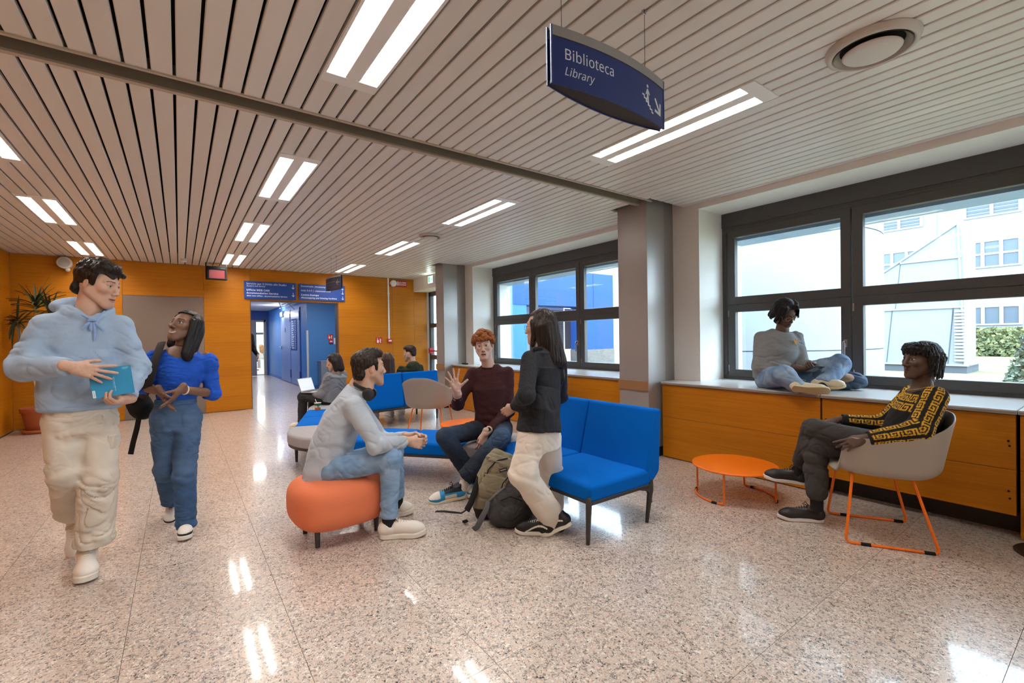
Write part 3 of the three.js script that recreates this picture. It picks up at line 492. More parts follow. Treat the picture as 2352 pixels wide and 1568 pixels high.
function makeTable(label, pos) {
  const t = thing('coffee_table', label, 'table', pos, .0, 'round orange coffee tables');
  mesh('table_top', lathe([[.001, .238], [.30, .238], [.312, .242], [.314, .247], [.312, .252], [.30, .255], [.001, .255]], 64), M.orange, t);
  for (const base of [2.95, 6.09]) {   // each leg is a hoop that follows the rim on the floor
    const pts = [[Math.cos(base - .75) * .16, .234, Math.sin(base - .75) * -.16]]; const at = (a, y, r = .288) => [Math.cos(a) * r, y, Math.sin(a) * -r];
    pts.length = 0; pts.push(at(base - .78, .233, .2), at(base - .78, .233), at(base - .78, .009)); for (let k = 1; k < 8; k++) pts.push(at(base - .78 + 1.56 * k / 8, .009)); pts.push(at(base + .78, .009), at(base + .78, .233), at(base + .78, .233, .2));
    const l = mesh('leg', bentTube(pts, .0078, .02, 10), M.orange, t);
    mesh('glide', [base - .6, base + .6].map(a => cyl(.0105, .0105, .04, 8).rotateX(Math.PI / 2).rotateY(a).translate(Math.cos(a) * .288, .008, -Math.sin(a) * .288)), M.black, l);
  }
  return t;
}
const table1 = makeTable('round orange coffee table with hoop legs beside the crossed legs of the seated woman', [3.55, 0, -1.90]); table1.rotation.y = -.35;
{ const t = table1.clone(); t.name = numbered('coffee_table'); t.position.set(2.80, 0, -4.82); t.userData = { ...table1.userData, label: 'round orange coffee table partly hidden behind the red-haired man' }; scene.add(t); }
{ // coral pouf
  const p = thing('pouf', 'coral fabric pouf with swollen sides under the man with headphones', 'pouf', [.845, 0, -3.15], .06);
  const NS = 24, NA = 72, pos = [], idx = [];
  const sup = (a, rx, rz, e) => { const c = Math.cos(a), s = Math.sin(a), k = (Math.abs(c) ** e + Math.abs(s) ** e) ** (-1 / e); return [c * k * rx, s * k * rz]; };
  for (let i = 0; i <= NS; i++) { const t = i / NS, a = -Math.PI / 2 + Math.PI * t, y = .245 + Math.sign(Math.sin(a)) * Math.abs(Math.sin(a)) ** .62 * .155, k = Math.abs(Math.cos(a)) ** .42; for (let j = 0; j < NA; j++) { const [x, z] = sup(j / NA * Math.PI * 2, .305, .27, 3.2); pos.push(x * k, y, z * k); } }
  for (let i = 0; i < NS; i++) for (let j = 0; j < NA; j++) { const a = i * NA + j, b = i * NA + (j + 1) % NA; idx.push(a, a + NA, b, b, a + NA, b + NA); }
  const g = new THREE.BufferGeometry(); g.setAttribute('position', new THREE.Float32BufferAttribute(pos, 3)); g.setIndex(idx); g.computeVertexNormals();
  const uv = new Float32Array(pos.length / 3 * 2); for (let i = 0; i < pos.length / 3; i++) { uv[2 * i] = (pos[3 * i] + pos[3 * i + 2]) * 6; uv[2 * i + 1] = pos[3 * i + 1] * 6; } g.setAttribute('uv', new THREE.BufferAttribute(uv, 2));
  mesh('cushion', g, M.coral, p);
  for (const [x, z] of [[-.18, .13], [.2, .13], [-.18, -.14], [.2, -.14]]) mesh('leg', cyl(.014, .018, .12, 14, x, 0, z), M.leg, p);
}
{ // foot of a stand at the right edge
  const p = thing('round_stand_base', 'dark round foot of a stand on the floor at the right edge of the photo', 'stand', [3.975, 0, -.25]);
  mesh('foot_plate', lathe([[0, 0], [.19, 0], [.195, .006], [.18, .014], [.05, .02], [0, .02]], 40), mat('#3a2b22', .45), p);
  mesh('pole', cyl(.016, .016, 1.0, 14, .0, .018, 0), M.leg, p);
}
// ================================================================== figure builder: distance fields meshed with surface nets
const perlin = new ImprovedNoise();
const at = (px, py, d) => FWD.clone().multiplyScalar(d).addScaledVector(RGT, (px - CX) / FOCAL * d).addScaledVector(UPV, -(py - CY) / FOCAL * d).add(EYE);   // measured from the photo: pixel and distance to metres
const mix = (a, b, t) => a.clone().lerp(b, t);
function smin(a, b, k) { if (k <= 0) return Math.min(a, b); const h = Math.max(k - Math.abs(a - b), 0) / k; return Math.min(a, b) - h * h * k * .25; }
function smax(a, b, k) { return -smin(-a, -b, k); }
// a primitive: { f(x, y, z), c, R } with a bounding ball
function cone(a, b, ra, rb = ra, flat = 0) {   // tapered limb; flat = 1 cuts it square at b, 2 at a, 3 at both
  const dx = b.x - a.x, dy = b.y - a.y, dz = b.z - a.z, L2 = dx * dx + dy * dy + dz * dz || 1e-9, L = Math.sqrt(L2);
  return { c: mix(a, b, .5), R: L / 2 + Math.max(ra, rb), f(x, y, z) {
    const px = x - a.x, py = y - a.y, pz = z - a.z, h = (px * dx + py * dy + pz * dz) / L2, t = h < 0 ? 0 : h > 1 ? 1 : h;
    const qx = px - dx * t, qy = py - dy * t, qz = pz - dz * t; let d = Math.sqrt(qx * qx + qy * qy + qz * qz) - (ra + (rb - ra) * t);
    if (flat & 1) d = smax(d, (h - 1) * L, .008); if (flat & 2) d = smax(d, -h * L, .008); return d;
  } };
}
function ell(c, r, q) {   // ellipsoid, turned by quaternion q
  const iq = q ? q.clone().invert() : null, v = new THREE.Vector3();
  return { c, R: Math.max(r[0], r[1], r[2]), f(x, y, z) {
    v.set(x - c.x, y - c.y, z - c.z); if (iq) v.applyQuaternion(iq);
    const a = v.x / r[0], b = v.y / r[1], e = v.z / r[2], k0 = Math.sqrt(a * a + b * b + e * e), a1 = a / r[0], b1 = b / r[1], e1 = e / r[2], k1 = Math.sqrt(a1 * a1 + b1 * b1 + e1 * e1);
    return k1 < 1e-9 ? -Math.min(...r) : k0 * (k0 - 1) / k1;
  } };
}
function loft(secs, n = 2.4, flat = 3) {   // sections { c, r (unit, across), f (unit, forward), w, d } joined along their centres
  let R = 0; const c = secs.reduce((s, q) => s.add(q.c), V(0, 0, 0)).multiplyScalar(1 / secs.length); for (const s of secs) R = Math.max(R, s.c.distanceTo(c) + Math.max(s.w, s.d));
  const segs = []; for (let i = 0; i < secs.length - 1; i++) { const a = secs[i], b = secs[i + 1], e = b.c.clone().sub(a.c); segs.push({ a, b, e, L2: e.lengthSq(), L: e.length() }); }
  return { c, R, f(x, y, z) {
    let best = 1e9, bs = null, bt = 0, bh = 0;
    for (const s of segs) { const px = x - s.a.c.x, py = y - s.a.c.y, pz = z - s.a.c.z, h = (px * s.e.x + py * s.e.y + pz * s.e.z) / s.L2, t = h < 0 ? 0 : h > 1 ? 1 : h, ex = px - s.e.x * t, ey = py - s.e.y * t, ez = pz - s.e.z * t, d2 = ex * ex + ey * ey + ez * ez; if (d2 < best) { best = d2; bs = s; bt = t; bh = h; } }
    const { a, b } = bs, t = bt, cx = a.c.x + bs.e.x * t, cy = a.c.y + bs.e.y * t, cz = a.c.z + bs.e.z * t, px = x - cx, py = y - cy, pz = z - cz;
    const rx = a.r.x + (b.r.x - a.r.x) * t, ry = a.r.y + (b.r.y - a.r.y) * t, rz = a.r.z + (b.r.z - a.r.z) * t, fx = a.f.x + (b.f.x - a.f.x) * t, fy = a.f.y + (b.f.y - a.f.y) * t, fz = a.f.z + (b.f.z - a.f.z) * t;
    const ts = t, w = a.w + (b.w - a.w) * ts, d = a.d + (b.d - a.d) * ts, u = Math.abs(px * rx + py * ry + pz * rz) / w, v = Math.abs(px * fx + py * fy + pz * fz) / d;
    const k = Math.pow(Math.pow(u, n) + Math.pow(v, n), 1 / n); let D;
    if (k < 1e-6) D = -Math.min(w, d); else { const gu = Math.pow(u / k, n - 1) / w, gv = Math.pow(v / k, n - 1) / d; D = (k - 1) / Math.sqrt(gu * gu + gv * gv); }
    if (bs === segs[0] && bh < 0 || bs === segs[segs.length - 1] && bh > 1) { const out = (bh < 0 ? -bh : bh - 1) * bs.L; const lo = bh < 0 ? 1 : 2; D = flat & lo ? smax(D, out, .012) : D > 0 ? Math.hypot(D, out) : Math.max(D, out); }
    else { const s0 = segs[0], sN = segs[segs.length - 1]; if (bs === s0 && flat & 1) D = smax(D, -bh * bs.L, .012); if (bs === sN && flat & 2) D = smax(D, (bh - 1) * bs.L, .012); }
    return D;
  } };
}
function union(prims, k) {
  return (x, y, z) => { let d = 1e3; for (const p of prims) { const dx = x - p.c.x, dy = y - p.c.y, dz = z - p.c.z, kk = p.k ?? k, lb = Math.sqrt(dx * dx + dy * dy + dz * dz) - p.R; if (lb > d + kk) continue; const e = p.f(x, y, z); d = p.cut ? smax(d, -e, kk) : smin(d, e, kk); } return d; };
}
function boundsOf(prims, pad_ = .03) { const b = new THREE.Box3(); for (const p of prims) if (!p.cut) { b.expandByPoint(p.c.clone().addScalar(p.R)); b.expandByPoint(p.c.clone().addScalar(-p.R)); } return b.expandByScalar(pad_); }
function skinOf(field, box, cell, color, keep) {   // surface nets over a grid; only blocks near the surface are sampled
  const nx = Math.ceil((box.max.x - box.min.x) / cell) + 2, ny = Math.ceil((box.max.y - box.min.y) / cell) + 2, nz = Math.ceil((box.max.z - box.min.z) / cell) + 2;
  const X = i => box.min.x + i * cell, Y = j => box.min.y + j * cell, Z = k => box.min.z + k * cell, g = new Float32Array(nx * ny * nz), B = 6, reach = B * cell * .9 + .03;
  for (let k = 0; k < nz; k += B) for (let j = 0; j < ny; j += B) for (let i = 0; i < nx; i += B) {
    const d = field(X(i + B / 2 - .5), Y(j + B / 2 - .5), Z(k + B / 2 - .5)), i1 = Math.min(i + B, nx), j1 = Math.min(j + B, ny), k1 = Math.min(k + B, nz), far = Math.abs(d) > reach;
    for (let c = k; c < k1; c++) for (let b = j; b < j1; b++) for (let a = i; a < i1; a++) g[(c * ny + b) * nx + a] = far ? d : field(X(a), Y(b), Z(c));
  }
  const idx = new Int32Array(nx * ny * nz).fill(-1), pos = [], tri = [], sy = nx, sz = nx * ny;
  for (let k = 0; k < nz - 1; k++) for (let j = 0; j < ny - 1; j++) for (let i = 0; i < nx - 1; i++) {
    const o = k * sz + j * sy + i; let m = 0; const v = [g[o], g[o + 1], g[o + sy], g[o + sy + 1], g[o + sz], g[o + sz + 1], g[o + sz + sy], g[o + sz + sy + 1]];
    for (let q = 0; q < 8; q++) if (v[q] < 0) m |= 1 << q; if (m === 0 || m === 255) continue;
    let sx_ = 0, sy_ = 0, sz_ = 0, n = 0;
    for (let q = 0; q < 8; q++) for (const b of [1, 2, 4]) { if (q & b) continue; const r = q | b; if ((v[q] < 0) === (v[r] < 0)) continue; const t = v[q] / (v[q] - v[r]); sx_ += (q & 1) + (b === 1 ? t : 0); sy_ += (q >> 1 & 1) + (b === 2 ? t : 0); sz_ += (q >> 2 & 1) + (b === 4 ? t : 0); n++; }
    idx[o] = pos.length / 3; pos.push(X(i + sx_ / n), Y(j + sy_ / n), Z(k + sz_ / n));
  }
  const quad = (a, b, c, d, flip) => { if (a < 0 || b < 0 || c < 0 || d < 0) return; flip ? tri.push(a, c, b, a, d, c) : tri.push(a, b, c, a, c, d); };
  for (let k = 1; k < nz - 1; k++) for (let j = 1; j < ny - 1; j++) for (let i = 1; i < nx - 1; i++) {
    const o = k * sz + j * sy + i, s = g[o] < 0;
    if (s !== g[o + 1] < 0) quad(idx[o - sy - sz], idx[o - sz], idx[o], idx[o - sy], !s);
    if (s !== g[o + sy] < 0) quad(idx[o - 1 - sz], idx[o - sz], idx[o], idx[o - 1], s);
    if (s !== g[o + sz] < 0) quad(idx[o - 1 - sy], idx[o - sy], idx[o], idx[o - 1], !s);
  }
  const N = pos.length / 3, nor = new Float32Array(N * 3), col = color ? new Float32Array(N * 3) : null, uv = new Float32Array(N * 2), e = cell * .5, P = new THREE.Vector3(), Q = new THREE.Vector3();
  for (let i = 0; i < N; i++) {
    let x = pos[3 * i], y = pos[3 * i + 1], z = pos[3 * i + 2];
    let a = field(x + e, y, z) - field(x - e, y, z), b = field(x, y + e, z) - field(x, y - e, z), c = field(x, y, z + e) - field(x, y, z - e), l = Math.hypot(a, b, c) || 1; a /= l; b /= l; c /= l;
    const d = clamp(field(x, y, z), -cell * .5, cell * .5) * .8; x -= a * d; y -= b * d; z -= c * d;
    pos[3 * i] = x; pos[3 * i + 1] = y; pos[3 * i + 2] = z; nor[3 * i] = a; nor[3 * i + 1] = b; nor[3 * i + 2] = c; uv[2 * i] = (x * .8 + z * .6) * 6; uv[2 * i + 1] = (y + z * .3) * 6;
    if (color) { const q = color(P.set(x, y, z), Q.set(a, b, c)); col[3 * i] = q[0]; col[3 * i + 1] = q[1]; col[3 * i + 2] = q[2]; }
  }
  const G = new THREE.BufferGeometry(); G.setAttribute('position', new THREE.Float32BufferAttribute(pos, 3)); G.setAttribute('normal', new THREE.BufferAttribute(nor, 3)); G.setAttribute('uv', new THREE.BufferAttribute(uv, 2));
  if (col) G.setAttribute('color', new THREE.BufferAttribute(col, 3)); G.setIndex(tri); return G;
}
const lin = hex => { const c = new THREE.Color(hex); return [c.r, c.g, c.b]; };
const shadeOf = (c, k) => [c[0] * k, c[1] * k, c[2] * k], blend = (a, b, t) => [lerp(a[0], b[0], t), lerp(a[1], b[1], t), lerp(a[2], b[2], t)];
// ------------------------------------------------------------------ head: local axes x = own left, y = up, z = forward; metres, origin between the ears
function headFrame(c, fwd, up, scale = 1) { const z = fwd.clone().normalize(), x = up.clone().cross(z).normalize(), y = z.clone().cross(x); return { c, x, y, z, s: scale, q: new THREE.Quaternion().setFromRotationMatrix(new THREE.Matrix4().makeBasis(x, y, z)),
  out(px, py, pz) { return c.clone().addScaledVector(x, px * scale).addScaledVector(y, py * scale).addScaledVector(z, pz * scale); },
  inn(X, Y, Z, v) { const a = X - c.x, b = Y - c.y, d = Z - c.z; return v.set((a * x.x + b * x.y + d * x.z) / scale, (a * y.x + b * y.y + d * y.z) / scale, (a * z.x + b * z.y + d * z.z) / scale); } }; }
function facePrims(o = {}) {
  const w = o.wide ?? 1, jaw = o.jaw ?? 1, lip = o.lipSize ?? 1, nose = o.nose ?? 1, open = o.open ?? 0, smile = o.smile ?? 0;
  const P = [], add = (p, k) => { p.k = k; P.push(p); return p; };
  add(ell(V(0, .034, -.014), [.0735 * w, .086, .094]), .02);
  add(ell(V(0, -.012, .03), [.062 * w, .08, .062]), .03);
  for (const s of [-1, 1]) { add(cone(V(s * .058 * w, -.038, .0), V(s * .018, -.098, .064), .022 * jaw, .019), .03); add(ell(V(s * .040 * w, -.012, .064), [.024, .020, .022]), .02); }
  add(cone(V(-.011, -.104, .072), V(.011, -.104, .072), .0165), .02);
  add(ell(V(0, -.066, .07), [.034, .034, .024]), .02);
  for (const s of [-1, 1]) { add(cone(V(s * .012, .034, .083), V(s * .046 * w, .034, .066), .011, .009), .012); }
  for (const s of [-1, 1]) { const e = add(ell(V(s * .032, .010, .094), [.021, .0145, .016]), .012); e.cut = 1; add(ell(V(s * .031, .010, .0745), [.0150, .0135, .0125]), .002); add(ell(V(s * .031, .0195, .0785), [.0175, .005, .0085]), .004); add(ell(V(s * .031, .0005, .0785), [.016, .0035, .0065]), .004); }
  add(cone(V(0, .022, .088), V(0, -.026, .108 * (1 + .04 * (nose - 1))), .0078, .0098 * nose), .012);
  add(ell(V(0, -.030, .108), [.0115 * nose, .0095, .0105]), .008);
  for (const s of [-1, 1]) { add(ell(V(s * .0125 * nose, -.033, .098), [.0085, .008, .0105]), .006); const n = add(ell(V(s * .0065, -.040, .104), [.0038, .003, .0045]), .002); n.cut = 1; }
  for (const s of [-1, 1]) add(cone(V(0, -.0585, .0955), V(s * (.0215 + .005 * smile), -.0635 + .005 * smile, .084 - .004 * smile), .0052 * lip, .003), .005);
  for (const s of [-1, 1]) add(cone(V(0, -.0735 - open * .012, .093 - open * .003), V(s * (.018 + .005 * smile), -.0685 - open * .006 + .004 * smile, .085), .0065 * lip, .0035), .005);
  const m = add(ell(V(0, -.0655 - open * .006, .097), [.022 + .006 * smile, .0014 + open * .006 + .0025 * (smile > .7), .010]), .002); m.cut = 1;
  for (const s of [-1, 1]) { add(ell(V(s * .0765 * w, .0, -.012), [.0075, .030, .018], new THREE.Quaternion().setFromEuler(new THREE.Euler(.15, s * .45, 0))), .006); const c = add(ell(V(s * .086 * w, .004, -.008), [.005, .018, .009], new THREE.Quaternion().setFromEuler(new THREE.Euler(.15, s * .45, 0))), .004); c.cut = 1; }
  return P;
}
function faceColor(o) {   // o: skin, lips, brow, iris as linear colours
  const white = shadeOf([.50, .48, .46], o.skin[0] < .15 ? .75 : 1);
  return (v, n) => {
    const ax = Math.abs(v.x), ex = (ax - .031) / .0145, eo = (v.y - .0100) / (.0068 * (o.eyeOpen ?? 1) * Math.sqrt(Math.max(0, 1 - ex * ex)) + 1e-4);
    let c = o.skin;
    const cheek = Math.exp(-(((ax - .042) / .02) ** 2 + ((v.y + .02) / .018) ** 2)) * (v.z > .03 ? 1 : 0); c = blend(c, o.blush ?? shadeOf(c, 1), cheek * .5);
    if (v.z > .05) {
      const ly = v.y + .066 + (o.open ?? 0) * .005, lx = v.x / (.0245 + .006 * (o.smile ?? 0)), sm = (o.smile ?? 0) * .007 * lx * lx, lt = (ly - sm) / (.0125 + (o.open ?? 0) * .006);
      if (Math.abs(lx) < 1 && Math.abs(lt) < Math.sqrt(1 - lx * lx) * 1.0) { c = blend(c, o.lips, .85); if (Math.abs(lt) < .20 + .25 * (o.open ?? 0) + .16 * (o.smile > .7) && Math.abs(lx) < .85) c = (o.teeth && lt > -.25) ? [.72, .69, .62] : shadeOf(o.lips, .25); }
      if (ax > .01 && ax < .054) { const t = (ax - .012) / .04, by = .0335 + .006 * Math.sin(t * 2.4) - .004 * t; if (t > 0 && t < 1 && Math.abs(v.y - by) < .0040 * (1 - .5 * t) * (o.browW ?? 1)) c = blend(c, o.brow, .85); }
      if (Math.abs(ex) < 1) { if (Math.abs(eo) < 1) { const r = Math.hypot(ax - .031 - (o.look ?? 0) * .004 * Math.sign(v.x), v.y - .0105 - (o.lookY ?? 0) * .003); c = r < .0064 ? (r < .003 ? [.005, .005, .005] : o.iris) : white; } else if (eo > 0 && eo < 1.55) c = shadeOf(o.brow, .7); else if (eo < 0 && eo > -1.25) c = blend(c, o.brow, .35); }
      if (v.y < -.035 && v.y > -.044 && ax < .0115 && ax > .002 && n.y < -.3 && v.z > .09) c = shadeOf(c, .3);
    }
    if (o.stubble && v.y < -.035 && v.z > -.01) c = blend(c, o.brow, o.stubble * smooth(-.035, -.06, v.y));
    if (ax > .072 && v.z < .01 && v.y < .035 && v.y > -.04) c = blend(c, o.blush ?? c, .4);
    return c;
  };
}
// ------------------------------------------------------------------ hands: y towards the fingers, z out of the palm, x towards the thumb of a right hand
function handPrims(pose, left) {
  const m = left ? -1 : 1, P = [], curl = pose.curl ?? [.3, .3, .35, .4], spread = pose.spread ?? .12;
  const base = [[.028, .086], [.010, .091], [-.009, .087], [-.027, .078]], len = [[.040, .025, .020], [.044, .028, .021], [.040, .026, .020], [.031, .020, .018]], rad = [.0088, .0090, .0086, .0077];
  const add = (a, b, ra, rb, k) => { const p = cone(V(a[0] * m, a[1], a[2]), V(b[0] * m, b[1], b[2]), ra, rb); p.k = k; P.push(p); };
  add([-.004, -.03, 0], [-.002, .012, 0], .0225, .021, .02); add([.008, -.03, 0], [.006, .012, 0], .021, .021, .02);
  for (let i = 0; i < 4; i++) add([base[i][0] * .55, .012, 0], [base[i][0], base[i][1], -.002], .0145, .0105, .014);
  add([.012, .02, .008], [.030, .045, .010], .0165, .0135, .014); add([-.018, .018, .008], [-.024, .055, .006], .013, .011, .014);
  for (let i = 0; i < 4; i++) {
    const sp = (1.5 - i) * spread * (1 - .6 * curl[i]); let a = [base[i][0], base[i][1], -.001], ang = 0;
    for (let j = 0; j < 3; j++) { ang += curl[i] * [1.25, 1.6, .95][j]; const L = len[i][j], b = [a[0] + Math.sin(sp) * L * Math.cos(ang), a[1] + Math.cos(ang) * L * Math.cos(sp), a[2] + Math.sin(ang) * L]; add(a, b, rad[i] * (1 - .08 * j), rad[i] * (.94 - .1 * j), j ? .003 : .007); a = b; }
  }
  const to = pose.thumbOut ?? .7, tc = pose.thumbCurl ?? .3; let a = [.020, .018, .006], dir = V(Math.sin(to), Math.cos(to) * .85, .35).normalize(), bend = V(-.55, .35, .6).normalize();
  for (const [L, r, k] of [[.040, .0125, .012], [.032, .0105, .006], [.026, .0095, .004]]) { const b = [a[0] + dir.x * L, a[1] + dir.y * L, a[2] + dir.z * L]; add(a, b, r, r * .88, k); a = b; dir = dir.clone().lerp(bend, tc * .8).normalize(); }
  return P;
}
function handGeo(frame, pose, left, skin, cell = .0032) {
  const prims = handPrims(pose, left), f = union(prims, .01), v = new THREE.Vector3(), s = frame.s, b = boundsOf(prims, .012);
  const g = skinOf((x, y, z) => f(x, y, z), b, cell / s, (p, n) => { const k = .93 + .1 * perlin.noise(p.x * 90, p.y * 90, p.z * 90); return shadeOf(skin, n.z > .5 ? k * 1.05 : k); });
  g.applyMatrix4(new THREE.Matrix4().compose(frame.c, frame.q, V(s, s, s))); return g;
}
function handFrame(wrist, fingers, palm, s = .95) { const y = fingers.clone().normalize(), z = palm.clone().addScaledVector(y, -palm.dot(y)).normalize(), x = y.clone().cross(z); return { c: wrist, s, q: new THREE.Quaternion().setFromRotationMatrix(new THREE.Matrix4().makeBasis(x, y, z)) }; }
// ------------------------------------------------------------------ cloth
function cloth(prims, o) {   // prims joined by o.k, wrinkled by o.folds, coloured by o.color
  const f0 = union(prims, o.k ?? .03), folds = o.folds ?? [], amp = o.amp ?? .003, fr = o.freq ?? [7, 16, 7];
  const f = (x, y, z) => {
    let d = f0(x, y, z); if (d > .05 || d < -.05) return d;
    if (amp) {   // narrow creases in patches, over soft swelling
      const w = perlin.noise(x * 3.1, y * 3.1, z * 3.1) * .9, n = perlin.noise(x * fr[0] + w, y * fr[1] + w * 2.2, z * fr[2] + w), n2 = perlin.noise(x * fr[0] * 1.9 + 7 - w * 2, y * fr[1] * 1.5 + x * 6, z * fr[2] * 1.9), mk = clamp(.45 + 1.5 * perlin.noise(x * 4.2 + 3, y * 4.2, z * 4.2)), mk2 = clamp(.4 + 1.5 * perlin.noise(x * 5.3, y * 5.3 + 8, z * 5.3));
      d += amp * (1.9 * mk * Math.exp(-n * n * 60) + 1.3 * mk2 * Math.exp(-n2 * n2 * 55) - .8 * n * 1.2 + .18 * perlin.noise(x * 40, y * 46, z * 40));
    }
    for (const q of folds) { const dx = x - q.c.x, dy = y - q.c.y, dz = z - q.c.z, r2 = (dx * dx + dy * dy + dz * dz) / (q.r * q.r); if (r2 > 4) continue; const w = Math.exp(-r2 * 1.4), t = dx * q.dir.x + dy * q.dir.y + dz * q.dir.z, n = perlin.noise(x * 9, y * 9, z * 9); const sn = Math.sin(t * q.f + n * 3.4 + (q.ph ?? 0)); d += 1.25 * q.amp * w * (sn > 0 ? sn ** 1.5 : -(Math.abs(sn) ** .7)) * (.75 + .6 * n); }
    if (o.bottom !== undefined) d = smax(d, o.bottom - y, .006); if (o.cuts) for (const c of o.cuts) d = smax(d, (x - c.p.x) * c.n.x + (y - c.p.y) * c.n.y + (z - c.p.z) * c.n.z, .006);
    return d;
  };
  const b = boundsOf(prims, .03); b.min.y = Math.max(b.min.y, o.floor ?? .004);
  const base = o.rgb, g = skinOf(f, b, o.cell ?? .009, o.color ?? ((p) => shadeOf(base, .94 + .1 * perlin.noise(p.x * 12, p.y * 12, p.z * 12))));
  return g;
}
const fold = (c, r, dir, f, amp, ph) => ({ c, r, dir: dir.clone().normalize(), f, amp, ph });
const sec = (c, r, up, w, d) => { const rr = r.clone().normalize(), f = rr.clone().cross(up).normalize(); return { c, r: rr, f, w, d }; };
const clothMat = (rough = .9, more = {}) => new THREE.MeshStandardMaterial({ color: '#ffffff', vertexColors: true, roughness: rough, bumpMap: fabricBump, bumpScale: .0006, ...more });
const CM = { knit: clothMat(.95), cotton: clothMat(.88), denim: clothMat(.9), wool: clothMat(.85), leather: clothMat(.5, { bumpMap: null }), hair: new THREE.MeshPhysicalMaterial({ color: '#ffffff', vertexColors: true, roughness: .46, specularIntensity: .6 }), skin: new THREE.MeshPhysicalMaterial({ color: '#ffffff', vertexColors: true, roughness: .52, sheen: .15, sheenColor: new THREE.Color('#ff9a7a') }) };
// ------------------------------------------------------------------ shoes: heel at the origin, toe along +z, up +y, all in metres for a 28 cm shoe
function shoeGeos(o) {
  const W = o.wide ?? 1, solePts = [[-.030, .0], [-.034, .04], [-.032, .10], [-.042, .17], [-.046, .215], [-.038, .262], [-.012, .284], [.018, .280], [.040, .255], [.045, .205], [.038, .15], [.030, .09], [.033, .04], [.029, 0], [.0, -.012]];
  const outline = new THREE.CatmullRomCurve3(solePts.map(p => V(p[0] * W, 0, p[1])), true).getPoints(56).map(p => [p.x, p.z]); outline.pop();
  const h = o.sole ?? .03, soleG = pad(outline, 0, h, .008, .002);
  soleG.attributes.position.array.forEach((_, i, a) => { if (i % 3 === 2) { const z = a[i]; a[i - 1] += smooth(.2, .285, z) * .012 + smooth(.03, -.012, z) * .004; } });
  const sh = (o.top ?? .10), P = [], add = (p, k = .03) => { p.k = k; P.push(p); };
  add(cone(V(0, h + .03, .02), V(0, h + .022, .20), .034 * W, .037 * W)); add(ell(V(.002, h + .016, .222), [.043 * W, .034, .056])); add(cone(V(0, h + .04, .03), V(0, sh, .045), .036 * W, .040 * W, 1), .02);
  add(cone(V(0, h + .05, .09), V(0, h + .025, .19), .030 * W, .026), .02); add(ell(V(0, h + .02, .03), [.036 * W, .035, .042]));
  const f0 = union(P, .03), f = (x, y, z) => smax(f0(x, y, z), h - .012 + smooth(.2, .285, z) * .008 - y, .004);
  return { sole: soleG, upper: skinOf(f, boundsOf(P, .01), .0045, o.color) };
}
function laceGeo(n, z0, z1, y0, y1, w, r = .0028) { const g = []; for (let i = 0; i < n; i++) { const t = i / (n - 1), z = lerp(z0, z1, t), y = lerp(y0, y1, t), k = w * lerp(1, .75, t); g.push(sweep([V(-k, y - .008, z - .006), V(-k * .5, y + .003, z), V(k * .5, y + .003, z + .002), V(k, y - .008, z + .004)], [r, r, r, r], 6)); } g.push(sweep([V(0, y0 + .006, z0 - .01), V(.03, y0 + .02, z0 + .0), V(.036, y0 - .0, z0 + .015), V(.01, y0 + .004, z0)], [r, r, r, r], 5), sweep([V(0, y0 + .006, z0 - .01), V(-.03, y0 + .02, z0 + .0), V(-.036, y0 - .0, z0 + .015), V(-.01, y0 + .004, z0)], [r, r, r, r], 5)); return merge(g); }
function putShoe(person, o, heel, toeDir, up = V(0, 1, 0), scale = 1, roll = 0) {   // heel: where the back of the sole touches
  const G = o.cache ??= { ...shoeGeos(o), lace: o.laces ? laceGeo(...o.laces) : null };
  const z = toeDir.clone().normalize(), x = up.clone().cross(z).normalize(), y = z.clone().cross(x), s = new THREE.Group(); s.name = 'shoe'; person.add(s);
  s.position.copy(heel.clone().sub(person.position)); s.quaternion.setFromRotationMatrix(new THREE.Matrix4().makeBasis(x, y, z)); s.scale.setScalar(scale);
  mesh('upper', G.upper, o.mat ?? CM.leather, s); mesh('sole', G.sole, o.soleMat, s); if (G.lace) mesh('laces', G.lace, o.laceMat, s);
  return s;
}
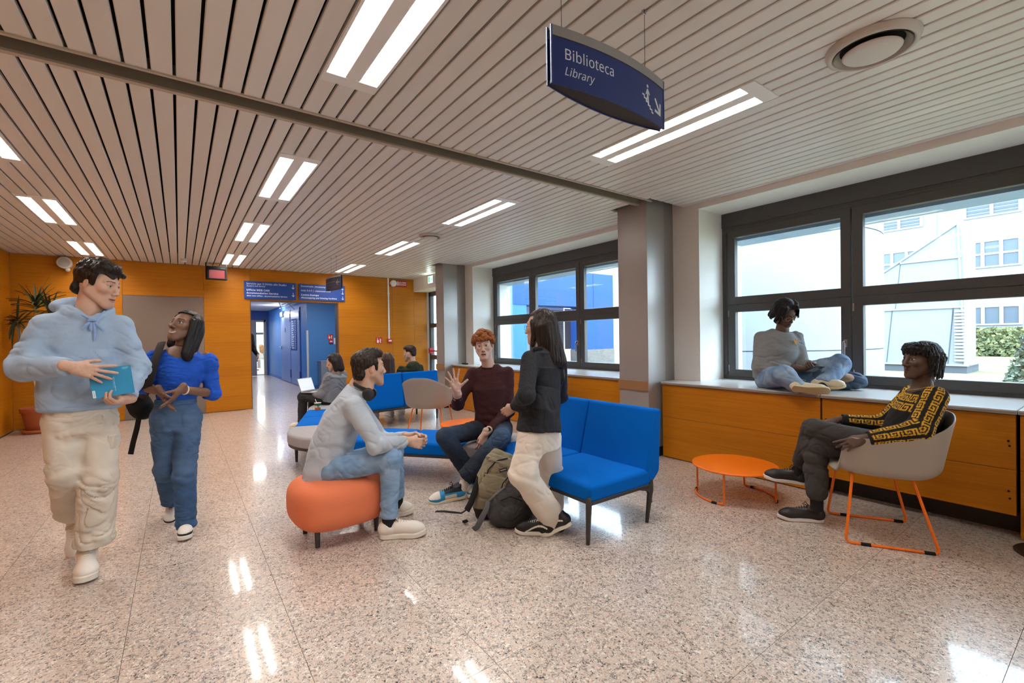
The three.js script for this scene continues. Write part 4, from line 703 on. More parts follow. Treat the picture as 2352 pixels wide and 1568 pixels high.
// ------------------------------------------------------------------ a person: skin in one mesh, then clothes and hair as children
function startPerson(label, origin) { return thing('person', label, 'person', [origin.x, origin.y, origin.z]); }
function put(person, name, geo, material, parent) { geo.translate(-person.position.x, -person.position.y, -person.position.z); return mesh(name, geo, material, parent || person); }
function bodyMesh(person, J, H, face, extra = []) {   // J: joints; H: head frame; face: options; extra: hand geometries
  const skin = face.skin, P = [], add = (a, b, ra, rb) => { if (a && b) P.push(cone(a, b, ra, rb)); };
  const s = H.s; add(J.pelvis, J.chest, .085, .085); add(J.chest, J.neck, .085, .05 * s); if (J.shR) add(J.shR.clone().add(V(0, -.03, 0)), J.shL.clone().add(V(0, -.03, 0)), .025, .025); add(J.pelvis, J.hipL, .06, .06); add(J.pelvis, J.hipR, .06, .06);
  for (const k of ['L', 'R']) { add(J['sh' + k], J['el' + k], .036, .032); add(J['el' + k], J['wr' + k], .032, .0235 * s); add(J['hip' + k], J['kn' + k], .05, .042); add(J['kn' + k], J['an' + k], .042, .032); }
  P.push(cone(J.neck, H.out(0, -.035, -.022), .056 * s * (face.neckW ?? 1), .054 * s * (face.neckW ?? 1)));
  if (J.extra) P.push(...J.extra); const f = union(P, .03), geos = [skinOf(f, boundsOf(P, .02), .012, () => skin)];
  const fp = facePrims(face), ff = union(fp, .01), v = new THREE.Vector3(), nk = cone(V(0, -.02, -.028), V(0, -.15, -.035), .054 * (face.neckW ?? 1), .054 * (face.neckW ?? 1)); nk.k = .025; const all = union([...fp, nk], .01);
  const hg = skinOf((x, y, z) => smax(all(x, y, z), -.14 - y, .01), new THREE.Box3(V(-.11, -.15, -.13), V(.11, .14, .14)), face.cell ?? .0021, faceColor(face));
  hg.applyMatrix4(new THREE.Matrix4().compose(H.c, H.q, V(s, s, s))); geos.push(hg, ...extra);
  return put(person, 'body', merge(geos), CM.skin);
}
function hairGeo(H, prims, o) {   // prims in head axes; o.cut(v) > 0 removes; o.strand wrinkles it
  const f0 = union(prims, o.k ?? .025), c0 = lin(o.color), c1 = lin(o.tip ?? o.color), st = o.strand ?? [.004, 60, 12, 60];
  const f = (x, y, z) => { let d = f0(x, y, z); if (d > .05 || d < -.05) return d; d += st[0] * perlin.noise(x * st[1], y * st[2], z * st[3]) + st[0] * .6 * perlin.noise(x * st[1] * 2.3, y * st[2] * 1.6 + 9, z * st[3] * 2.3) + (o.lump ?? 0) * perlin.noise(x * 22, y * 22 + 4, z * 22); if (o.cut) d = smax(d, o.cut(x, y, z), .008); return d; };
  const g = skinOf(f, boundsOf(prims, .02), o.cell ?? .0035, (p, n) => { const k = perlin.noise(p.x * st[1] * 1.5, p.y * st[2], p.z * st[3] * 1.5); return shadeOf(blend(c0, c1, clamp(.5 + k * .9)), .85 + .3 * k); });
  g.applyMatrix4(new THREE.Matrix4().compose(H.c, H.q, V(H.s, H.s, H.s))); return g;
}
function glasses(person, H, color, o = {}) {
  const m = mat(color, .3, { metalness: o.metal ?? .6 }), g = [], r = o.r ?? .023; const ring = s => { const pts = []; for (let k = 0; k <= 22; k++) { const a = k / 22 * Math.PI * 2; pts.push(H.out(s * .032 + Math.cos(a) * r, .006 + Math.sin(a) * r * .86, .1015 - Math.abs(Math.cos(a) * .5 + .5) * 0 - .004 * (Math.cos(a) * s > 0 ? Math.cos(a) * s : 0))); } return sweep(pts, pts.map(() => .0011), 6); };
  g.push(ring(1), ring(-1), sweep([H.out(-.009, .01, .103), H.out(0, .013, .1065), H.out(.009, .01, .103)], [.0011, .0011, .0011], 6));
  for (const s of [-1, 1]) g.push(sweep([H.out(s * .055, .01, .098), H.out(s * .072, .012, .07), H.out(s * .08, .010, .0), H.out(s * .078, -.002, -.018)], [.0011, .0012, .0012, .001], 6));
  const o2 = put(person, 'glasses', merge(g), m); return o2;
}
// ================================================================== the people
const planeMap = (base, n) => { const N = n.clone().setY(0).normalize(); return (px, py, k = 0) => { const dir = at(px, py, 1).sub(EYE), t = (base.clone().sub(EYE).dot(N) + k) / dir.dot(N); return EYE.clone().addScaledVector(dir, t); }; };   // pixel of the photo, met with an upright plane through the person and k metres in front of it
const UP = V(0, 1, 0);
const SHOES = {
  white: { sole: .034, top: .085, wide: 1.08, color: () => lin('#e9e3da'), soleMat: mat('#e6dfd3', .6), laces: [6, .095, .175, .116, .092, .022, .0036], laceMat: mat('#d9cdb9', .8) },
  whiteBlack: { sole: .03, top: .085, wide: 1.0, color: p => p.y < .052 && p.z > .17 || p.y < .06 && p.z < .06 ? lin('#17161a') : lin('#e4dfd8'), soleMat: mat('#e2ded6', .6), laces: [6, .095, .175, .112, .088, .02, .0036], laceMat: mat('#17161a', .8) },
  skate: { sole: .030, top: .11, wide: 1.0, color: p => { const t = (p.z - .03) / .17, s = .062 - .018 * t + .02 * Math.sin(t * 4.2); return t > 0 && t < 1 && Math.abs(p.y - s) < .006 && Math.abs(p.x) > .018 ? lin('#e8e6e0') : lin('#131214'); }, soleMat: mat('#e3ddd0', .65), laces: [6, .095, .175, .113, .088, .02, .0032], laceMat: mat('#e9e6df', .8) },
  blueHigh: { sole: .028, top: .115, wide: 1.0, color: p => p.z > .19 && p.y > .05 ? lin('#e6e0d4') : p.y > .075 && p.z < .15 ? lin('#101726') : p.y < .06 && p.z > .06 && p.z < .15 ? lin('#dfd8c8') : lin('#1f8cc4'), soleMat: mat('#d9cfb8', .7), laces: [7, .085, .175, .114, .086, .02, .0032], laceMat: mat('#10141c', .8) },
  darkHigh: { sole: .026, top: .115, wide: 1.0, color: p => p.y > .088 ? lin('#5a5250') : lin('#221e1d'), soleMat: mat('#ded6cf', .6), laces: [6, .095, .175, .108, .084, .02, .003], laceMat: mat('#2b2526', .8) },
  beige: { sole: .028, top: .08, wide: 1.0, color: () => lin('#cdbfa5'), soleMat: mat('#c9b48d', .7), laces: [5, .095, .17, .11, .087, .02, .003], laceMat: mat('#d8ccb6', .8) },
};
const SKIN = { fair: [.60, .37, .27], pink: [.60, .39, .31], brown: [.20, .098, .056], dark: [.105, .054, .034], darker: [.095, .049, .031], olive: [.5, .31, .215] };
// ------------------------------------------------------------------ 1. tall man in the hoodie
{
  const base = V(-.42, 0, -3.55), F = V(.1, 0, 1).normalize(), L = UP.clone().cross(F), Q = planeMap(base, F);
  const p = startPerson('tall dark-haired man walking in a pale blue hoodie and off-white trousers, holding a book', base);
  const J = { pelvis: Q(187, 962), chest: Q(188, 800), neck: Q(205, 706, .0), shR: Q(108, 752), shL: Q(272, 752), elR: Q(56, 842, .05), wrR: Q(164, 843, .30), elL: Q(314, 845, .03), wrL: Q(290, 918, .20), hipR: Q(150, 970), hipL: Q(225, 970), knR: Q(152, 1085, .04), knL: Q(228, 1098, .07), anR: Q(168, 1172, -.30), anL: Q(215, 1252, .02) };
  const fw = V(.86, -.24, .50).normalize(), H = headFrame(Q(226, 655, .02), fw, V(-.10, 1, -.05), 1.0);
  const face = { skin: SKIN.fair, lips: [.42, .17, .14], brow: lin('#1d1410'), iris: lin('#2a1a10'), blush: [.6, .30, .22], nose: 1.08, smile: .5, eyeOpen: .6, lookY: -1, neckW: .94, jaw: 1.0 };
  const hs = [handGeo(handFrame(J.wrR.clone().add(V(-.0, 0, 0)), L.clone().addScaledVector(UP, -.34).addScaledVector(F, .06), F.clone().negate().addScaledVector(UP, -.12), 1.0), { curl: [.06, .08, .14, .20], spread: .22, thumbOut: .6, thumbCurl: .2 }, false, SKIN.fair), handGeo(handFrame(J.wrL, L.clone().multiplyScalar(-.72).addScaledVector(UP, -.05).addScaledVector(F, .62), UP.clone().addScaledVector(L, -.25), .96), { curl: [.62, .66, .68, .7], spread: .05, thumbOut: .15, thumbCurl: .9 }, true, SKIN.fair)];
  bodyMesh(p, J, H, face, hs);
  const S = (px, py, k, w, d) => sec(Q(px, py, k), L, UP, w, d);
  const top = [loft([S(186, 936, .0, .182, .128), S(187, 905, .0, .188, .135), S(188, 820, .0, .178, .132), S(189, 750, -.01, .165, .105), S(196, 712, -.015, .095, .075)], 2.3),
    cone(J.shR, J.elR, .078, .070), cone(J.elR, mix(J.elR, J.wrR, .93), .070, .047, 1), cone(J.shL, J.elL, .076, .066), cone(J.elL, mix(J.elL, J.wrL, .9), .066, .045, 1)];
  const neckc = Q(200, 705, -.02), hood = [ell(Q(180, 705, -.07), [.125, .06, .075]), cone(Q(140, 706, -.02), Q(176, 722, .065), .028, .022), cone(Q(252, 712, -.02), Q(224, 726, .06), .028, .022), cone(Q(176, 722, .065), Q(212, 738, .085), .021, .018), cone(Q(224, 726, .06), Q(212, 738, .085), .021, .018)];
  for (const h of hood) h.k = .02;
  const hole = cone(Q(205, 735, .02), H.out(0, -.02, -.02), .055, .07); hole.cut = 1; hole.k = .015;
  const blue = lin('#9fb6cf');
  put(p, 'hoodie', cloth([...top, ...hood, hole], { rgb: blue, k: .035, cell: .008, amp: .0035, freq: [5, 9, 5], folds: [fold(J.elR, .12, J.wrR.clone().sub(J.elR), 62, .008), fold(mix(J.shR, J.elR, .8), .1, UP, 55, .008), fold(mix(J.elL, J.shL, .3), .12, UP, 55, .007), fold(Q(120, 820, .1), .14, V(.6, 1, 0), 36, .006), fold(Q(250, 820, .1), .14, V(-.6, 1, 0), 36, .006), fold(Q(187, 930, .1), .2, UP, 60, .004), fold(mix(J.elL, J.wrL, .6), .08, J.wrL.clone().sub(J.elL), 80, .006)] }), CM.cotton);
  const rib = []; rib.push(loft([S(186, 940, 0, .177, .124), S(186, 928, 0, .186, .132)], 2.3)); put(p, 'hem_band', cloth(rib, { rgb: shadeOf(blue, .94), cell: .007, amp: .001 }), CM.knit);
  { const a = Q(212, 740, .108), g = []; const pt = (dx, dy, k) => Q(212 + dx, 740 + dy, .112 + k);
    g.push(sweep([pt(-4, -2, 0), pt(-14, 6, .004), pt(-24, 16, 0)], [.006, .007, .006], 8, .35), sweep([pt(4, -2, 0), pt(14, 8, .004), pt(24, 18, 0)], [.006, .007, .006], 8, .35), sweep([pt(-2, 0, .004), pt(-4, 14, .006), pt(-2, 20, .004)], [.006, .007, .006], 8, .35), sweep([pt(3, 0, .004), pt(6, 24, .006), pt(4, 44, 0)], [.005, .0055, .005], 8, .35), sweep([pt(-10, -4, .002), pt(0, -6, .006), pt(10, -4, .002)], [.007, .009, .007], 8, .6), sweep([pt(-2, -4, .004), pt(-14, -12, -.01), pt(-34, -22, -.035)], [.004, .004, .004], 6), sweep([pt(3, -4, .004), pt(14, -12, -.012), pt(28, -26, -.03)], [.004, .004, .004], 6));
    put(p, 'drawstring', merge(g), mat('#8aa9d6', .8)); }
  const crm = lin('#d5ccbd');
  const legs = [loft([S(188, 990, 0, .145, .115), S(187, 960, .0, .158, .118), S(187, 925, .0, .155, .115)], 2.3), cone(J.hipR, J.knR, .092, .082), cone(J.knR, J.anR, .082, .088, 1), cone(J.hipL, J.knL, .095, .085), cone(J.knL, J.anL.clone().add(V(0, .01, 0)), .085, .094, 1)];
  put(p, 'trousers', cloth(legs, { rgb: crm, k: .03, cell: .008, amp: .0045, freq: [6, 12, 6], folds: [fold(Q(225, 1030, .1), .13, V(.35, 1, 0), 50, .006), fold(Q(215, 1130, .1), .13, V(.8, 1, 0), 40, .010), fold(J.anL.clone().add(V(0, .08, .05)), .12, V(-.4, 1, 0), 55, .012), fold(Q(150, 1080, .1), .12, V(-.5, 1, 0), 45, .008), fold(J.anR, .12, UP, 48, .01), fold(Q(188, 985, .1), .1, V(.3, 1, 0), 60, .006)] }), CM.cotton);
  put(p, 'cargo_pocket', cloth([loft([sec(Q(259, 1030, .06), F.clone().negate().add(L.clone().multiplyScalar(.4)), UP, .05, .02), sec(Q(264, 995, .06), F.clone().negate().add(L.clone().multiplyScalar(.4)), UP, .052, .022)], 4)], { rgb: shadeOf(crm, .97), cell: .007, amp: .002 }), CM.cotton);
  putShoe(p, SHOES.white, Q(200, 1268, -.06).setY(.002), V(.10, -.0, 1), V(0, 1, 0), 1.06);
  putShoe(p, SHOES.white, Q(176, 1150, -.42).setY(.22), V(.03, -.92, .4), V(0, .4, .92), 1.0);
  const hr = rngOf(44), hair = [ell(V(0, .05, -.02), [.085, .088, .106]), ell(V(.0, .110, .015), [.076, .036, .078]), ell(V(0, -.03, -.085), [.066, .05, .032]), cone(V(-.074, .05, .03), V(-.073, .004, .022), .013, .006), cone(V(.074, .05, .03), V(.073, .004, .022), .013, .006)];
  for (let k = 0; k < 90; k++) { const a = hr() * 6.283, e = hr() * 1.25, d = V(Math.sin(e) * Math.cos(a), Math.cos(e), Math.sin(e) * Math.sin(a)), c = V(d.x * .080, .056 + d.y * .088, -.014 + d.z * .104), front = d.z > .4; if (front && c.y < .085) continue; const e2 = c.clone().add(V(.022 + hr() * .02, front ? -.012 - hr() * .022 : .004 - hr() * .018, front ? .010 + hr() * .008 : hr() * .02 - .006)), q = cone(c, e2, .012 + hr() * .004, .007); q.k = .007; hair.push(q); }
  put(p, 'hair', hairGeo(H, hair, { color: '#150e0b', tip: '#33241b', lump: .004, k: .02, strand: [.003, 90, 40, 90], cut: (x, y, z) => Math.max(Math.min(z - .032, .060 + .012 * Math.sin(x * 90) - y), Math.min(-.02 - y, z + .055)) }), CM.hair);
  // his book
  const bk = thing('book', 'thick paperback with a plain turquoise cover held sideways by the tall man', 'book', [0, 0, 0]);
  const c = Q(257, 876, .262), bx_ = L.clone().addScaledVector(F, -.10).addScaledVector(UP, .11).normalize(), bz = bx_.clone().cross(UP).normalize(), by = bz.clone().cross(bx_);
  bk.position.copy(c); bk.quaternion.setFromRotationMatrix(new THREE.Matrix4().makeBasis(bx_, by, bz));
  const cover = canvasTexture(1024, 768, (g, w, h) => { g.fillStyle = '#1187b5'; g.fillRect(0, 0, w, h); g.fillStyle = '#e9edf0'; g.fillRect(10, 560, 66, 190); g.fillStyle = '#333'; for (let i = 0; i < 22; i++) g.fillRect(24, 580 + i * 7, 38, i % 3 ? 2 : 4); g.fillStyle = '#d9ecf4'; for (let i = 0; i < 26; i++) { const q = 250 + i * 15; g.fillRect(556, q, 15, 4 + (i * 7) % 8); if (i < 19) g.fillRect(530, q + 20, 9, 3 + (i * 5) % 8); } g.fillStyle = '#a9d7e8'; for (let i = 0; i < 5; i++) g.fillRect(800, 30 + i * 12, 170 - i * 12, 4); g.fillStyle = '#c8a23c'; g.beginPath(); g.arc(150, 230, 22, 0, 7); g.arc(150, 300, 14, 0, 7); g.fill(); });
  const bw = .175, bh = .155; mesh('pages', bx(-bw / 2 + .001, bw / 2 - .002, -bh / 2 + .002, bh / 2 - .002, -.011, .009), mat('#e6dfd0', .9), bk);
  const coverM = new THREE.MeshPhysicalMaterial({ map: cover, roughness: .45, clearcoat: .2 }); const fr = new THREE.PlaneGeometry(bw, bh); const cg = new THREE.BoxGeometry(bw, bh, .0012); cg.translate(0, 0, .0102); mesh('front_cover', cg, coverM, bk); const cb = new THREE.BoxGeometry(bw, bh, .0012); cb.translate(0, 0, -.012); mesh('back_cover', cb, mat('#1187b5', .5), bk);
}
// ------------------------------------------------------------------ 2. woman walking beside him
{
  const base = V(-.03, 0, -3.86), F = V(-.02, 0, 1).normalize(), L = UP.clone().cross(F), Q = planeMap(base, F);
  const p = startPerson('smiling woman with long black hair walking in a bright blue puff-sleeved top and jeans', base);
  const J = { pelvis: Q(402, 950), chest: Q(415, 850), neck: Q(425, 797), shR: Q(358, 818), shL: Q(475, 820), elR: Q(331, 888, -.02), wrR: Q(368, 899, .15), elL: Q(490, 903, -.01), wrL: Q(415, 894, .17), hipR: Q(377, 958), hipL: Q(432, 958), knR: Q(380, 1082, -.03), knL: Q(424, 1092, .09), anR: Q(392, 1150, -.30), anL: Q(428, 1212, .10) };
  const fw = V(-.60, .32, .70).normalize(), H = headFrame(Q(424, 752, .02), fw, V(.12, 1, 0), .93);
  const face = { skin: SKIN.brown, lips: [.24, .07, .055], brow: lin('#0d0908'), iris: lin('#150c07'), blush: [.24, .10, .055], smile: 1, open: .4, teeth: true, lips_: 1, wide: .97, jaw: .9, browW: .9, neckW: .85, nose: 1.1 };
  const hand = (w, tip, palm, left, pose) => handGeo(handFrame(w, tip, palm, .86), pose, left, SKIN.brown);
  const hs = [hand(J.wrR, V(.45, -1, .25), V(1, .35, .1), false, { curl: [.12, .1, .1, .15], spread: .16, thumbOut: .75, thumbCurl: .05 }), hand(J.wrL, V(-.62, -.8, .18), V(-1, .5, -.3), true, { curl: [.08, .1, .12, .15], spread: .14, thumbOut: .8, thumbCurl: .05 })];
  { const S = (px, py, k, w, d) => sec(Q(px, py, k), L, UP, w, d); J.extra = [loft([S(410, 880, .0, .115, .095), S(413, 858, .010, .121, .103), S(418, 822, -.002, .126, .086), S(422, 800, -.017, .076, .051)], 2.2)]; }
  bodyMesh(p, J, H, face, hs);
  const S = (px, py, k, w, d) => sec(Q(px, py, k), L, UP, w, d), bl = lin('#1556c6');
  const neckHole = ell(Q(420, 799, .06), [.092, .066, .13]); neckHole.cut = 1; neckHole.k = .012;
  const top = [loft([S(404, 921, 0, .106, .09), S(406, 905, 0, .116, .097), S(413, 858, .012, .130, .112), S(418, 822, .0, .135, .095), S(422, 800, -.015, .085, .06)], 2.2), neckHole,
    ell(mix(J.shR, J.elR, .18), [.062, .082, .068]), cone(mix(J.shR, J.elR, .2), J.elR, .056, .048), cone(J.elR, mix(J.elR, J.wrR, .25), .048, .045, 1), ell(mix(J.shL, J.elL, .18), [.062, .082, .068]), cone(mix(J.shL, J.elL, .2), J.elL, .056, .047), cone(J.elL, mix(J.elL, J.wrL, .22), .047, .044, 1)];
  put(p, 'top', cloth(top, { rgb: bl, k: .025, cell: .007, amp: .003, freq: [8, 30, 8], folds: [fold(mix(J.shR, J.elR, .2), .08, L, 95, .007), fold(mix(J.shL, J.elL, .2), .08, UP, 90, .006), fold(J.elR, .07, UP, 80, .006), fold(J.elL, .07, UP, 80, .006), fold(Q(455, 900, .08), .1, V(1, .8, 0), 60, .005)] }), CM.cotton);
  const forearm = [cone(J.elR, J.wrR, .034, .024), cone(J.elL, J.wrL, .034, .024)]; put(p, 'forearms', skinOf(union(forearm, .01), boundsOf(forearm, .01), .008, () => SKIN.brown), CM.skin);
  const dn = lin('#3a5c86'), dn2 = lin('#6f8db2');
  const legs = [loft([S(403, 985, -.01, .118, .108), S(404, 950, -.01, .126, .108), S(404, 916, 0, .112, .094)], 2.2), cone(J.hipR, J.knR, .082, .066), cone(J.knR, J.anR, .064, .058, 1), cone(J.hipL, J.knL, .085, .066), cone(J.knL, J.anL, .066, .060, 1)];
  put(p, 'jeans', cloth(legs, { k: .025, cell: .0075, amp: .003, freq: [8, 14, 8], folds: [fold(J.knL, .1, V(.4, 1, 0), 75, .006), fold(J.anL.clone().add(V(0, .04, 0)), .09, UP, 95, .008), fold(J.knR, .1, V(-.4, 1, 0), 70, .006), fold(J.anR, .09, UP, 80, .008), fold(Q(400, 975, .1), .1, V(.7, 1, 0), 70, .004)], color: q => { const k = smooth(.5, .75, q.y) * smooth(1.0, .75, q.y) * .7 + smooth(.3, .45, q.y) * smooth(.62, .5, q.y) * .5; return shadeOf(blend(dn, dn2, clamp(k * .6)), .9 + .22 * perlin.noise(q.x * 16, q.y * 30, q.z * 16)); } }), CM.denim);
  { put(p, 'waistband', cloth([loft([S(404, 928, 0, .120, .102), S(404, 914, 0, .1165, .0985)], 2.2)], { rgb: lin('#436891'), cell: .006, amp: .0006 }), CM.denim); put(p, 'button', ell && new THREE.SphereGeometry(.008, 10, 8).scale(1, 1, .5).translate(...Q(392, 922, .105).toArray()), mat('#8d6a3a', .4, { metalness: .7 })); }
  { const c = mix(J.wrL, J.elL, .12), d = J.elL.clone().sub(J.wrL).normalize(), g = new THREE.TorusGeometry(.029, .0045, 8, 28); g.applyQuaternion(new THREE.Quaternion().setFromUnitVectors(V(0, 0, 1), d)); g.translate(c.x, c.y, c.z); put(p, 'bracelet', g, mat('#e6e2dc', .4)); }
  putShoe(p, SHOES.whiteBlack, Q(434, 1222, -.02).setY(.002), V(-.12, 0, 1), UP, .92);
  putShoe(p, SHOES.whiteBlack, Q(396, 1162, -.44).setY(.045), V(-.06, -.3, 1), V(0, 1, .3), .92);
  const long = [ell(V(0, .052, -.022), [.086, .084, .104]), cone(V(-.06, .03, -.03), V(-.075, -.12, -.035), .045, .04), cone(V(.07, .04, -.02), V(.088, -.21, -.01), .042, .036), cone(V(.02, .0, -.08), V(.03, -.22, -.07), .06, .05), cone(V(-.04, 0, -.08), V(-.03, -.17, -.075), .055, .05), cone(V(.078, .03, .02), V(.088, -.19, .025), .020, .018), cone(V(-.076, .03, .015), V(-.08, -.08, .015), .016, .012)];
  put(p, 'hair', hairGeo(H, long, { color: '#0c0a0b', tip: '#231c1b', k: .03, strand: [.0035, 70, 5, 70], cut: (x, y, z) => z > .02 && y < .095 && Math.abs(x) < .062 + .01 * smooth(.09, 0, y) ? Math.min(z - .02, .095 - y, .066 - Math.abs(x)) : -.01 }), CM.hair);
  // her shoulder bag
  const bag = thing('backpack', 'black backpack hanging behind the walking woman from one shoulder', 'backpack', base.toArray());
  const bc = Q(316, 925, -.17), g0 = [ell(bc, [.062, .10, .06]), ell(bc.clone().add(V(.03, -.04, 0)), [.06, .08, .06])]; put(bag, 'pouch', cloth(g0, { rgb: lin('#151212'), cell: .009, amp: .004 }), CM.cotton, bag);
  put(bag, 'shoulder_strap', sweep([Q(372, 786, -.04), Q(366, 800, .055), Q(356, 830, .125), Q(347, 862, .13), Q(338, 890, .07), Q(328, 915, -.06)].flatMap((q, i, A) => i < A.length - 1 ? [q, mix(q, A[i + 1], .5)] : [q]), Array(11).fill(.024), 10, .22, V(1, .25, 0)), mat('#2a211d', .85), bag);
  put(bag, 'strap_tail', sweep([Q(321, 950, -.12), Q(314, 985, -.12), Q(306, 1015, -.12), Q(300, 1043, -.12)], [.015, .016, .016, .016], 8, .2, V(1, 0, .3)), mat('#16120f', .85), bag);
}
// ------------------------------------------------------------------ 3. man on the pouf
{
  const base = V(.86, 0, -3.16), F = V(.88, 0, .47).normalize(), L = UP.clone().cross(F), R = L.clone().negate(), Q0 = planeMap(base, R), Q = (px, py, k) => Q0(px, py, k);   // k: metres towards his right, which is the camera side
  const p = startPerson('man in a pale grey-blue sweater sitting on the coral pouf with hands clasped', base);
  const J = { pelvis: Q(757, 1072), chest: Q(795, 950), neck: Q(824, 885, .0), shR: Q(813, 932, .16), shL: Q(818, 930, -.17), elR: Q(866, 1022, .20), wrR: Q(938, 1013, .05), elL: Q(880, 1012, -.24), wrL: Q(940, 1002, -.06), hipR: Q(768, 1078, .10), hipL: Q(770, 1076, -.10), knR: Q(898, 1052, .15), knL: Q(905, 1030, -.17), anR: Q(893, 1188, .16), anL: Q(912, 1142, -.22) };
  const fw = F.clone().addScaledVector(R, -.64).addScaledVector(UP, .02).normalize(), H = headFrame(Q(848, 846, .0), fw, UP.clone().addScaledVector(F, -.02), 1.0);
  const face = { skin: SKIN.fair, lips: [.42, .18, .15], brow: lin('#20150f'), iris: lin('#20150e'), blush: [.6, .30, .22], smile: .6, neckW: 1.05, jaw: 1.05 };
  const fd = F.clone().addScaledVector(UP, -.30), hs = [handGeo(handFrame(J.wrR, fd.clone().addScaledVector(R, -.22), L.clone().addScaledVector(UP, -.2), .98), { curl: [.42, .46, .5, .52], spread: .1, thumbOut: .55, thumbCurl: .5 }, false, SKIN.fair), handGeo(handFrame(J.wrL, fd.clone().addScaledVector(R, .22).addScaledVector(UP, .12), R.clone().addScaledVector(UP, -.1), .98), { curl: [.40, .44, .48, .5], spread: .1, thumbOut: .5, thumbCurl: .5 }, true, SKIN.fair)];
  bodyMesh(p, J, H, face, hs);
  const S = (px, py, w, d, lean) => { const c = Q(px, py, 0), up = UP.clone().addScaledVector(F, lean).normalize(); return sec(c, L, up, w, d); };
  const gb = lin('#b9c3cf'), nk = cone(Q(826, 878, 0), Q(838, 850, 0), .055, .07); nk.cut = 1; nk.k = .01;
  const top = [loft([S(741, 1106, .165, .125, .15), S(748, 1080, .172, .135, .25), S(765, 1018, .172, .135, .4), S(788, 960, .180, .125, .45), S(810, 915, .165, .09, .4), S(822, 890, .085, .066, .2)], 2.3),
    cone(J.shR, J.elR, .068, .058), cone(J.elR, mix(J.elR, J.wrR, .88), .058, .042, 1), cone(J.shL, J.elL, .066, .056), cone(J.elL, mix(J.elL, J.wrL, .88), .056, .042, 1), nk];
  put(p, 'sweater', cloth(top, { rgb: gb, k: .035, cell: .0075, amp: .003, freq: [5, 9, 5], folds: [fold(J.elR, .10, J.wrR.clone().sub(J.elR), 70, .008), fold(mix(J.elR, J.wrR, .6), .08, J.wrR.clone().sub(J.elR), 75, .006), fold(Q(800, 1010, .16), .13, V(.4, 1, .2), 52, .008), fold(Q(775, 1075, .16), .12, F.clone().addScaledVector(UP, .9), 60, .008), fold(J.elL, .1, UP, 70, .007), fold(Q(812, 945, .2), .1, V(.3, 1, .1), 45, .004)] }), CM.knit);
  { const c = Q(823, 889, 0), g = []; for (let k = 0; k <= 30; k++) { const a = k / 30 * Math.PI * 2; g.push(c.clone().addScaledVector(L, Math.cos(a) * .068).addScaledVector(F, Math.sin(a) * .066 + .004).addScaledVector(UP, -.010 * Math.sin(a))); } put(p, 'collar', sweep(g, g.map(() => .0085), 8, .8), mat('#aeb8c4', .95)); }
  const dn = lin('#6d92ba'), dn2 = lin('#a9c1d8');
  const legs = [ell(Q(754, 1090, 0), [.15, .105, .165]), ell(Q(760, 1085, 0), [.16, .09, .15]), cone(J.hipR, J.knR, .092, .067), cone(J.knR, J.anR, .066, .054, 1), cone(J.hipL, J.knL, .092, .067), cone(J.knL, J.anL, .066, .054, 1)];
  put(p, 'jeans', cloth(legs, { k: .03, cell: .0075, amp: .0028, freq: [8, 12, 8], floor: .385, cuts: [], folds: [fold(J.knR, .10, F.clone().addScaledVector(UP, -.5), 70, .006), fold(mix(J.hipR, J.knR, .15).addScaledVector(UP, .05), .1, F.clone().addScaledVector(UP, .5), 60, .008)], color: q => { const k = .5 + .5 * perlin.noise(q.x * 9, q.y * 9, q.z * 9); return shadeOf(blend(dn, dn2, k * .6), .92 + .2 * perlin.noise(q.x * 24, q.y * 40, q.z * 24)); } }).translate(0, 0, 0), CM.denim);
  const shins = [cone(mix(J.knR, J.anR, -.02), J.anR, .066, .056, 1), cone(mix(J.knL, J.anL, -.02), J.anL, .066, .056, 1)];
  put(p, 'jeans_shin', cloth(shins, { k: .02, cell: .0075, amp: .003, freq: [8, 14, 8], folds: [fold(J.anR.clone().add(V(0, .05, 0)), .08, UP, 90, .005), fold(J.knR.clone().add(V(0, -.05, 0)), .09, V(.6, 1, 0), 70, .005)], color: q => shadeOf(blend(dn, dn2, .35 + .3 * perlin.noise(q.x * 9, q.y * 9, q.z * 9)), .92 + .2 * perlin.noise(q.x * 24, q.y * 40, q.z * 24)) }), CM.denim);
  put(p, 'socks', merge([bar(J.anR.clone().add(V(0, .03, 0)).toArray(), J.anR.clone().add(V(0, -.07, 0)).toArray(), .043, .042, 16), bar(J.anL.clone().add(V(0, .03, 0)).toArray(), J.anL.clone().add(V(0, -.07, 0)).toArray(), .043, .042, 16)]), mat('#17171a', .95));
  putShoe(p, SHOES.white, Q(876, 1224, .16).setY(.002), V(.88, 0, .47), UP, 1.0); putShoe(p, SHOES.white, Q(858, 1172, -.22).setY(.002), V(.9, 0, .43), UP, 1.0);
  put(p, 'hair', hairGeo(H, [ell(V(0, .048, -.02), [.084, .084, .104]), ell(V(0, .103, .03), [.070, .038, .068]), ell(V(0, -.03, -.075), [.066, .055, .035]), cone(V(-.075, .04, .02), V(-.074, -.01, .022), .012, .006), cone(V(.075, .04, .02), V(.074, -.01, .022), .012, .006)], { color: '#1a120e', tip: '#3b2a1f', lump: .007, strand: [.004, 80, 40, 80], cut: (x, y, z) => Math.max(Math.min(z - .032, .072 - y), Math.min(-.015 - y, z + .045)) }), CM.hair);
  // headphones resting on his collar
  const hp = thing('headphones', 'black over-ear headphones round the neck of the man on the pouf', 'headphones', base.toArray()), cR = Q(846, 906, .135), cL = Q(852, 904, -.12), blk = mat('#18181a', .45), soft = mat('#101011', .8);
  const band = [cR.clone().addScaledVector(F, -.01).add(V(0, .03, 0)), Q(824, 888, .10), Q(813, 881, .05), Q(810, 880, 0), Q(814, 880, -.05), Q(828, 885, -.09), cL.clone().add(V(0, .03, 0))];
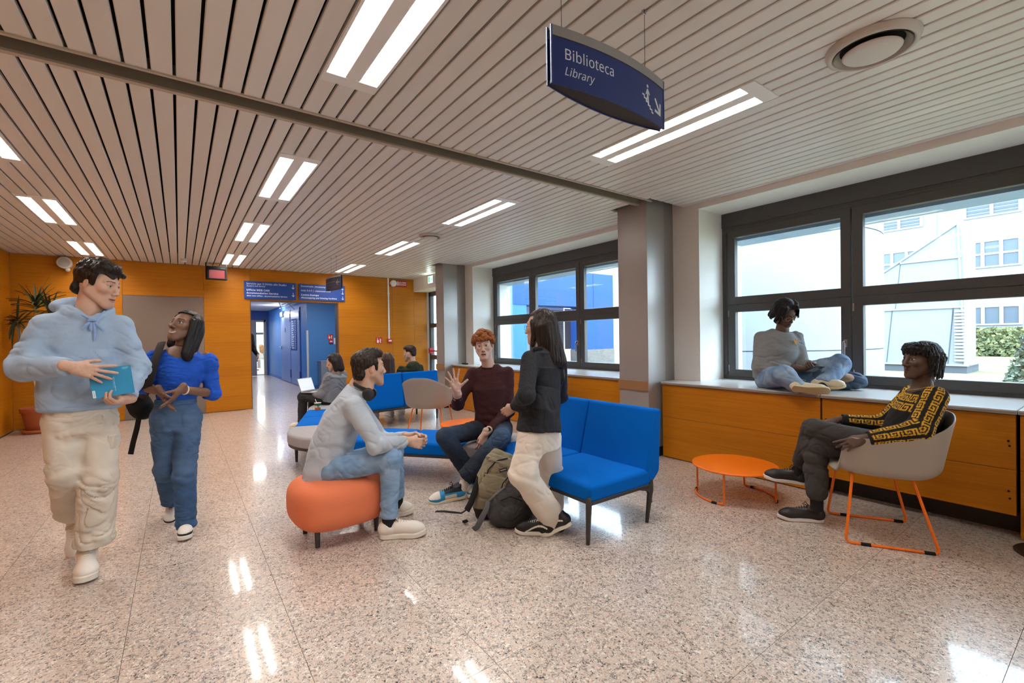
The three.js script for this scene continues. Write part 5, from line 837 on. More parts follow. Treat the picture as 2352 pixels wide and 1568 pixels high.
  put(hp, 'headband', sweep(new THREE.CatmullRomCurve3(band).getPoints(30), Array(31).fill(.0135), 10, .5, V(0, 1, .2)), blk, hp);
  for (const [c, s] of [[cR, 1], [cL, -1]]) { const ax = R.clone().multiplyScalar(s).addScaledVector(F, .25).normalize(), q = new THREE.Quaternion().setFromUnitVectors(V(0, 1, 0), ax), e = lathe([[0, .024], [.026, .023], [.036, .017], [.038, .006], [.038, 0]], 36); e.scale(.95, 1, 1.1); e.applyQuaternion(q); e.translate(c.x, c.y, c.z); put(hp, 'ear_cup', e, blk, hp); const e2 = new THREE.TorusGeometry(.029, .011, 10, 32).rotateX(Math.PI / 2).scale(.95, 1, 1.1); e2.applyQuaternion(q); e2.translate(c.x - ax.x * .008, c.y - ax.y * .008, c.z - ax.z * .008); put(hp, 'cushion', e2, soft, hp); }
}
// ------------------------------------------------------------------ 4. red-haired man with a raised hand
{
  const base = V(2.08, 0, -3.60), F = V(-.52, 0, .85).normalize(), L = UP.clone().cross(F), Q = planeMap(base, F);
  const p = startPerson('curly red-haired man with glasses and maroon sweater raising an open hand', base);
  const J = { pelvis: Q(1132, 980), chest: Q(1128, 890), neck: Q(1121, 836), shR: Q(1086, 858), shL: Q(1166, 856), elR: Q(1051, 928, .04), wrR: Q(1050, 897, .22), elL: Q(1168, 945, .06), wrL: Q(1114, 996, .34), hipR: Q(1112, 984), hipL: Q(1156, 982), knR: Q(1022, 1003, .36), knL: Q(1152, 1006, .46), anR: Q(1084, 1094, .26), anL: Q(1066, 1098, .50) };
  const fw = F.clone().addScaledVector(L, -.10).addScaledVector(UP, -.06).normalize(), H = headFrame(Q(1111, 795, .05), fw, UP.clone().addScaledVector(L, -.08), .98);
  const face = { skin: SKIN.pink, lips: [.46, .17, .15], brow: lin('#7a4524'), iris: lin('#4b5a60'), blush: [.62, .30, .24], open: .35, wide: .96, eyeOpen: .85, neckW: .95, jaw: .95, browW: 1.0 };
  const hs = [handGeo(handFrame(J.wrR, UP.clone().addScaledVector(L, -.30).addScaledVector(F, .15), F.clone().addScaledVector(L, .22), 1.06), { curl: [.05, .04, .06, .08], spread: .34, thumbOut: .95, thumbCurl: -.1 }, false, SKIN.pink), handGeo(handFrame(J.wrL, UP.clone().multiplyScalar(-1).addScaledVector(L, -.35).addScaledVector(F, .2), F.clone().negate().addScaledVector(L, -.4), .98), { curl: [.34, .38, .42, .46], spread: .04, thumbOut: .25, thumbCurl: .6 }, true, SKIN.pink)];
  J.extra = [cone(mix(J.elR, J.wrR, .5), J.wrR, .034, .026), cone(mix(J.elL, J.wrL, .6), J.wrL, .033, .025)];
  bodyMesh(p, J, H, face, hs);
  const S = (px, py, k, w, d) => sec(Q(px, py, k), L, UP, w, d), ma = lin('#3a1315'), nk = cone(Q(1121, 842, .01), H.out(0, -.03, -.02), .056, .07); nk.cut = 1; nk.k = .012;
  const top = [loft([S(1131, 972, .0, .165, .125), S(1130, 945, .0, .155, .12), S(1127, 892, .0, .172, .125), S(1125, 858, -.005, .170, .09), S(1122, 838, -.01, .085, .062)], 2.3), cone(J.shR, J.elR, .060, .052), cone(J.elR, mix(J.elR, J.wrR, .66), .052, .040, 1), cone(J.shL, J.elL, .060, .050), cone(J.elL, mix(J.elL, J.wrL, .82), .050, .038, 1), nk];
  put(p, 'sweater', cloth(top, { rgb: ma, k: .03, cell: .0075, amp: .0022, freq: [6, 12, 6], folds: [fold(J.elR, .08, J.wrR.clone().sub(J.elR), 80, .006), fold(J.elL, .09, J.wrL.clone().sub(J.elL), 70, .006), fold(Q(1130, 960, .1), .14, UP, 75, .004), fold(Q(1095, 890, .1), .1, V(.4, 1, 0), 60, .004), fold(Q(1160, 890, .1), .1, V(-.4, 1, 0), 60, .004)] }), CM.knit);
  { const c = Q(1121, 842, .005), g = []; for (let k = 0; k <= 30; k++) { const a = k / 30 * Math.PI * 2; g.push(c.clone().addScaledVector(L, Math.cos(a) * .066).addScaledVector(F, Math.sin(a) * .062).addScaledVector(UP, -.012 * Math.sin(a))); } put(p, 'collar', sweep(g, g.map(() => .008), 8, .8), mat('#33100f', .95)); }
  const ind = lin('#1a2333'), ind2 = lin('#3f5a7c');
  const legs = [ell(Q(1134, 994, -.02), [.165, .10, .15]), cone(J.hipR, J.knR, .088, .074), cone(J.knR, J.anR, .076, .072, 1), cone(J.hipL, J.knL, .088, .076), cone(J.knL, J.anL, .078, .072, 1)];
  for (const q of legs) q.k = .02;
  put(p, 'jeans', cloth(legs, { k: .02, cell: .0075, amp: .0035, freq: [8, 12, 8], folds: [fold(J.knR, .1, V(.6, 1, .3), 65, .006), fold(mix(J.hipR, J.knR, .3), .12, L, 60, .006), fold(mix(J.knL, J.anL, .7), .1, V(.4, 1, 0), 70, .005)], color: q => { const k = Math.exp(-q.distanceToSquared(J.knL) / .02) * .9 + Math.exp(-q.distanceToSquared(J.knR) / .02) * .35; return shadeOf(blend(ind, ind2, clamp(k)), .9 + .25 * perlin.noise(q.x * 20, q.y * 34, q.z * 20)); } }), CM.denim);
  put(p, 'sock', cloth([cone(mix(J.anL, J.knL, .12), J.anL.clone().add(V(-.02, -.075, .0)), .038, .041)], { rgb: lin('#d9d2c6'), cell: .006, amp: .001, freq: [10, 60, 10] }), CM.knit);
  putShoe(p, SHOES.blueHigh, Q(1066, 1128, .50).setY(.018), at(988, 1131, 3.79).sub(at(1058, 1125, 3.86)).setY(-.03), V(0, 1, .12), 1.0);
  putShoe(p, SHOES.blueHigh, Q(1090, 1120, .24).setY(.002), V(-.6, 0, .8), UP, 1.0);
  const curls = [], r = rngOf(15); for (let k = 0; k < 150; k++) { const a = r() * Math.PI * 2, e = Math.acos(1 - r() * 1.25), d = V(Math.sin(e) * Math.cos(a), Math.cos(e), Math.sin(e) * Math.sin(a)); if (d.z > .45 && d.y < .42) continue; const c = V(d.x * .092, .046 + d.y * .098, -.012 + d.z * .108); const q = ell(c, [.017 + r() * .007, .014 + r() * .006, .017 + r() * .007], new THREE.Quaternion().setFromEuler(new THREE.Euler(r() * 3, r() * 3, r() * 3))); q.k = .006; curls.push(q); }
  for (let k = 0; k < 16; k++) { const x = -.066 + k * .0088, q = ell(V(x, .070 + .012 * Math.sin(k * 2.3), .094 + .008 * Math.cos(k * 1.7) - Math.abs(x) * .35), [.016, .017, .015]); q.k = .006; curls.push(q); }
  put(p, 'hair', hairGeo(H, [ell(V(0, .05, -.02), [.083, .084, .102]), ...curls], { color: '#6b3312', tip: '#b3682c', k: .015, cell: .003, strand: [.003, 140, 120, 140], cut: (x, y, z) => Math.max(Math.min(z - .036, .052 - y), Math.min(-.02 - y, z + .04)) }), CM.hair);
  glasses(p, H, '#b9a98f', { metal: .8 });
  { const c = mix(J.wrL, J.elL, .10), d = J.elL.clone().sub(J.wrL).normalize(), q = new THREE.Quaternion().setFromUnitVectors(V(0, 1, 0), d), g = new THREE.CylinderGeometry(.031, .032, .024, 28, 1, true).applyQuaternion(q).translate(c.x, c.y, c.z), w = new THREE.Group(); w.name = 'wristwatch'; p.add(w); put(p, 'strap', g, mat('#141416', .6), w); const n = F.clone().addScaledVector(L, -.2).addScaledVector(UP, .2); n.addScaledVector(d, -n.dot(d)).normalize(); const f = lathe([[0, .008], [.016, .008], [.0175, .005], [.0175, 0]], 28).applyQuaternion(new THREE.Quaternion().setFromUnitVectors(V(0, 1, 0), n)).translate(c.x + n.x * .030, c.y + n.y * .030, c.z + n.z * .030); put(p, 'watch_face', f, mat('#0c0d10', .15), w); }
}
// ------------------------------------------------------------------ 5. woman in the blazer, seen from behind
{
  const base = V(1.93, 0, -2.32), F = V(-.42, 0, -.91).normalize(), L = UP.clone().cross(F), B = F.clone().negate(), Q0 = planeMap(base, B), Q = (px, py, k = 0) => Q0(px, py, k);   // k: metres towards her back
  const p = startPerson('woman with long dark hair standing in a navy pinstripe blazer and white trousers', base);
  const J = { pelvis: Q(1238, 985), chest: Q(1247, 860), neck: Q(1247, 800), shL: Q(1217, 825, -.02), shR: Q(1283, 830, .02), elL: Q(1208, 908, .02), wrL: Q(1181, 935, -.16), elR: Q(1288, 910, -.08), wrR: Q(1230, 940, -.22), hipL: Q(1222, 1004), hipR: Q(1258, 1004), knL: Q(1200, 1088, -.03), knR: Q(1268, 1095, -.03), anL: Q(1270, 1190, .05), anR: Q(1266, 1182, -.05) };
  const fw = F.clone().addScaledVector(L, .08).addScaledVector(UP, -.04).normalize(), H = headFrame(Q(1240, 752, -.03), fw, UP, .93);
  const face = { skin: SKIN.olive, lips: [.42, .18, .15], brow: lin('#15100e'), iris: lin('#1a110c'), cell: .003, neckW: .85 };
  const hs = [handGeo(handFrame(J.wrL, F.clone().addScaledVector(UP, -.55).addScaledVector(L, .1), R_(L), .86), { curl: [.5, .55, .6, .65], spread: .05, thumbOut: .5, thumbCurl: .6 }, true, SKIN.olive)];
  bodyMesh(p, J, H, face, hs);
  const S = (px, py, k, w, d) => sec(Q(px, py, k), L, UP, w, d), nv = lin('#15161d'), nv2 = lin('#20222c');
  const strip = q => { const u = q.clone().sub(base).dot(L) + .25 * q.clone().sub(base).dot(F); return shadeOf(Math.abs(((u / .011) % 1 + 1) % 1 - .5) < .16 ? nv2 : nv, .95 + .15 * perlin.noise(q.x * 14, q.y * 14, q.z * 14)); };
  const body = [loft([S(1238, 990, .01, .165, .135), S(1240, 950, .01, .155, .125), S(1245, 895, .0, .142, .112), S(1248, 845, .0, .158, .112), S(1248, 815, .0, .145, .085), S(1247, 797, -.005, .07, .055)], 2.2), cone(J.shL, J.elL, .058, .052), cone(J.elL, mix(J.elL, J.wrL, .86), .052, .042, 1), cone(J.shR, J.elR, .058, .052), cone(J.elR, mix(J.elR, J.wrR, .86), .052, .042, 1)];
  put(p, 'blazer', cloth(body, { k: .03, cell: .0065, amp: .0025, freq: [5, 9, 5], color: strip, folds: [fold(J.elL, .09, J.wrL.clone().sub(J.elL), 75, .006), fold(mix(J.shL, J.elL, .9), .07, UP, 90, .005), fold(Q(1262, 930, .12), .12, V(.7, 1, .3), 40, .006), fold(J.elR, .09, UP, 70, .006), fold(Q(1240, 975, .14), .1, L, 30, .004)] }), CM.wool);
  { const g = [sweep([Q(1246, 800, .06), Q(1228, 802, .02), Q(1220, 815, -.06), Q(1216, 850, -.11)], [.011, .014, .016, .012], 8, .5)]; put(p, 'lapel', merge(g), mat('#131318', .85)); }
  const wh = lin('#e6dccf');
  const legs = [loft([S(1240, 1030, .0, .150, .122), S(1239, 990, 0, .150, .118), S(1240, 960, 0, .13, .105)], 2.2), cone(J.hipL, J.knL, .088, .082), cone(J.knL, J.anL, .082, .090, 1), cone(J.hipR, J.knR, .088, .08), cone(J.knR, J.anR, .084, .086, 1)];
  for (const q of legs) q.k = .05;
  put(p, 'trousers', cloth(legs, { k: .025, cell: .0075, amp: .003, freq: [7, 10, 7], rgb: wh, folds: [fold(J.knL.clone().add(V(0, -.02, 0)), .12, V(.5, 1, .2), 55, .010), fold(mix(J.knL, J.anL, .6), .1, V(1, .3, 0), 40, .006), fold(Q(1225, 1030, .1), .12, V(-.6, 1, 0), 55, .005), fold(mix(J.knR, J.anR, .6), .1, L, 40, .005)] }), CM.cotton);
  const toe1 = at(1192, 1222, 3.0).setY(0), heel1 = at(1268, 1228, 2.96).setY(0);
  putShoe(p, SHOES.skate, heel1.setY(.002), toe1.clone().sub(heel1).setY(0), UP, .86);
  putShoe(p, SHOES.skate, at(1312, 1196, 2.93).setY(.075), at(1262, 1228, 2.97).sub(at(1312, 1196, 2.93)).setY(-.075).normalize(), V(.22, 1, .18), .86);
  put(p, 'socks', merge([bar(J.anL.clone().add(V(0, .04, 0)).toArray(), J.anL.clone().add(V(.05, -.08, .02)).toArray(), .04, .036, 14), bar(J.anR.clone().add(V(0, .04, 0)).toArray(), J.anR.clone().add(V(-.03, -.09, -.02)).toArray(), .04, .036, 14)]), mat('#141316', .95));
  const drop = (x, z, a, y1, r0, r1) => cone(V(x, .0, z), V(x * 1.05, y1, z - a), r0, r1);
  const long = [ell(V(0, .052, -.022), [.084, .084, .104]), drop(0, -.075, .05, -.24, .062, .058), drop(-.045, -.065, .05, -.36, .052, .040), drop(.045, -.06, .04, -.24, .052, .045), drop(-.07, -.03, .05, -.42, .040, .024), drop(.072, -.02, .02, -.20, .034, .022), cone(V(-.065, .02, -.02), V(-.085, -.30, -.09), .036, .028), cone(V(.075, .03, .02), V(.082, -.12, .03), .016, .014), cone(V(-.06, -.3, -.1), V(-.085, -.47, -.09), .034, .014)];
  put(p, 'hair', hairGeo(H, long, { color: '#140e0d', tip: '#33251f', k: .03, cell: .0035, strand: [.0035, 75, 5, 75], lump: .003, cut: (x, y, z) => z > .02 && y < .09 ? Math.min(z - .02, .09 - y, .066 - Math.abs(x)) : -.01 }), CM.hair);
  glasses(p, H, '#2a2320', { metal: .2 });
}
function R_(L) { return L.clone().negate(); }
// ------------------------------------------------------------------ 6. woman on the window sill
{
  const base = V(4.40, .795, -1.93), F = V(-.80, 0, .60).normalize(), L = UP.clone().cross(F), Q = planeMap(base, F);
  const p = startPerson('woman with glasses in a grey sweater sitting cross-legged on the sill with a phone', base);
  const J = { pelvis: Q(1775, 868), chest: Q(1785, 800), neck: Q(1797, 757, .05), shR: Q(1748, 776), shL: Q(1829, 775), elR: Q(1744, 842, .05), wrR: Q(1836, 846, .22), elL: Q(1843, 838, .05), wrL: Q(1868, 838, .24), hipR: Q(1762, 868, .03), hipL: Q(1800, 868, .03), knR: Q(1800, 862, .36), knL: Q(1928, 836, .20), anR: Q(1838, 893, .44), anL: Q(1890, 884, .38) };
  const fw = F.clone().addScaledVector(L, .55).addScaledVector(UP, -.92).normalize(), H = headFrame(Q(1803, 718, .10), fw, UP.clone().addScaledVector(F, .6), .95);
  const face = { skin: SKIN.darker, lips: [.12, .045, .04], brow: lin('#0a0706'), iris: lin('#0d0806'), eyeOpen: .4, neckW: .85, nose: 1.15, lipSize: 1.2, cell: .0026 };
  const hs = [handGeo(handFrame(J.wrR, L.clone().addScaledVector(UP, -.3).addScaledVector(F, .25), UP.clone().addScaledVector(F, -.3), .88), { curl: [.4, .45, .5, .5], spread: .08, thumbOut: .4, thumbCurl: .6 }, false, SKIN.darker), handGeo(handFrame(J.wrL, L.clone().multiplyScalar(-.35).addScaledVector(F, .7).addScaledVector(UP, -.25), UP.clone().addScaledVector(L, -.5), .88), { curl: [.45, .5, .5, .55], spread: .08, thumbOut: .4, thumbCurl: .6 }, true, SKIN.darker)];
  J.extra = [cone(mix(J.elR, J.wrR, .7), J.wrR, .030, .023), cone(mix(J.elL, J.wrL, .7), J.wrL, .03, .023)];
  bodyMesh(p, J, H, face, hs);
  const S = (px, py, k, w, d) => sec(Q(px, py, k), L, UP, w, d), gr = lin('#85878a'), nk = cone(Q(1797, 760, .05), H.out(0, -.05, -.02), .05, .06); nk.cut = 1; nk.k = .01;
  const top = [loft([S(1775, 872, 0, .165, .13), S(1778, 845, .01, .17, .14), S(1787, 800, .02, .165, .13), S(1791, 775, .03, .155, .095), S(1796, 759, .04, .08, .065)], 2.3), cone(J.shR, J.elR, .062, .058), cone(J.elR, mix(J.elR, J.wrR, .82), .058, .042, 1), cone(J.shL, J.elL, .06, .055), cone(J.elL, mix(J.elL, J.wrL, .75), .055, .042, 1), nk];
  put(p, 'sweater', cloth(top, { rgb: gr, k: .03, cell: .008, amp: .003, freq: [5, 9, 5], folds: [fold(J.elR, .1, L, 60, .007), fold(Q(1785, 850, .14), .13, V(.2, 1, .2), 60, .006), fold(J.elL, .09, UP, 70, .006)] }), CM.knit);
  put(p, 'chest_print', plate([[-.022, .02], [-.006, .03], [-.004, .012], [.004, .034], [.01, .012], [.024, .026], [.014, -.004], [.006, -.03], [-.008, -.006]], .004).applyQuaternion(new THREE.Quaternion().setFromUnitVectors(V(0, 0, 1), F.clone().addScaledVector(L, .5).normalize())).translate(...Q(1827, 786, .125).toArray()), mat('#b8863c', .6));
  const dn = lin('#647f9f'), dn2 = lin('#9fb4ca'), col = q => shadeOf(blend(dn, dn2, clamp(.35 + .9 * perlin.noise(q.x * 8, q.y * 8, q.z * 8))), .92 + .22 * perlin.noise(q.x * 26, q.y * 36, q.z * 26));
  const legs = [ell(Q(1778, 878, .0), [.17, .10, .14]), cone(J.hipR, J.knR, .10, .085), cone(J.knR, J.anR, .080, .062, 1), cone(J.hipL, J.knL, .095, .08), cone(J.knL, J.anL, .078, .066, 1)];
  put(p, 'jeans', cloth(legs, { k: .03, cell: .008, amp: .0045, freq: [7, 11, 7], bottom: .797, floor: .79, folds: [fold(J.knR, .12, V(.5, 1, .5), 55, .008), fold(J.knL, .12, V(1, .5, 0), 55, .008), fold(J.anL, .1, L, 70, .006)], color: col }), CM.denim);
  put(p, 'ankle', cloth([cone(J.anL, Q(1880, 893, .44), .038, .035), cone(J.anR, Q(1846, 894, .44), .036, .03)], { rgb: lin('#161417'), cell: .008, amp: .001 }), CM.knit);
  putShoe(p, SHOES.beige, Q(1822, 893, .50), L.clone().addScaledVector(UP, -.10), F.clone().negate().addScaledVector(UP, .5), .92); putShoe(p, SHOES.beige, Q(1868, 893, .36), L.clone().addScaledVector(UP, .10).addScaledVector(F, .25), UP.clone().addScaledVector(F, .3), .78);
  const r = rngOf(31), locks = []; for (let k = 0; k < 46; k++) { const a = r() * Math.PI * 2; const d = V(Math.sin(a) * .074, .06 + r() * .045, Math.cos(a) * .085 - .01); if (d.z > .04 && Math.abs(d.x) < .05) continue; const e = V(d.x * 1.25, -.03 - r() * .055, d.z * 1.12 - .004 + (d.x > 0 ? .006 : -.010)); const q = cone(d, e, .016, .008); q.k = .01; locks.push(q); }
  put(p, 'hair', hairGeo(H, [ell(V(0, .05, -.02), [.085, .084, .104]), ...locks, cone(V(-.07, .06, -.02), V(-.115, -.045, -.03), .03, .010), cone(V(-.06, .05, -.05), V(-.10, -.055, -.075), .03, .010), cone(V(-.05, .1, .06), V(-.072, .01, .085), .02, .01), cone(V(.04, .11, .07), V(.07, .0, .085), .018, .01)], { color: '#0d0b0c', tip: '#241e1e', lump: .004, strand: [.004, 80, 18, 80], cut: (x, y, z) => z > .03 && y < .085 && Math.abs(x) < .06 ? Math.min(z - .03, .085 - y, .062 - Math.abs(x)) : -.01 }), CM.hair);
  glasses(p, H, '#c9a58a', { metal: .8 });
  const ph = thing('phone', 'dark mobile phone held by the woman on the window sill', 'phone', Q(1872, 847, .33).toArray()); { const n = UP.clone().addScaledVector(F, -.35).normalize(), y = F.clone().addScaledVector(L, .25); y.addScaledVector(n, -y.dot(n)).normalize(); ph.quaternion.setFromRotationMatrix(new THREE.Matrix4().makeBasis(y.clone().cross(n), y, n)); }
  mesh('case', rbx(-.036, .036, -.074, .074, -.0045, .0045, .006, 2), mat('#1b1c20', .35), ph); mesh('screen', rbx(-.033, .033, -.071, .071, .0046, .0056, .0005, 1), mat('#8fa0b4', .1), ph);
  const bag = thing('handbag', 'slouched denim and tan bag lying on the sill against the window', 'bag', [4.62, SILL, -1.44]), bq = planeMap(V(4.62, 0, -1.44), F);
  put(bag, 'body', cloth([ell(bq(1955, 874, 0), [.10, .075, .12]), ell(bq(1930, 882, .0), [.10, .05, .1])], { rgb: lin('#3f4d63'), cell: .009, amp: .006, bottom: SILL + .001, floor: .78 }), CM.denim, bag);
  put(bag, 'flap', cloth([ell(bq(1938, 868, .03), [.09, .045, .085]), cone(bq(1905, 884, .1), bq(1930, 886, .06), .02, .02)], { rgb: lin('#9a7a62'), cell: .008, amp: .005, bottom: SILL + .002, floor: .78 }), CM.cotton, bag);
}
// ------------------------------------------------------------------ 7. woman in the tub chair
{
  const base = V(3.60, 0, -1.0), F = V(-.5, 0, -.866).normalize(), L = UP.clone().cross(F), Q0 = planeMap(base, L), Q = (px, py, k = 0) => Q0(px, py, k);   // k: metres towards her left, the camera side
  const p = startPerson('woman in a black sweater with gold key pattern leaning back in a tub chair', base);
  const J = { pelvis: Q(2090, 1035), chest: Q(2118, 940), neck: Q(2118, 885, .0), shL: Q(2146, 912, .165), shR: Q(2098, 905, -.165), elL: Q(2110, 990, .25), wrL: Q(1985, 1008, .27), elR: Q(2030, 975, -.22), wrR: Q(1925, 964, -.22), hipL: Q(2070, 1035, .09), hipR: Q(2070, 1035, -.09), knL: Q(1868, 985, -.03), knR: Q(1872, 1024, -.03), anL: Q(1838, 1068, -.17), anR: Q(1876, 1140, .02) };
  const fw = F.clone().addScaledVector(L, .42).addScaledVector(UP, .04).normalize(), H = headFrame(Q(2116, 828, .0), fw, UP.clone().addScaledVector(F, -.06), .93);
  const face = { skin: SKIN.dark, lips: [.115, .045, .038], brow: lin('#080605'), iris: lin('#0b0705'), eyeOpen: .85, neckW: .88, nose: 1.2, lipSize: 1.3, wide: .98 };
  const hs = [handGeo(handFrame(J.wrL, F.clone().addScaledVector(UP, -.42).addScaledVector(L, .1), R_(L).addScaledVector(UP, -.55), .9), { curl: [.12, .3, .38, .42], spread: .12, thumbOut: .4, thumbCurl: .5 }, true, SKIN.dark), handGeo(handFrame(J.wrR, F.clone().addScaledVector(UP, -.25), UP.clone().negate(), .9), { curl: [.3, .3, .35, .4], spread: .1, thumbOut: .3, thumbCurl: .5 }, false, SKIN.dark)];
  J.extra = [loft([sec(Q(2117, 925, 0), L, UP.clone().addScaledVector(F, -.2), .13, .085), sec(Q(2118, 897, 0), L, UP.clone().addScaledVector(F, -.1), .085, .06)], 2.2)];
  bodyMesh(p, J, H, face, hs);
  const S = (px, py, w, d, lean) => sec(Q(px, py, 0), L, UP.clone().addScaledVector(F, lean).normalize(), w, d), bk = lin('#191614'), gold = lin('#dfa92e');
  // the key pattern: a running meander in a band, u along it and v across, both in cells
  const key = (u, v) => { const x = ((u % 8) + 8) % 8, G = ['11111110', '10000010', '10111010', '10101010', '10001010', '11111011'], j = Math.floor(v * 6); return j >= 0 && j < 6 && G[j][Math.floor(x)] === '1'; };
  const arm = (a, e, w, out) => q => { // position along the sleeve and round it
    const ab = e.clone().sub(a), t = q.clone().sub(a).dot(ab) / ab.lengthSq(), bw = w.clone().sub(e), t2 = q.clone().sub(e).dot(bw) / bw.lengthSq(); const on2 = t2 > 0 && t > .8, c = on2 ? e.clone().addScaledVector(bw, clamp(t2)) : a.clone().addScaledVector(ab, clamp(t, -.4, 1)), ax = (on2 ? bw : ab).clone().normalize(), d = q.clone().sub(c); const o = out.clone().addScaledVector(ax, -out.dot(ax)).normalize(), s = ax.clone().cross(o); return [on2 ? ab.length() + t2 * bw.length() : t * ab.length(), Math.atan2(d.dot(s), d.dot(o)), d.length()]; };
  const aL = arm(J.shL, J.elL, J.wrL, L.clone().addScaledVector(UP, .25)), aR = arm(J.shR, J.elR, J.wrR, UP.clone().addScaledVector(L, .35));
  const color = q => {
    const k = .92 + .15 * perlin.noise(q.x * 14, q.y * 14, q.z * 14), side = q.clone().sub(base).dot(L); let hit = false;
    for (const [f, sh, on] of [[aL, 1, side > .10], [aR, -1, side < -.10]]) { if (!on) continue; const [u, a, r] = f(q); if (r > .10 || u > .47 || u < -.06) continue; for (const c of [-.95, 0, .95]) { const v = (a - c) / .58 + .5; if (v > 0 && v < 1 && key(u / .0085, v)) hit = true; } }
    if (Math.abs(side) < .17) { const c = q.clone().sub(J.neck), dn = -(c.y) ; const fr = c.dot(F); if (fr > .0 && dn > .045 && dn < .155) { for (const t of [.05, .105]) { const v = (dn - t) / .042; if (v > 0 && v < 1 && key(side / .0085, v)) hit = true; } } }
    return hit ? shadeOf(gold, k) : shadeOf(bk, k);
  };
  const nk = ell(Q(2116, 886, 0).addScaledVector(F, .03), [.07, .05, .075]); nk.cut = 1; nk.k = .01;
  const top = [loft([S(2066, 1046, .16, .125, -.4), S(2080, 1010, .162, .13, -.35), S(2103, 958, .165, .125, -.25), S(2117, 920, .165, .092, -.2), S(2119, 893, .085, .062, -.1)], 2.3), cone(J.shL, J.elL, .068, .066), cone(J.elL, mix(J.elL, J.wrL, .93), .064, .042, 1), cone(J.shR, J.elR, .066, .062), cone(J.elR, mix(J.elR, J.wrR, .93), .06, .042, 1), nk];
  put(p, 'sweater', cloth(top, { k: .03, cell: .0046, amp: .003, freq: [5, 8, 5], color, folds: [fold(J.elL, .1, J.wrL.clone().sub(J.elL), 60, .006), fold(Q(2075, 1000, .1), .14, F.clone().addScaledVector(UP, .7), 45, .006)] }), CM.knit);
  const ch = lin('#3d3836'), trou = [ell(Q(2082, 1052, 0), [.165, .10, .15]), cone(J.hipL, J.knL, .090, .070), cone(J.knL, mix(J.knL, J.anL, .9), .070, .058), cone(J.hipR, J.knR, .090, .072), cone(J.knR, mix(J.knR, J.anR, .9), .078, .064)]; for (const q of trou) q.k = .022;
  put(p, 'trousers', cloth(trou, { k: .022, rgb: ch, cell: .0078, amp: .0045, freq: [7, 12, 7], folds: [fold(mix(J.hipL, J.knL, .3), .12, V(.3, 1, 0), 55, .006), fold(mix(J.knR, J.anR, .45), .13, V(.5, 1, 0), 55, .008), fold(J.knL, .09, F, 60, .006), fold(J.anR.clone().add(V(0, .05, 0)), .08, F, 80, .006)] }), CM.cotton);
  put(p, 'socks', merge([bar(mix(J.anR, J.knR, .12).toArray(), J.anR.clone().add(V(0, -.09, 0)).toArray(), .040, .038, 14), bar(mix(J.anL, J.knL, .12).toArray(), J.anL.clone().add(V(-.01, -.08, -.02)).toArray(), .04, .036, 14)]), mat('#131213', .95));
  const heelR = at(1888, 1200, 3.1).setY(.002), toeR = at(1790, 1190, 3.17).setY(.002); putShoe(p, SHOES.darkHigh, heelR, toeR.clone().sub(heelR), UP, .95);
  putShoe(p, SHOES.darkHigh, Q(1852, 1113, -.17), F.clone().addScaledVector(UP, .06), UP.clone().addScaledVector(F, .02), .95);
  const r = rngOf(8), locks = []; for (let k = 0; k < 120; k++) { const a = r() * Math.PI * 2, h = r(), d = V(Math.sin(a) * (.05 + .028 * h), .115 - h * .06, Math.cos(a) * (.055 + .035 * h) - .014); const front = Math.cos(a) > .45; const e = V(Math.sin(a) * (.088 + r() * .012), front ? .032 + r() * .03 : -.035 - r() * .075, Math.cos(a) * .103 - .012); const m = mix(d, e, .5).add(V(Math.sin(a) * .016, .022, Math.cos(a) * .016)); for (const [u, v, ra, rb] of [[d, m, .011, .010], [m, e, .010, .0055]]) { const q = cone(u, v, ra, rb); q.k = .003; locks.push(q); } }
  put(p, 'hair', hairGeo(H, [ell(V(0, .05, -.02), [.083, .084, .101]), ...locks], { color: '#0b0909', tip: '#211a19', k: .004, cell: .0032, strand: [.0025, 120, 50, 120], cut: (x, y, z) => z > .03 && y < .078 && Math.abs(x) < .055 ? Math.min(z - .105, .03 - y) : -.01 }), CM.hair);
  { const c = Q(2117, 893, 0), g = []; for (let k = 0; k <= 20; k++) { const a = -1.9 + 3.8 * k / 20; g.push(c.clone().addScaledVector(L, Math.sin(a) * .062).addScaledVector(F, .015 + Math.cos(a) * .062).addScaledVector(UP, -.02 * Math.cos(a) + .012)); } put(p, 'necklace', sweep(g, g.map(() => .0016), 5), mat('#d8b04a', .3, { metalness: .9 })); }
}
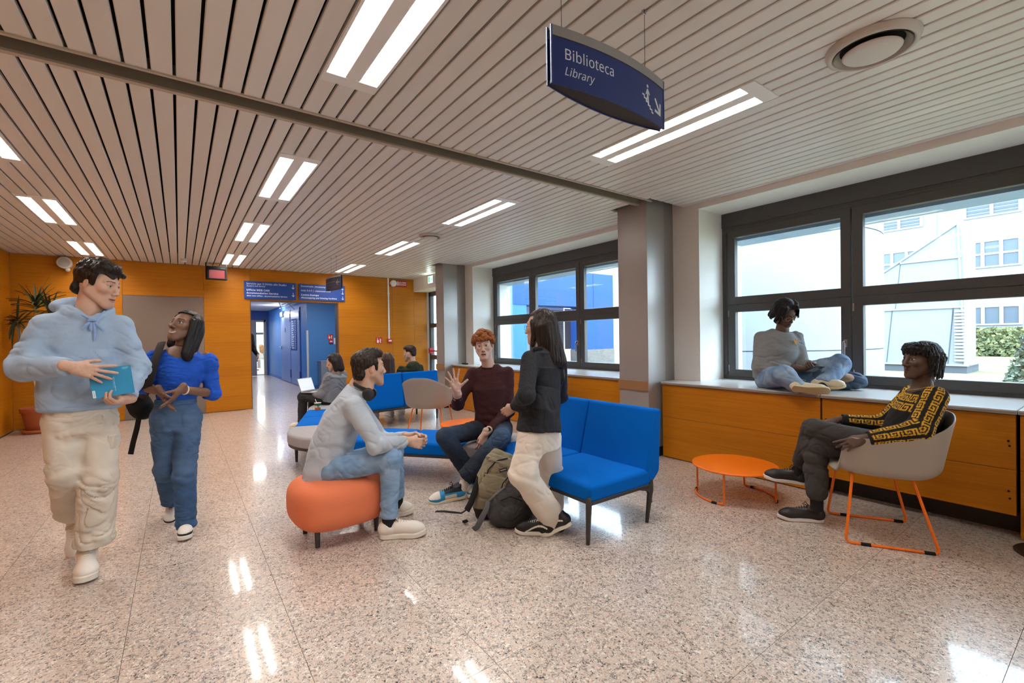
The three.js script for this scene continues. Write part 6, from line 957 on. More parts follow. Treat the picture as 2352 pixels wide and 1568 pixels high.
// ------------------------------------------------------------------ the people farther back
function seatedFar(o) {
  const F = o.f.clone().normalize(), L = UP.clone().cross(F), N = o.n ?? F.clone().negate(), Q = planeMap(o.base, N), p = startPerson(o.label, o.base), S = (px, py, k, w, d) => sec(Q(px, py, k), L, UP.clone().addScaledVector(F, o.lean ?? .05).normalize(), w, d);
  const b = o.base, seat = (o.seat ?? .37) + .085, g = (l, f, y) => b.clone().addScaledVector(L, l).addScaledVector(F, f).setY(b.y + y);
  const [hx, hy] = o.head, [nx, ny] = o.neck, neck = Q(nx, ny), chest = mix(neck, g(0, 0, seat), .42), pel = g(0, 0, seat);
  const J = { pelvis: pel, chest, neck: neck.clone(), shL: neck.clone().addScaledVector(L, .165).add(V(0, -.055, 0)), shR: neck.clone().addScaledVector(L, -.165).add(V(0, -.055, 0)) };
  for (const [k, s] of [['L', 1], ['R', -1]]) { J['el' + k] = J['sh' + k].clone().addScaledVector(F, .10).addScaledVector(L, s * .05).add(V(0, -.25, 0)); J['wr' + k] = J['el' + k].clone().addScaledVector(F, .22).addScaledVector(L, -s * .10).add(V(0, -.02, 0)); J['hip' + k] = g(s * .09, 0, seat - .01); J['kn' + k] = g(s * .11, .42, seat + .02); J['an' + k] = g(s * .1, .46, .09); }
  const H = headFrame(Q(hx, hy), o.hf ?? F, UP, o.hs ?? .95), face = { skin: o.skin, lips: shadeOf(o.skin, .6), brow: lin('#1a120e'), iris: lin('#1a110c'), cell: .006, neckW: o.neckW ?? .95 };
  const hs = [handGeo(handFrame(J.wrR, F, UP.clone().negate(), .9), { curl: [.3, .3, .35, .4] }, false, o.skin, .006), handGeo(handFrame(J.wrL, F, UP.clone().negate(), .9), { curl: [.3, .3, .35, .4] }, true, o.skin, .006)];
  bodyMesh(p, J, H, face, hs);
  const mid = mix(pel, neck, .5), top = [loft([sec(pel.clone().add(V(0, -.06, 0)), L, UP, o.w * 1.0, .13), sec(mid, L, UP, o.w * 1.02, .13), sec(mix(pel, neck, .82), L, UP, o.w * 1.02, .115), sec(neck.clone().add(V(0, -.02, 0)), L, UP, .085, .065)], 2.3)];
  for (const k of ['L', 'R']) top.push(cone(J['sh' + k], J['el' + k], .062, .056), cone(J['el' + k], mix(J['el' + k], J['wr' + k], .9), .056, .042, 1));
  if (o.hood) top.push(ell(neck.clone().addScaledVector(F, -.075).add(V(0, -.02, 0)), [.115, .085, .07]), ell(neck.clone().addScaledVector(F, -.10).add(V(0, -.10, 0)), [.09, .09, .05]));
  const nk = cone(neck, H.out(0, -.03, -.02), .056, .07); nk.cut = 1; nk.k = .01; top.push(nk);
  put(p, o.hood ? 'hoodie' : 'sweater', cloth(top, { rgb: lin(o.top), k: .035, cell: .012, amp: .005, freq: [5, 9, 5] }), CM.knit);
  const legs = [ell(g(0, -.01, seat - .02), [.165, .105, .15])]; for (const k of ['L', 'R']) legs.push(cone(J['hip' + k], J['kn' + k], .088, .07), cone(J['kn' + k], J['an' + k], .068, .058, 1));
  put(p, 'trousers', cloth(legs, { rgb: lin(o.legs), k: .03, cell: .012, amp: .004 }), CM.denim);
  for (const k of ['L', 'R']) putShoe(p, SHOES.white, J['an' + k].clone().addScaledVector(F, -.06).setY(b.y + .002), F, UP, .92);
  put(p, 'hair', hairGeo(H, o.hair, { color: o.hc, tip: o.hc2, k: .03, cell: .006, strand: o.strand ?? [.003, 70, 6, 70], cut: o.cut }), CM.hair);
  return { p, J, F, L, g };
}
const longHair = [ell(V(0, .05, -.022), [.086, .085, .105]), cone(V(-.05, 0, -.06), V(-.06, -.20, -.075), .055, .045), cone(V(.05, 0, -.06), V(.06, -.20, -.075), .055, .045), cone(V(0, 0, -.08), V(0, -.23, -.085), .06, .05)], openFace = (x, y, z) => z > .02 && y < .09 ? Math.min(z - .02, .09 - y, .066 - Math.abs(x)) : -.01;
{
  const N = V(-.25, 0, .97);
  const a = seatedFar({ label: 'dark-haired woman in a grey sweatshirt seen from behind with a laptop on her lap', base: V(1.78, 0, -6.86), f: V(-.62, 0, -.78), n: N, head: [766, 832], neck: [772, 853], hf: V(-.8, -.25, -.5), skin: SKIN.fair, w: .185, top: '#85878b', legs: '#2b2a2e', hc: '#17110f', hc2: '#2e2320', lean: .1, hair: [ell(V(0, .05, -.022), [.09, .088, .108]), cone(V(-.05, 0, -.05), V(-.06, -.10, -.06), .055, .045), cone(V(.06, 0, -.04), V(.07, -.11, -.03), .052, .04), cone(V(0, 0, -.08), V(0, -.12, -.085), .06, .05)], cut: openFace });
  const lap = thing('laptop', 'open silver laptop on the lap of the woman in the grey sweatshirt', 'laptop', a.g(.02, .30, .535).toArray()); lap.rotation.y = Math.atan2(-a.F.x, -a.F.z);
  mesh('base', rbx(-.15, .15, 0, .014, -.105, .105, .004, 1), mat('#b5b7ba', .35, { metalness: .6 }), lap); mesh('keyboard', rbx(-.13, .13, .014, .0155, -.08, .02, .0007, 1), M.dark, lap);
  const lid = mesh('lid', rbx(-.15, .15, 0, .20, -.004, .004, .003, 1).rotateX(-.35).translate(0, .012, -.105), mat('#b5b7ba', .35, { metalness: .6 }), lap); mesh('screen', rbx(-.14, .14, .012, .19, .0042, .0056, .0006, 1).rotateX(-.35).translate(0, .012, -.105), new THREE.MeshStandardMaterial({ color: '#dfe6ee', emissive: '#c8d4e4', emissiveIntensity: .5, roughness: .3 }), lid);
  const b = seatedFar({ label: 'short-haired man in a dark green hoodie seen from behind on the far blue sofa', base: V(2.98, 0, -6.92), f: V(-.1, 0, -1), n: V(-.35, 0, .94), head: [941, 812], neck: [944, 838], hf: V(-.62, -.12, -.78), hs: 1.0, skin: SKIN.fair, w: .215, top: '#26301f', legs: '#23262c', hood: true, hc: '#1a120e', hc2: '#33251d', strand: [.003, 90, 60, 90], hair: [ell(V(0, .058, -.018), [.080, .078, .100]), ell(V(0, .1, .03), [.066, .034, .06]), ell(V(0, -.005, -.07), [.066, .05, .034])], cut: (x, y, z) => Math.max(Math.min(z - .03, .075 - y), Math.min(-.0 - y, z + .05)) });
  const c = seatedFar({ label: 'woman with long brown hair seen from behind on the far blue sofa', base: V(2.42, 0, -6.86), f: V(.1, 0, -1), n: V(-.3, 0, .95), head: [890, 828], neck: [893, 856], hf: V(.25, -.1, -1), skin: SKIN.fair, w: .18, top: '#3b3a40', legs: '#5a6f8c', hc: '#21150f', hc2: '#4b3324', hair: longHair, cut: openFace });
  const tb = thing('side_table', 'small low table holding the dark laptop in front of the far sofa', 'table', [2.78, 0, -7.70]); mesh('table_top', rbx(-.25, .25, .56, .58, -.2, .2, .006, 1), M.greyCloth, tb); for (const [x, z] of [[-.2, -.15], [.2, -.15], [-.2, .15], [.2, .15]]) mesh('leg', bar([x * 1.1, 0, z * 1.1], [x, .56, z], .012), M.leg, tb);
  const l2 = thing('laptop', 'open dark laptop with a lit blue screen beyond the far sofa', 'laptop', [2.82, .581, -7.68]); l2.rotation.y = -.33;
  mesh('base', rbx(-.18, .18, 0, .016, -.12, .12, .004, 1), mat('#26272a', .4), l2); mesh('keyboard', rbx(-.15, .15, .016, .0175, -.09, .03, .0007, 1), M.black, l2); const d2 = mesh('lid', rbx(-.18, .18, 0, .255, -.004, .004, .003, 1).rotateX(-.15).translate(0, .016, -.12), mat('#26272a', .4), l2);
  const scr = canvasTexture(256, 180, (q, w, h) => { q.fillStyle = '#3d6196'; q.fillRect(0, 0, w, h); q.fillStyle = '#8fa9cc'; q.fillRect(12, 14, 170, 140); q.fillStyle = '#55759f'; for (let i = 0; i < 10; i++) q.fillRect(22, 26 + i * 12, 90 + (i * 37) % 50, 4); });
  mesh('screen', new THREE.BoxGeometry(.335, .215, .0012).translate(0, .13, .0048).rotateX(-.15).translate(0, .016, -.12), new THREE.MeshStandardMaterial({ color: '#111', emissive: '#ffffff', emissiveMap: scr, emissiveIntensity: .9, roughness: .3 }), d2);
}
{ // someone standing in the corridor, mostly hidden by the door jamb
  const base = V(1.12, 0, -11.6), F = V(.15, 0, 1).normalize(), L = UP.clone().cross(F), g = (l, f, y) => base.clone().addScaledVector(L, l).addScaledVector(F, f).setY(y), p = startPerson('person in dark clothes mostly hidden by the left edge of the doorway', base);
  const J = { pelvis: g(0, 0, .92), chest: g(0, 0, 1.2), neck: g(0, 0, 1.46), shL: g(.17, 0, 1.40), shR: g(-.17, 0, 1.40), elL: g(.22, -.04, 1.12), wrL: g(.27, .10, .98), elR: g(-.23, -.04, 1.12), wrR: g(-.2, .12, .95), hipL: g(.09, 0, .9), hipR: g(-.09, 0, .9), knL: g(.1, .03, .5), knR: g(-.1, 0, .5), anL: g(.1, 0, .09), anR: g(-.1, -.02, .09) };
  const H = headFrame(g(0, .03, 1.60), F, UP, .95), face = { skin: SKIN.fair, lips: [.4, .17, .14], brow: lin('#1a120e'), iris: lin('#1a110c'), cell: .006 };
  bodyMesh(p, J, H, face, [handGeo(handFrame(J.wrL, V(.1, -1, .2), R_(L), .9), { curl: [.5, .5, .55, .6] }, true, SKIN.fair, .006), handGeo(handFrame(J.wrR, V(0, -1, .1), L, .9), { curl: [.3, .3, .3, .3] }, false, SKIN.fair, .006)]);
  put(p, 'jacket', cloth([loft([sec(g(0, 0, .86), L, UP, .17, .12), sec(g(0, 0, 1.15), L, UP, .17, .12), sec(g(0, 0, 1.38), L, UP, .18, .1), sec(g(0, 0, 1.47), L, UP, .08, .06)]), cone(J.shL, J.elL, .058, .05), cone(J.elL, J.wrL, .05, .04, 1), cone(J.shR, J.elR, .058, .05), cone(J.elR, J.wrR, .05, .04, 1)], { rgb: lin('#191a1e'), cell: .014 }), CM.wool);
  put(p, 'trousers', cloth([loft([sec(g(0, 0, .84), L, UP, .16, .11), sec(g(0, 0, .96), L, UP, .15, .1)]), cone(J.hipL, J.knL, .085, .066), cone(J.knL, J.anL, .066, .058, 1), cone(J.hipR, J.knR, .085, .066), cone(J.knR, J.anR, .066, .058, 1)], { rgb: lin('#1d1e24'), cell: .014 }), CM.denim);
  for (const k of ['L', 'R']) putShoe(p, SHOES.darkHigh, J['an' + k].clone().addScaledVector(F, -.06).setY(.002), F, UP, .95);
  put(p, 'hair', hairGeo(H, [ell(V(0, .055, -.02), [.082, .082, .102])], { color: '#1a120e', cell: .006, cut: openFace }), CM.hair);
  const pp = thing('paper_sheet', 'white paper held by the person in dark clothes at the doorway', 'paper', J.wrL.clone().add(V(.02, -.16, .06)).toArray()); mesh('sheet', bx(-.03, .03, -.13, .05, -.004, .004), M.white, pp); pp.rotation.y = .5;
}
{ // the office past the corridor: someone on a swivel chair by a bright window
  const a = seatedFar({ label: 'fair-haired person in a white top in the room past the corridor', base: V(2.42, .10, -22.2), f: V(-.5, 0, -.85), n: V(-.1, 0, 1), head: [599, 797], neck: [600, 806], skin: SKIN.fair, w: .18, top: '#d8d2c6', legs: '#2b3550', hc: '#8a5f33', hc2: '#b98a54', hair: longHair, cut: openFace });
  const c = thing('office_chair', 'black swivel chair in the room at the end of the corridor', 'chair', [2.44, 0, -22.2]); mesh('seat', rbx(-.24, .24, .42, .48, -.24, .24, .04), M.dark, c); mesh('backrest', rbx(-.2, .2, .55, .95, .22, .27, .03), M.dark, c); mesh('column', cyl(.03, .03, .34, 12, 0, .08, 0), M.dark, c); for (let k = 0; k < 5; k++) mesh('foot', bar([0, .1, 0], [Math.cos(k * 1.257) * .3, .05, Math.sin(k * 1.257) * .3], .022), M.dark, c);
  const w = shell('window_3'); mesh('frame', [bx(1.4, 3.4, .9, 1.0, -24.98, -24.9), bx(1.4, 3.4, 2.4, 2.5, -24.98, -24.9), bx(1.4, 1.5, .9, 2.5, -24.98, -24.9), bx(3.3, 3.4, .9, 2.5, -24.98, -24.9), bx(2.62, 2.72, .9, 2.5, -24.98, -24.9), bx(1.4, 3.4, 1.6, 1.7, -24.98, -24.9)], M.frame, w);
  mesh('pane', bx(1.45, 3.35, .95, 2.45, -24.97, -24.95), new THREE.MeshStandardMaterial({ color: '#dfe8f2', emissive: '#dfeaf6', emissiveIntensity: 1.1 }), w);
  const q = new THREE.RectAreaLight(new THREE.Color().setRGB(.85, .93, 1), 5, 1.8, 1.4); q.position.set(2.4, 1.7, -24.88); q.rotation.y = Math.PI; scene.add(q);
}
// ================================================================== signs and small things
const signBlue = '#123f94';
function textSign(w, h, draw, thick = .02) { const t = canvasTexture(1024, Math.round(1024 * h / w), draw); t.anisotropy = 8; const g = new THREE.BoxGeometry(w, h, .0016); return [g, new THREE.MeshStandardMaterial({ map: t, roughness: .45 })]; }
const arrowDown = (q, x, y, s) => { q.fillRect(x - s * .06, y, s * .12, s); q.beginPath(); q.lineWidth = s * .13; q.moveTo(x - s * .30, y + s * .66); q.lineTo(x, y + s * .97); q.lineTo(x + s * .30, y + s * .66); q.stroke(); };
function wallBoard(label, x0, x1, y0, y1, draw) {
  const t = thing('direction_sign', label, 'sign', [(x0 + x1) / 2, (y0 + y1) / 2, BACK]); const w = x1 - x0, h = y1 - y0;
  mesh('board', rbx(-w / 2, w / 2, -h / 2, h / 2, .002, .035, .004, 1), mat(signBlue, .45), t); const [g, m] = textSign(w - .006, h - .006, draw); g.translate(0, 0, .0362); mesh('lettering', g, m, t);
}
wallBoard('blue sign over the doorway listing Servizio per il Diritto allo Studio', 1.003, 1.90, 2.088, 2.424, (q, w, h) => {
  q.fillStyle = signBlue; q.fillRect(0, 0, w, h); q.fillStyle = q.strokeStyle = '#e9edf4'; const T = (s, x, y, f) => { q.font = f; q.fillText(s, x, y); };
  T('Servizio per il Diritto allo Studio', 36, 72, '56px sans-serif'); T('Student Aid Service', 36, 118, 'italic 42px sans-serif'); T('Ufficio WEB CAM', 36, 210, 'bold 56px sans-serif'); T('Accommodation Service', 36, 274, 'bold 54px sans-serif'); T('Web Cam Office - Accommodation Service', 36, 330, 'italic bold 40px sans-serif'); arrowDown(q, 965, 40, 92); arrowDown(q, 965, 215, 92);
});
wallBoard('blue sign over the doorway listing Economato, Aule 3-4-5 and Centro Stampa', 1.953, 2.852, 2.095, 2.42, (q, w, h) => {
  q.fillStyle = signBlue; q.fillRect(0, 0, w, h); q.fillStyle = q.strokeStyle = '#e9edf4'; const T = (s, x, y, f) => { q.font = f; q.fillText(s, x, y); };
  T('Economato |', 36, 66, '54px sans-serif'); T('Purchasing Office', 350, 66, 'italic bold 42px sans-serif'); T('Aule 3-4-5 |', 36, 164, '54px sans-serif'); T('Classrooms 3-4-5', 345, 164, 'italic bold 42px sans-serif'); T('Centro Stampa', 36, 266, 'bold 54px sans-serif'); T('Photocopying and Printing Facilities', 36, 330, 'italic bold 46px sans-serif'); arrowDown(q, 970, 20, 82); arrowDown(q, 970, 124, 82); arrowDown(q, 970, 250, 82);
});
// ---- hanging lens-shaped signs
function lensSign(label, pos, turn, len, h, cap, wires, draw, face) {
  const t = thing('hanging_sign', label, 'sign', pos, turn), H = len / 2, bulge = .034, n = 24;
  const arc = (s, k) => { const x = -H + len * k / n; return [x, s * (.012 + bulge * (1 - (x / H) ** 2))]; };
  for (const s of [1, -1]) {
    const curve = (y0, y1, off, uvs) => { const pos_ = [], uv = [], idx = []; for (let k = 0; k <= n; k++) { const [x, z] = arc(s, k); for (const y of [y0, y1]) { pos_.push(x, y, z + s * off); uv.push(s > 0 ? k / n : 1 - k / n, y === y0 ? 0 : 1); } } for (let k = 0; k <= n; k++) { const [x, z] = arc(s, k); for (const y of [y0, y1]) { pos_.push(x, y, z + s * (off - .005)); uv.push(s > 0 ? k / n : 1 - k / n, y === y0 ? 0 : 1); } }
      const N = 2 * (n + 1), q = (a, b, c, d) => s > 0 ? idx.push(a, b, c, a, c, d) : idx.push(a, c, b, a, d, c); for (let k = 0; k < n; k++) { const a = 2 * k; q(a, a + 2, a + 3, a + 1); q(N + a, N + a + 1, N + a + 3, N + a + 2); q(a, N + a, N + a + 2, a + 2); q(a + 1, a + 3, N + a + 3, N + a + 1); } q(0, 1, N + 1, N); q(2 * n, N + 2 * n, N + 2 * n + 1, 2 * n + 1);
      const g = new THREE.BufferGeometry(); g.setAttribute('position', new THREE.Float32BufferAttribute(pos_, 3)); g.setAttribute('uv', new THREE.Float32BufferAttribute(uv, 2)); g.setIndex(idx); const c = g.toNonIndexed(); c.computeVertexNormals(); return c; };
    const tex = canvasTexture(1400, Math.round(1400 * (h - cap) / len), draw); tex.anisotropy = 8;
    mesh('face_panel', curve(0, h - cap - .003, 0), new THREE.MeshStandardMaterial({ map: tex, roughness: .4 }), t); mesh('top_rail', curve(h - cap, h, .001), mat('#9a9b9a', .35, { metalness: .6 }), t);
  }
  const o = []; for (let k = 0; k <= n; k++) o.push(arc(1, k)); for (let k = n; k >= 0; k--) o.push(arc(-1, k));
  const under = plate(o.map(([x, z]) => [x * .99, z * .9]), .012).rotateX(-Math.PI / 2).translate(0, .004, 0); mesh('underside', under, mat('#2b2320', .6), t); mesh('top_cap', plate(o.map(([x, z]) => [x * .99, z * .9]), .008).rotateX(-Math.PI / 2).translate(0, h - .014, 0), M.dark, t);
  for (const s of [-1, 1]) for (const z of [-.011, .011]) mesh('end_clip', bx(s * H - .003, s * H + .003, 0, h, z - .003, z + .003), mat('#1b3a78', .4), t);
  for (const x of wires) { const top = CEIL - pos[1]; mesh('wire', bar([x, h - .01, 0], [x, top, 0], .0012, .0012, 5), M.dark, t); mesh('hook', [new THREE.TorusGeometry(.009, .0022, 6, 14).translate(x, top - .008, 0), cyl(.012, .012, .003, 12, x, top - .003, 0)], M.chrome, t); }
  return t;
}
lensSign('curved blue Biblioteca Library sign hanging from two wires', [1.404, 2.182, -1.235], 0, .645, .208, .036, [-.262, .214], (q, w, h) => {
  q.fillStyle = '#0b286a'; q.fillRect(0, 0, w, h); q.fillStyle = q.strokeStyle = '#d9dbe0'; q.font = '118px sans-serif'; q.fillText('Biblioteca', 110, 158); q.font = 'italic 92px sans-serif'; q.fillText('Library', 108, 282);
  q.lineWidth = 15; q.lineCap = 'butt'; q.beginPath(); let x = 1010, y = 172; q.moveTo(x, y); for (let i = 0; i < 5; i++) { q.lineTo(x + 32, y); q.lineTo(x + 32, y + 24); x += 32; y += 24; } q.lineTo(x + 26, y); q.stroke();
  q.beginPath(); q.arc(1098, 76, 15, 0, 7); q.fill(); q.lineCap = 'round'; q.lineWidth = 26; q.beginPath(); q.moveTo(1098, 112); q.lineTo(1100, 160); q.stroke(); q.lineWidth = 15; q.beginPath(); q.moveTo(1094, 165); q.lineTo(1088, 208); q.moveTo(1106, 165); q.lineTo(1114, 232); q.moveTo(1092, 112); q.lineTo(1074, 150); q.moveTo(1104, 112); q.lineTo(1130, 142); q.stroke();
  q.lineCap = 'butt'; q.lineWidth = 26; q.beginPath(); q.moveTo(1228, 140); q.lineTo(1316, 250); q.moveTo(1326, 160); q.lineTo(1322, 262); q.lineTo(1222, 252); q.stroke();
});
lensSign('small dark blue sign hanging end-on before the doorway signs, with a left arrow', [2.09, 2.115, -7.86], -Math.PI / 2 + .12, .62, .215, .02, [-.11, .11], (q, w, h) => { q.fillStyle = '#12244c'; q.fillRect(0, 0, w, h); q.strokeStyle = q.fillStyle = '#c9cedb'; q.lineWidth = 26; q.beginPath(); q.moveTo(1330, h * .45); q.lineTo(1120, h * .45); q.moveTo(1200, h * .22); q.lineTo(1115, h * .45); q.lineTo(1200, h * .68); q.stroke(); q.fillStyle = '#8f99b4'; for (let i = 0; i < 14; i++) q.fillRect(120 + i * 66, h * .34, 44 + (i * 5) % 14, 22); q.fillStyle = '#6f7b9a'; for (let i = 0; i < 12; i++) q.fillRect(120 + i * 56, h * .56, 38 + (i * 7) % 12, 16); });
{ // red display box
  const t = thing('display_box', 'black-framed box with a dull red screen hanging from the ceiling', 'display', [.553, 2.374, -9.50], .12);
  mesh('case', plate([[-.15, 0], [.15, 0], [.15, .225], [-.15, .225]], .12, .006, [[[-.118, .02], [-.118, .168], [.118, .168], [.118, .02]]]).translate(0, 0, -.1), M.black, t); mesh('screen', bx(-.125, .125, .015, .18, .0, .008), mat('#7a101a', .35), t); mesh('back', bx(-.145, .145, .005, .22, -.1, -.09), M.black, t); mesh('sensor', rbx(.05, .13, .19, .205, .018, .026, .003, 1), mat('#77777a', .3), t); mesh('bracket', [bx(-.16, -.145, .0, .285, -.06, -.02), bx(.145, .16, 0, .285, -.06, -.02)], M.dark, t);
}
{ // loudspeaker, detector, vents
  const s = thing('loudspeaker', 'round white loudspeaker high on the back wall above the plant', 'loudspeaker', [-1.42, 2.545, BACK]);
  mesh('body', lathe([[0, 0], [.085, 0], [.09, .05], [.092, .13], [.082, .145], [.075, .138], [0, .136]], 32).rotateX(Math.PI / 2), mat('#cfc8bd', .5), s); mesh('grille', lathe([[0, .140], [.07, .139], [.072, .136], [0, .136]], 32).rotateX(Math.PI / 2), mat('#a9a196', .7), s); mesh('bracket', [bar([.0, -.05, .02], [.03, -.115, .1], .018), new THREE.SphereGeometry(.033, 14, 10).translate(.035, -.105, .11)], mat('#cfc8bd', .5), s);
  const d = thing('smoke_detector', 'small white smoke detector on the ceiling left of the red display box', 'detector', [.085, CEIL, -9.28]); mesh('base', cyl(.05, .05, .018, 24, 0, -.018, 0), M.lightBody, d); mesh('cap', lathe([[0, -.055], [.028, -.053], [.038, -.04], [.042, -.018], [0, -.018]], 24), M.lightBody, d);
  const vent = (label, x, z, r) => { const v = thing('ceiling_vent', label, 'vent', [x, CEIL, z], 0, 'round ceiling vents'); const m = mat('#c2bbb1', .5); mesh('ring', lathe([[r * .84, -.001], [r * .84, -.03], [r * .90, -.034], [r * .97, -.026], [r, -.008], [r, -.001]].reverse(), 64), m, v); mesh('cavity', cyl(r * .86, r * .86, .002, 64, 0, -.004, 0), M.black, v); mesh('inner_cone', lathe([[r * .83, -.030], [r * .70, -.008], [r * .68, -.008], [r * .81, -.032]].reverse(), 64), mat('#a39a8e', .4), v); mesh('disc', lathe([[0, -.050], [r * .45, -.048], [r * .60, -.042], [r * .635, -.034], [r * .60, -.030], [0, -.028]], 64), mat('#cdc7be', .5), v); mesh('stem', cyl(.012, .012, .03, 10, 0, -.03, 0), M.dark, v); return v; };
  vent('large round ceiling vent near the window side, right of the library sign', 2.706, -.755, .185); vent('far round ceiling vent beside the window-side ceiling lights', 2.727, -5.56, .15);
}
{ // fire alarm things on the back wall
  const red = M.red, wht = mat('#e8e4df', .5);
  const al = thing('alarm_sounder', 'white round alarm sounder with a red lettered plate, top right of the back wall', 'alarm', [3.84, 2.54, BACK]); mesh('plate', rbx(0, .40, -.065, .065, .0, .045, .01), red, al); mesh('sounder', lathe([[0, 0], [.075, 0], [.075, .06], [.06, .075], [.03, .078], [0, .078]], 28).rotateX(Math.PI / 2).translate(.075, .0, 0), wht, al);
  const tx = canvasTexture(512, 256, (q, w, h) => { q.fillStyle = '#b8202a'; q.fillRect(0, 0, w, h); q.fillStyle = '#eee'; q.fillRect(8, 40, 20, 190); q.fillRect(52, 20, 26, 200); q.fillRect(96, 60, 20, 160); q.font = 'bold 92px sans-serif'; q.fillText('ALLARME', 130, 110, 360); q.fillText('INCENDIO', 130, 210, 360); }); mesh('lettering', new THREE.BoxGeometry(.235, .12, .001).translate(.275, 0, .0458), new THREE.MeshStandardMaterial({ map: tx, roughness: .5 }), al);
  const cd = thing('conduit', 'thin white vertical conduit running down the back wall', 'conduit', [3.808, 0, BACK]); mesh('tube', rbx(-.018, .018, 1.288, 2.655, .0, .022, .005), wht, cd); mesh('clip', [1.5, 1.9, 2.3].map(y => bx(-.022, .022, y, y + .02, 0, .025)), wht, cd);
  const call = (label, x, y, z) => { const c = thing('call_point', label, 'alarm', [x, y, z], 0, 'red manual call points'); mesh('box', rbx(-.05, .05, -.045, .045, .0, .05, .008), red, c); mesh('glass', rbx(-.034, .034, -.018, .02, .05, .053, .001, 1), mat('#e6dedb', .3), c); return c; };
  call('red manual call point at the foot of the white conduit', 3.817, 1.25, BACK); call('red manual call point on the blue corridor wall under a red sign', 3.325, 1.245, -12.94);
  const pict = canvasTexture(256, 256, (q, w, h) => { q.fillStyle = '#c02028'; q.fillRect(0, 0, w, h); q.fillStyle = q.strokeStyle = '#f2eeee'; q.beginPath(); q.arc(62, 42, 20, 0, 7); q.fill(); q.fillStyle = '#c02028'; q.beginPath(); q.arc(62, 42, 10, 0, 7); q.fill(); q.fillStyle = '#f2eeee'; q.fillRect(54, 70, 24, 80); q.fillRect(40, 120, 78, 84); q.beginPath(); q.arc(78, 196, 40, 0, 7); q.fill(); q.fillRect(92, 96, 14, 40); for (const [x, y, r] of [[190, 200, 30], [178, 150, 26], [198, 110, 26], [186, 70, 22]]) { q.beginPath(); q.arc(x, y, r, 0, 7); q.fill(); } q.fillStyle = '#c02028'; q.beginPath(); q.arc(190, 196, 11, 0, 7); q.fill(); });
  const fs = (label, x, y, z, w) => { const c = thing('fire_sign', label, 'sign', [x, y, z], 0, 'red fire alarm pictogram signs'); mesh('sheet', bx(-w / 2, w / 2, -w / 2, w / 2, .001, .004), red, c); mesh('pictogram', new THREE.BoxGeometry(w * .96, w * .96, .0008).translate(0, 0, .0046), new THREE.MeshStandardMaterial({ map: pict, roughness: .5 }), c); };
  fs('square red fire alarm pictogram on the orange back wall', 3.578, 1.26, BACK, .138); fs('square red fire alarm pictogram on the blue corridor wall', 3.317, 1.375, -12.94, .14);
  const np = thing('notice', 'blank white notice on the blue corridor wall by the doorway edge', 'notice', [3.48, 1.255, -12.94]); mesh('sheet', bx(-.075, .075, -.085, .085, .001, .004), wht, np);
  const a2 = thing('alarm_sounder', 'red and white alarm plate high on the blue corridor wall, cut by the sign', 'alarm', [3.26, 2.36, -12.94]); mesh('plate', rbx(0, .36, -.055, .055, 0, .045, .01), red, a2); mesh('sounder', lathe([[0, 0], [.07, 0], [.07, .05], [0, .07]], 24).rotateX(Math.PI / 2).translate(.07, 0, 0), wht, a2);
  const ex = thing('exit_sign', 'lit green and white exit sign at the far end of the window wall', 'sign', [4.395, 2.535, -8.93]); mesh('case', rbx(-.03, .022, -.07, .09, -.12, .12, .006), wht, ex);
  const et = canvasTexture(256, 160, (q, w, h) => { q.fillStyle = '#e9fff2'; q.fillRect(0, 0, w, h); q.fillStyle = '#2f9f68'; q.fillRect(20, 20, 100, 120); q.fillRect(140, 60, 60, 36); q.beginPath(); q.moveTo(196, 36); q.lineTo(240, 78); q.lineTo(196, 120); q.fill(); }); mesh('lit_panel', new THREE.BoxGeometry(.004, .15, .22).translate(-.032, .01, 0), new THREE.MeshStandardMaterial({ color: '#223', emissive: '#fff', emissiveMap: et, emissiveIntensity: 1.3 }), ex);
  const el = new THREE.PointLight('#dfffee', .15); el.position.set(4.33, 2.54, -8.93); scene.add(el);
}
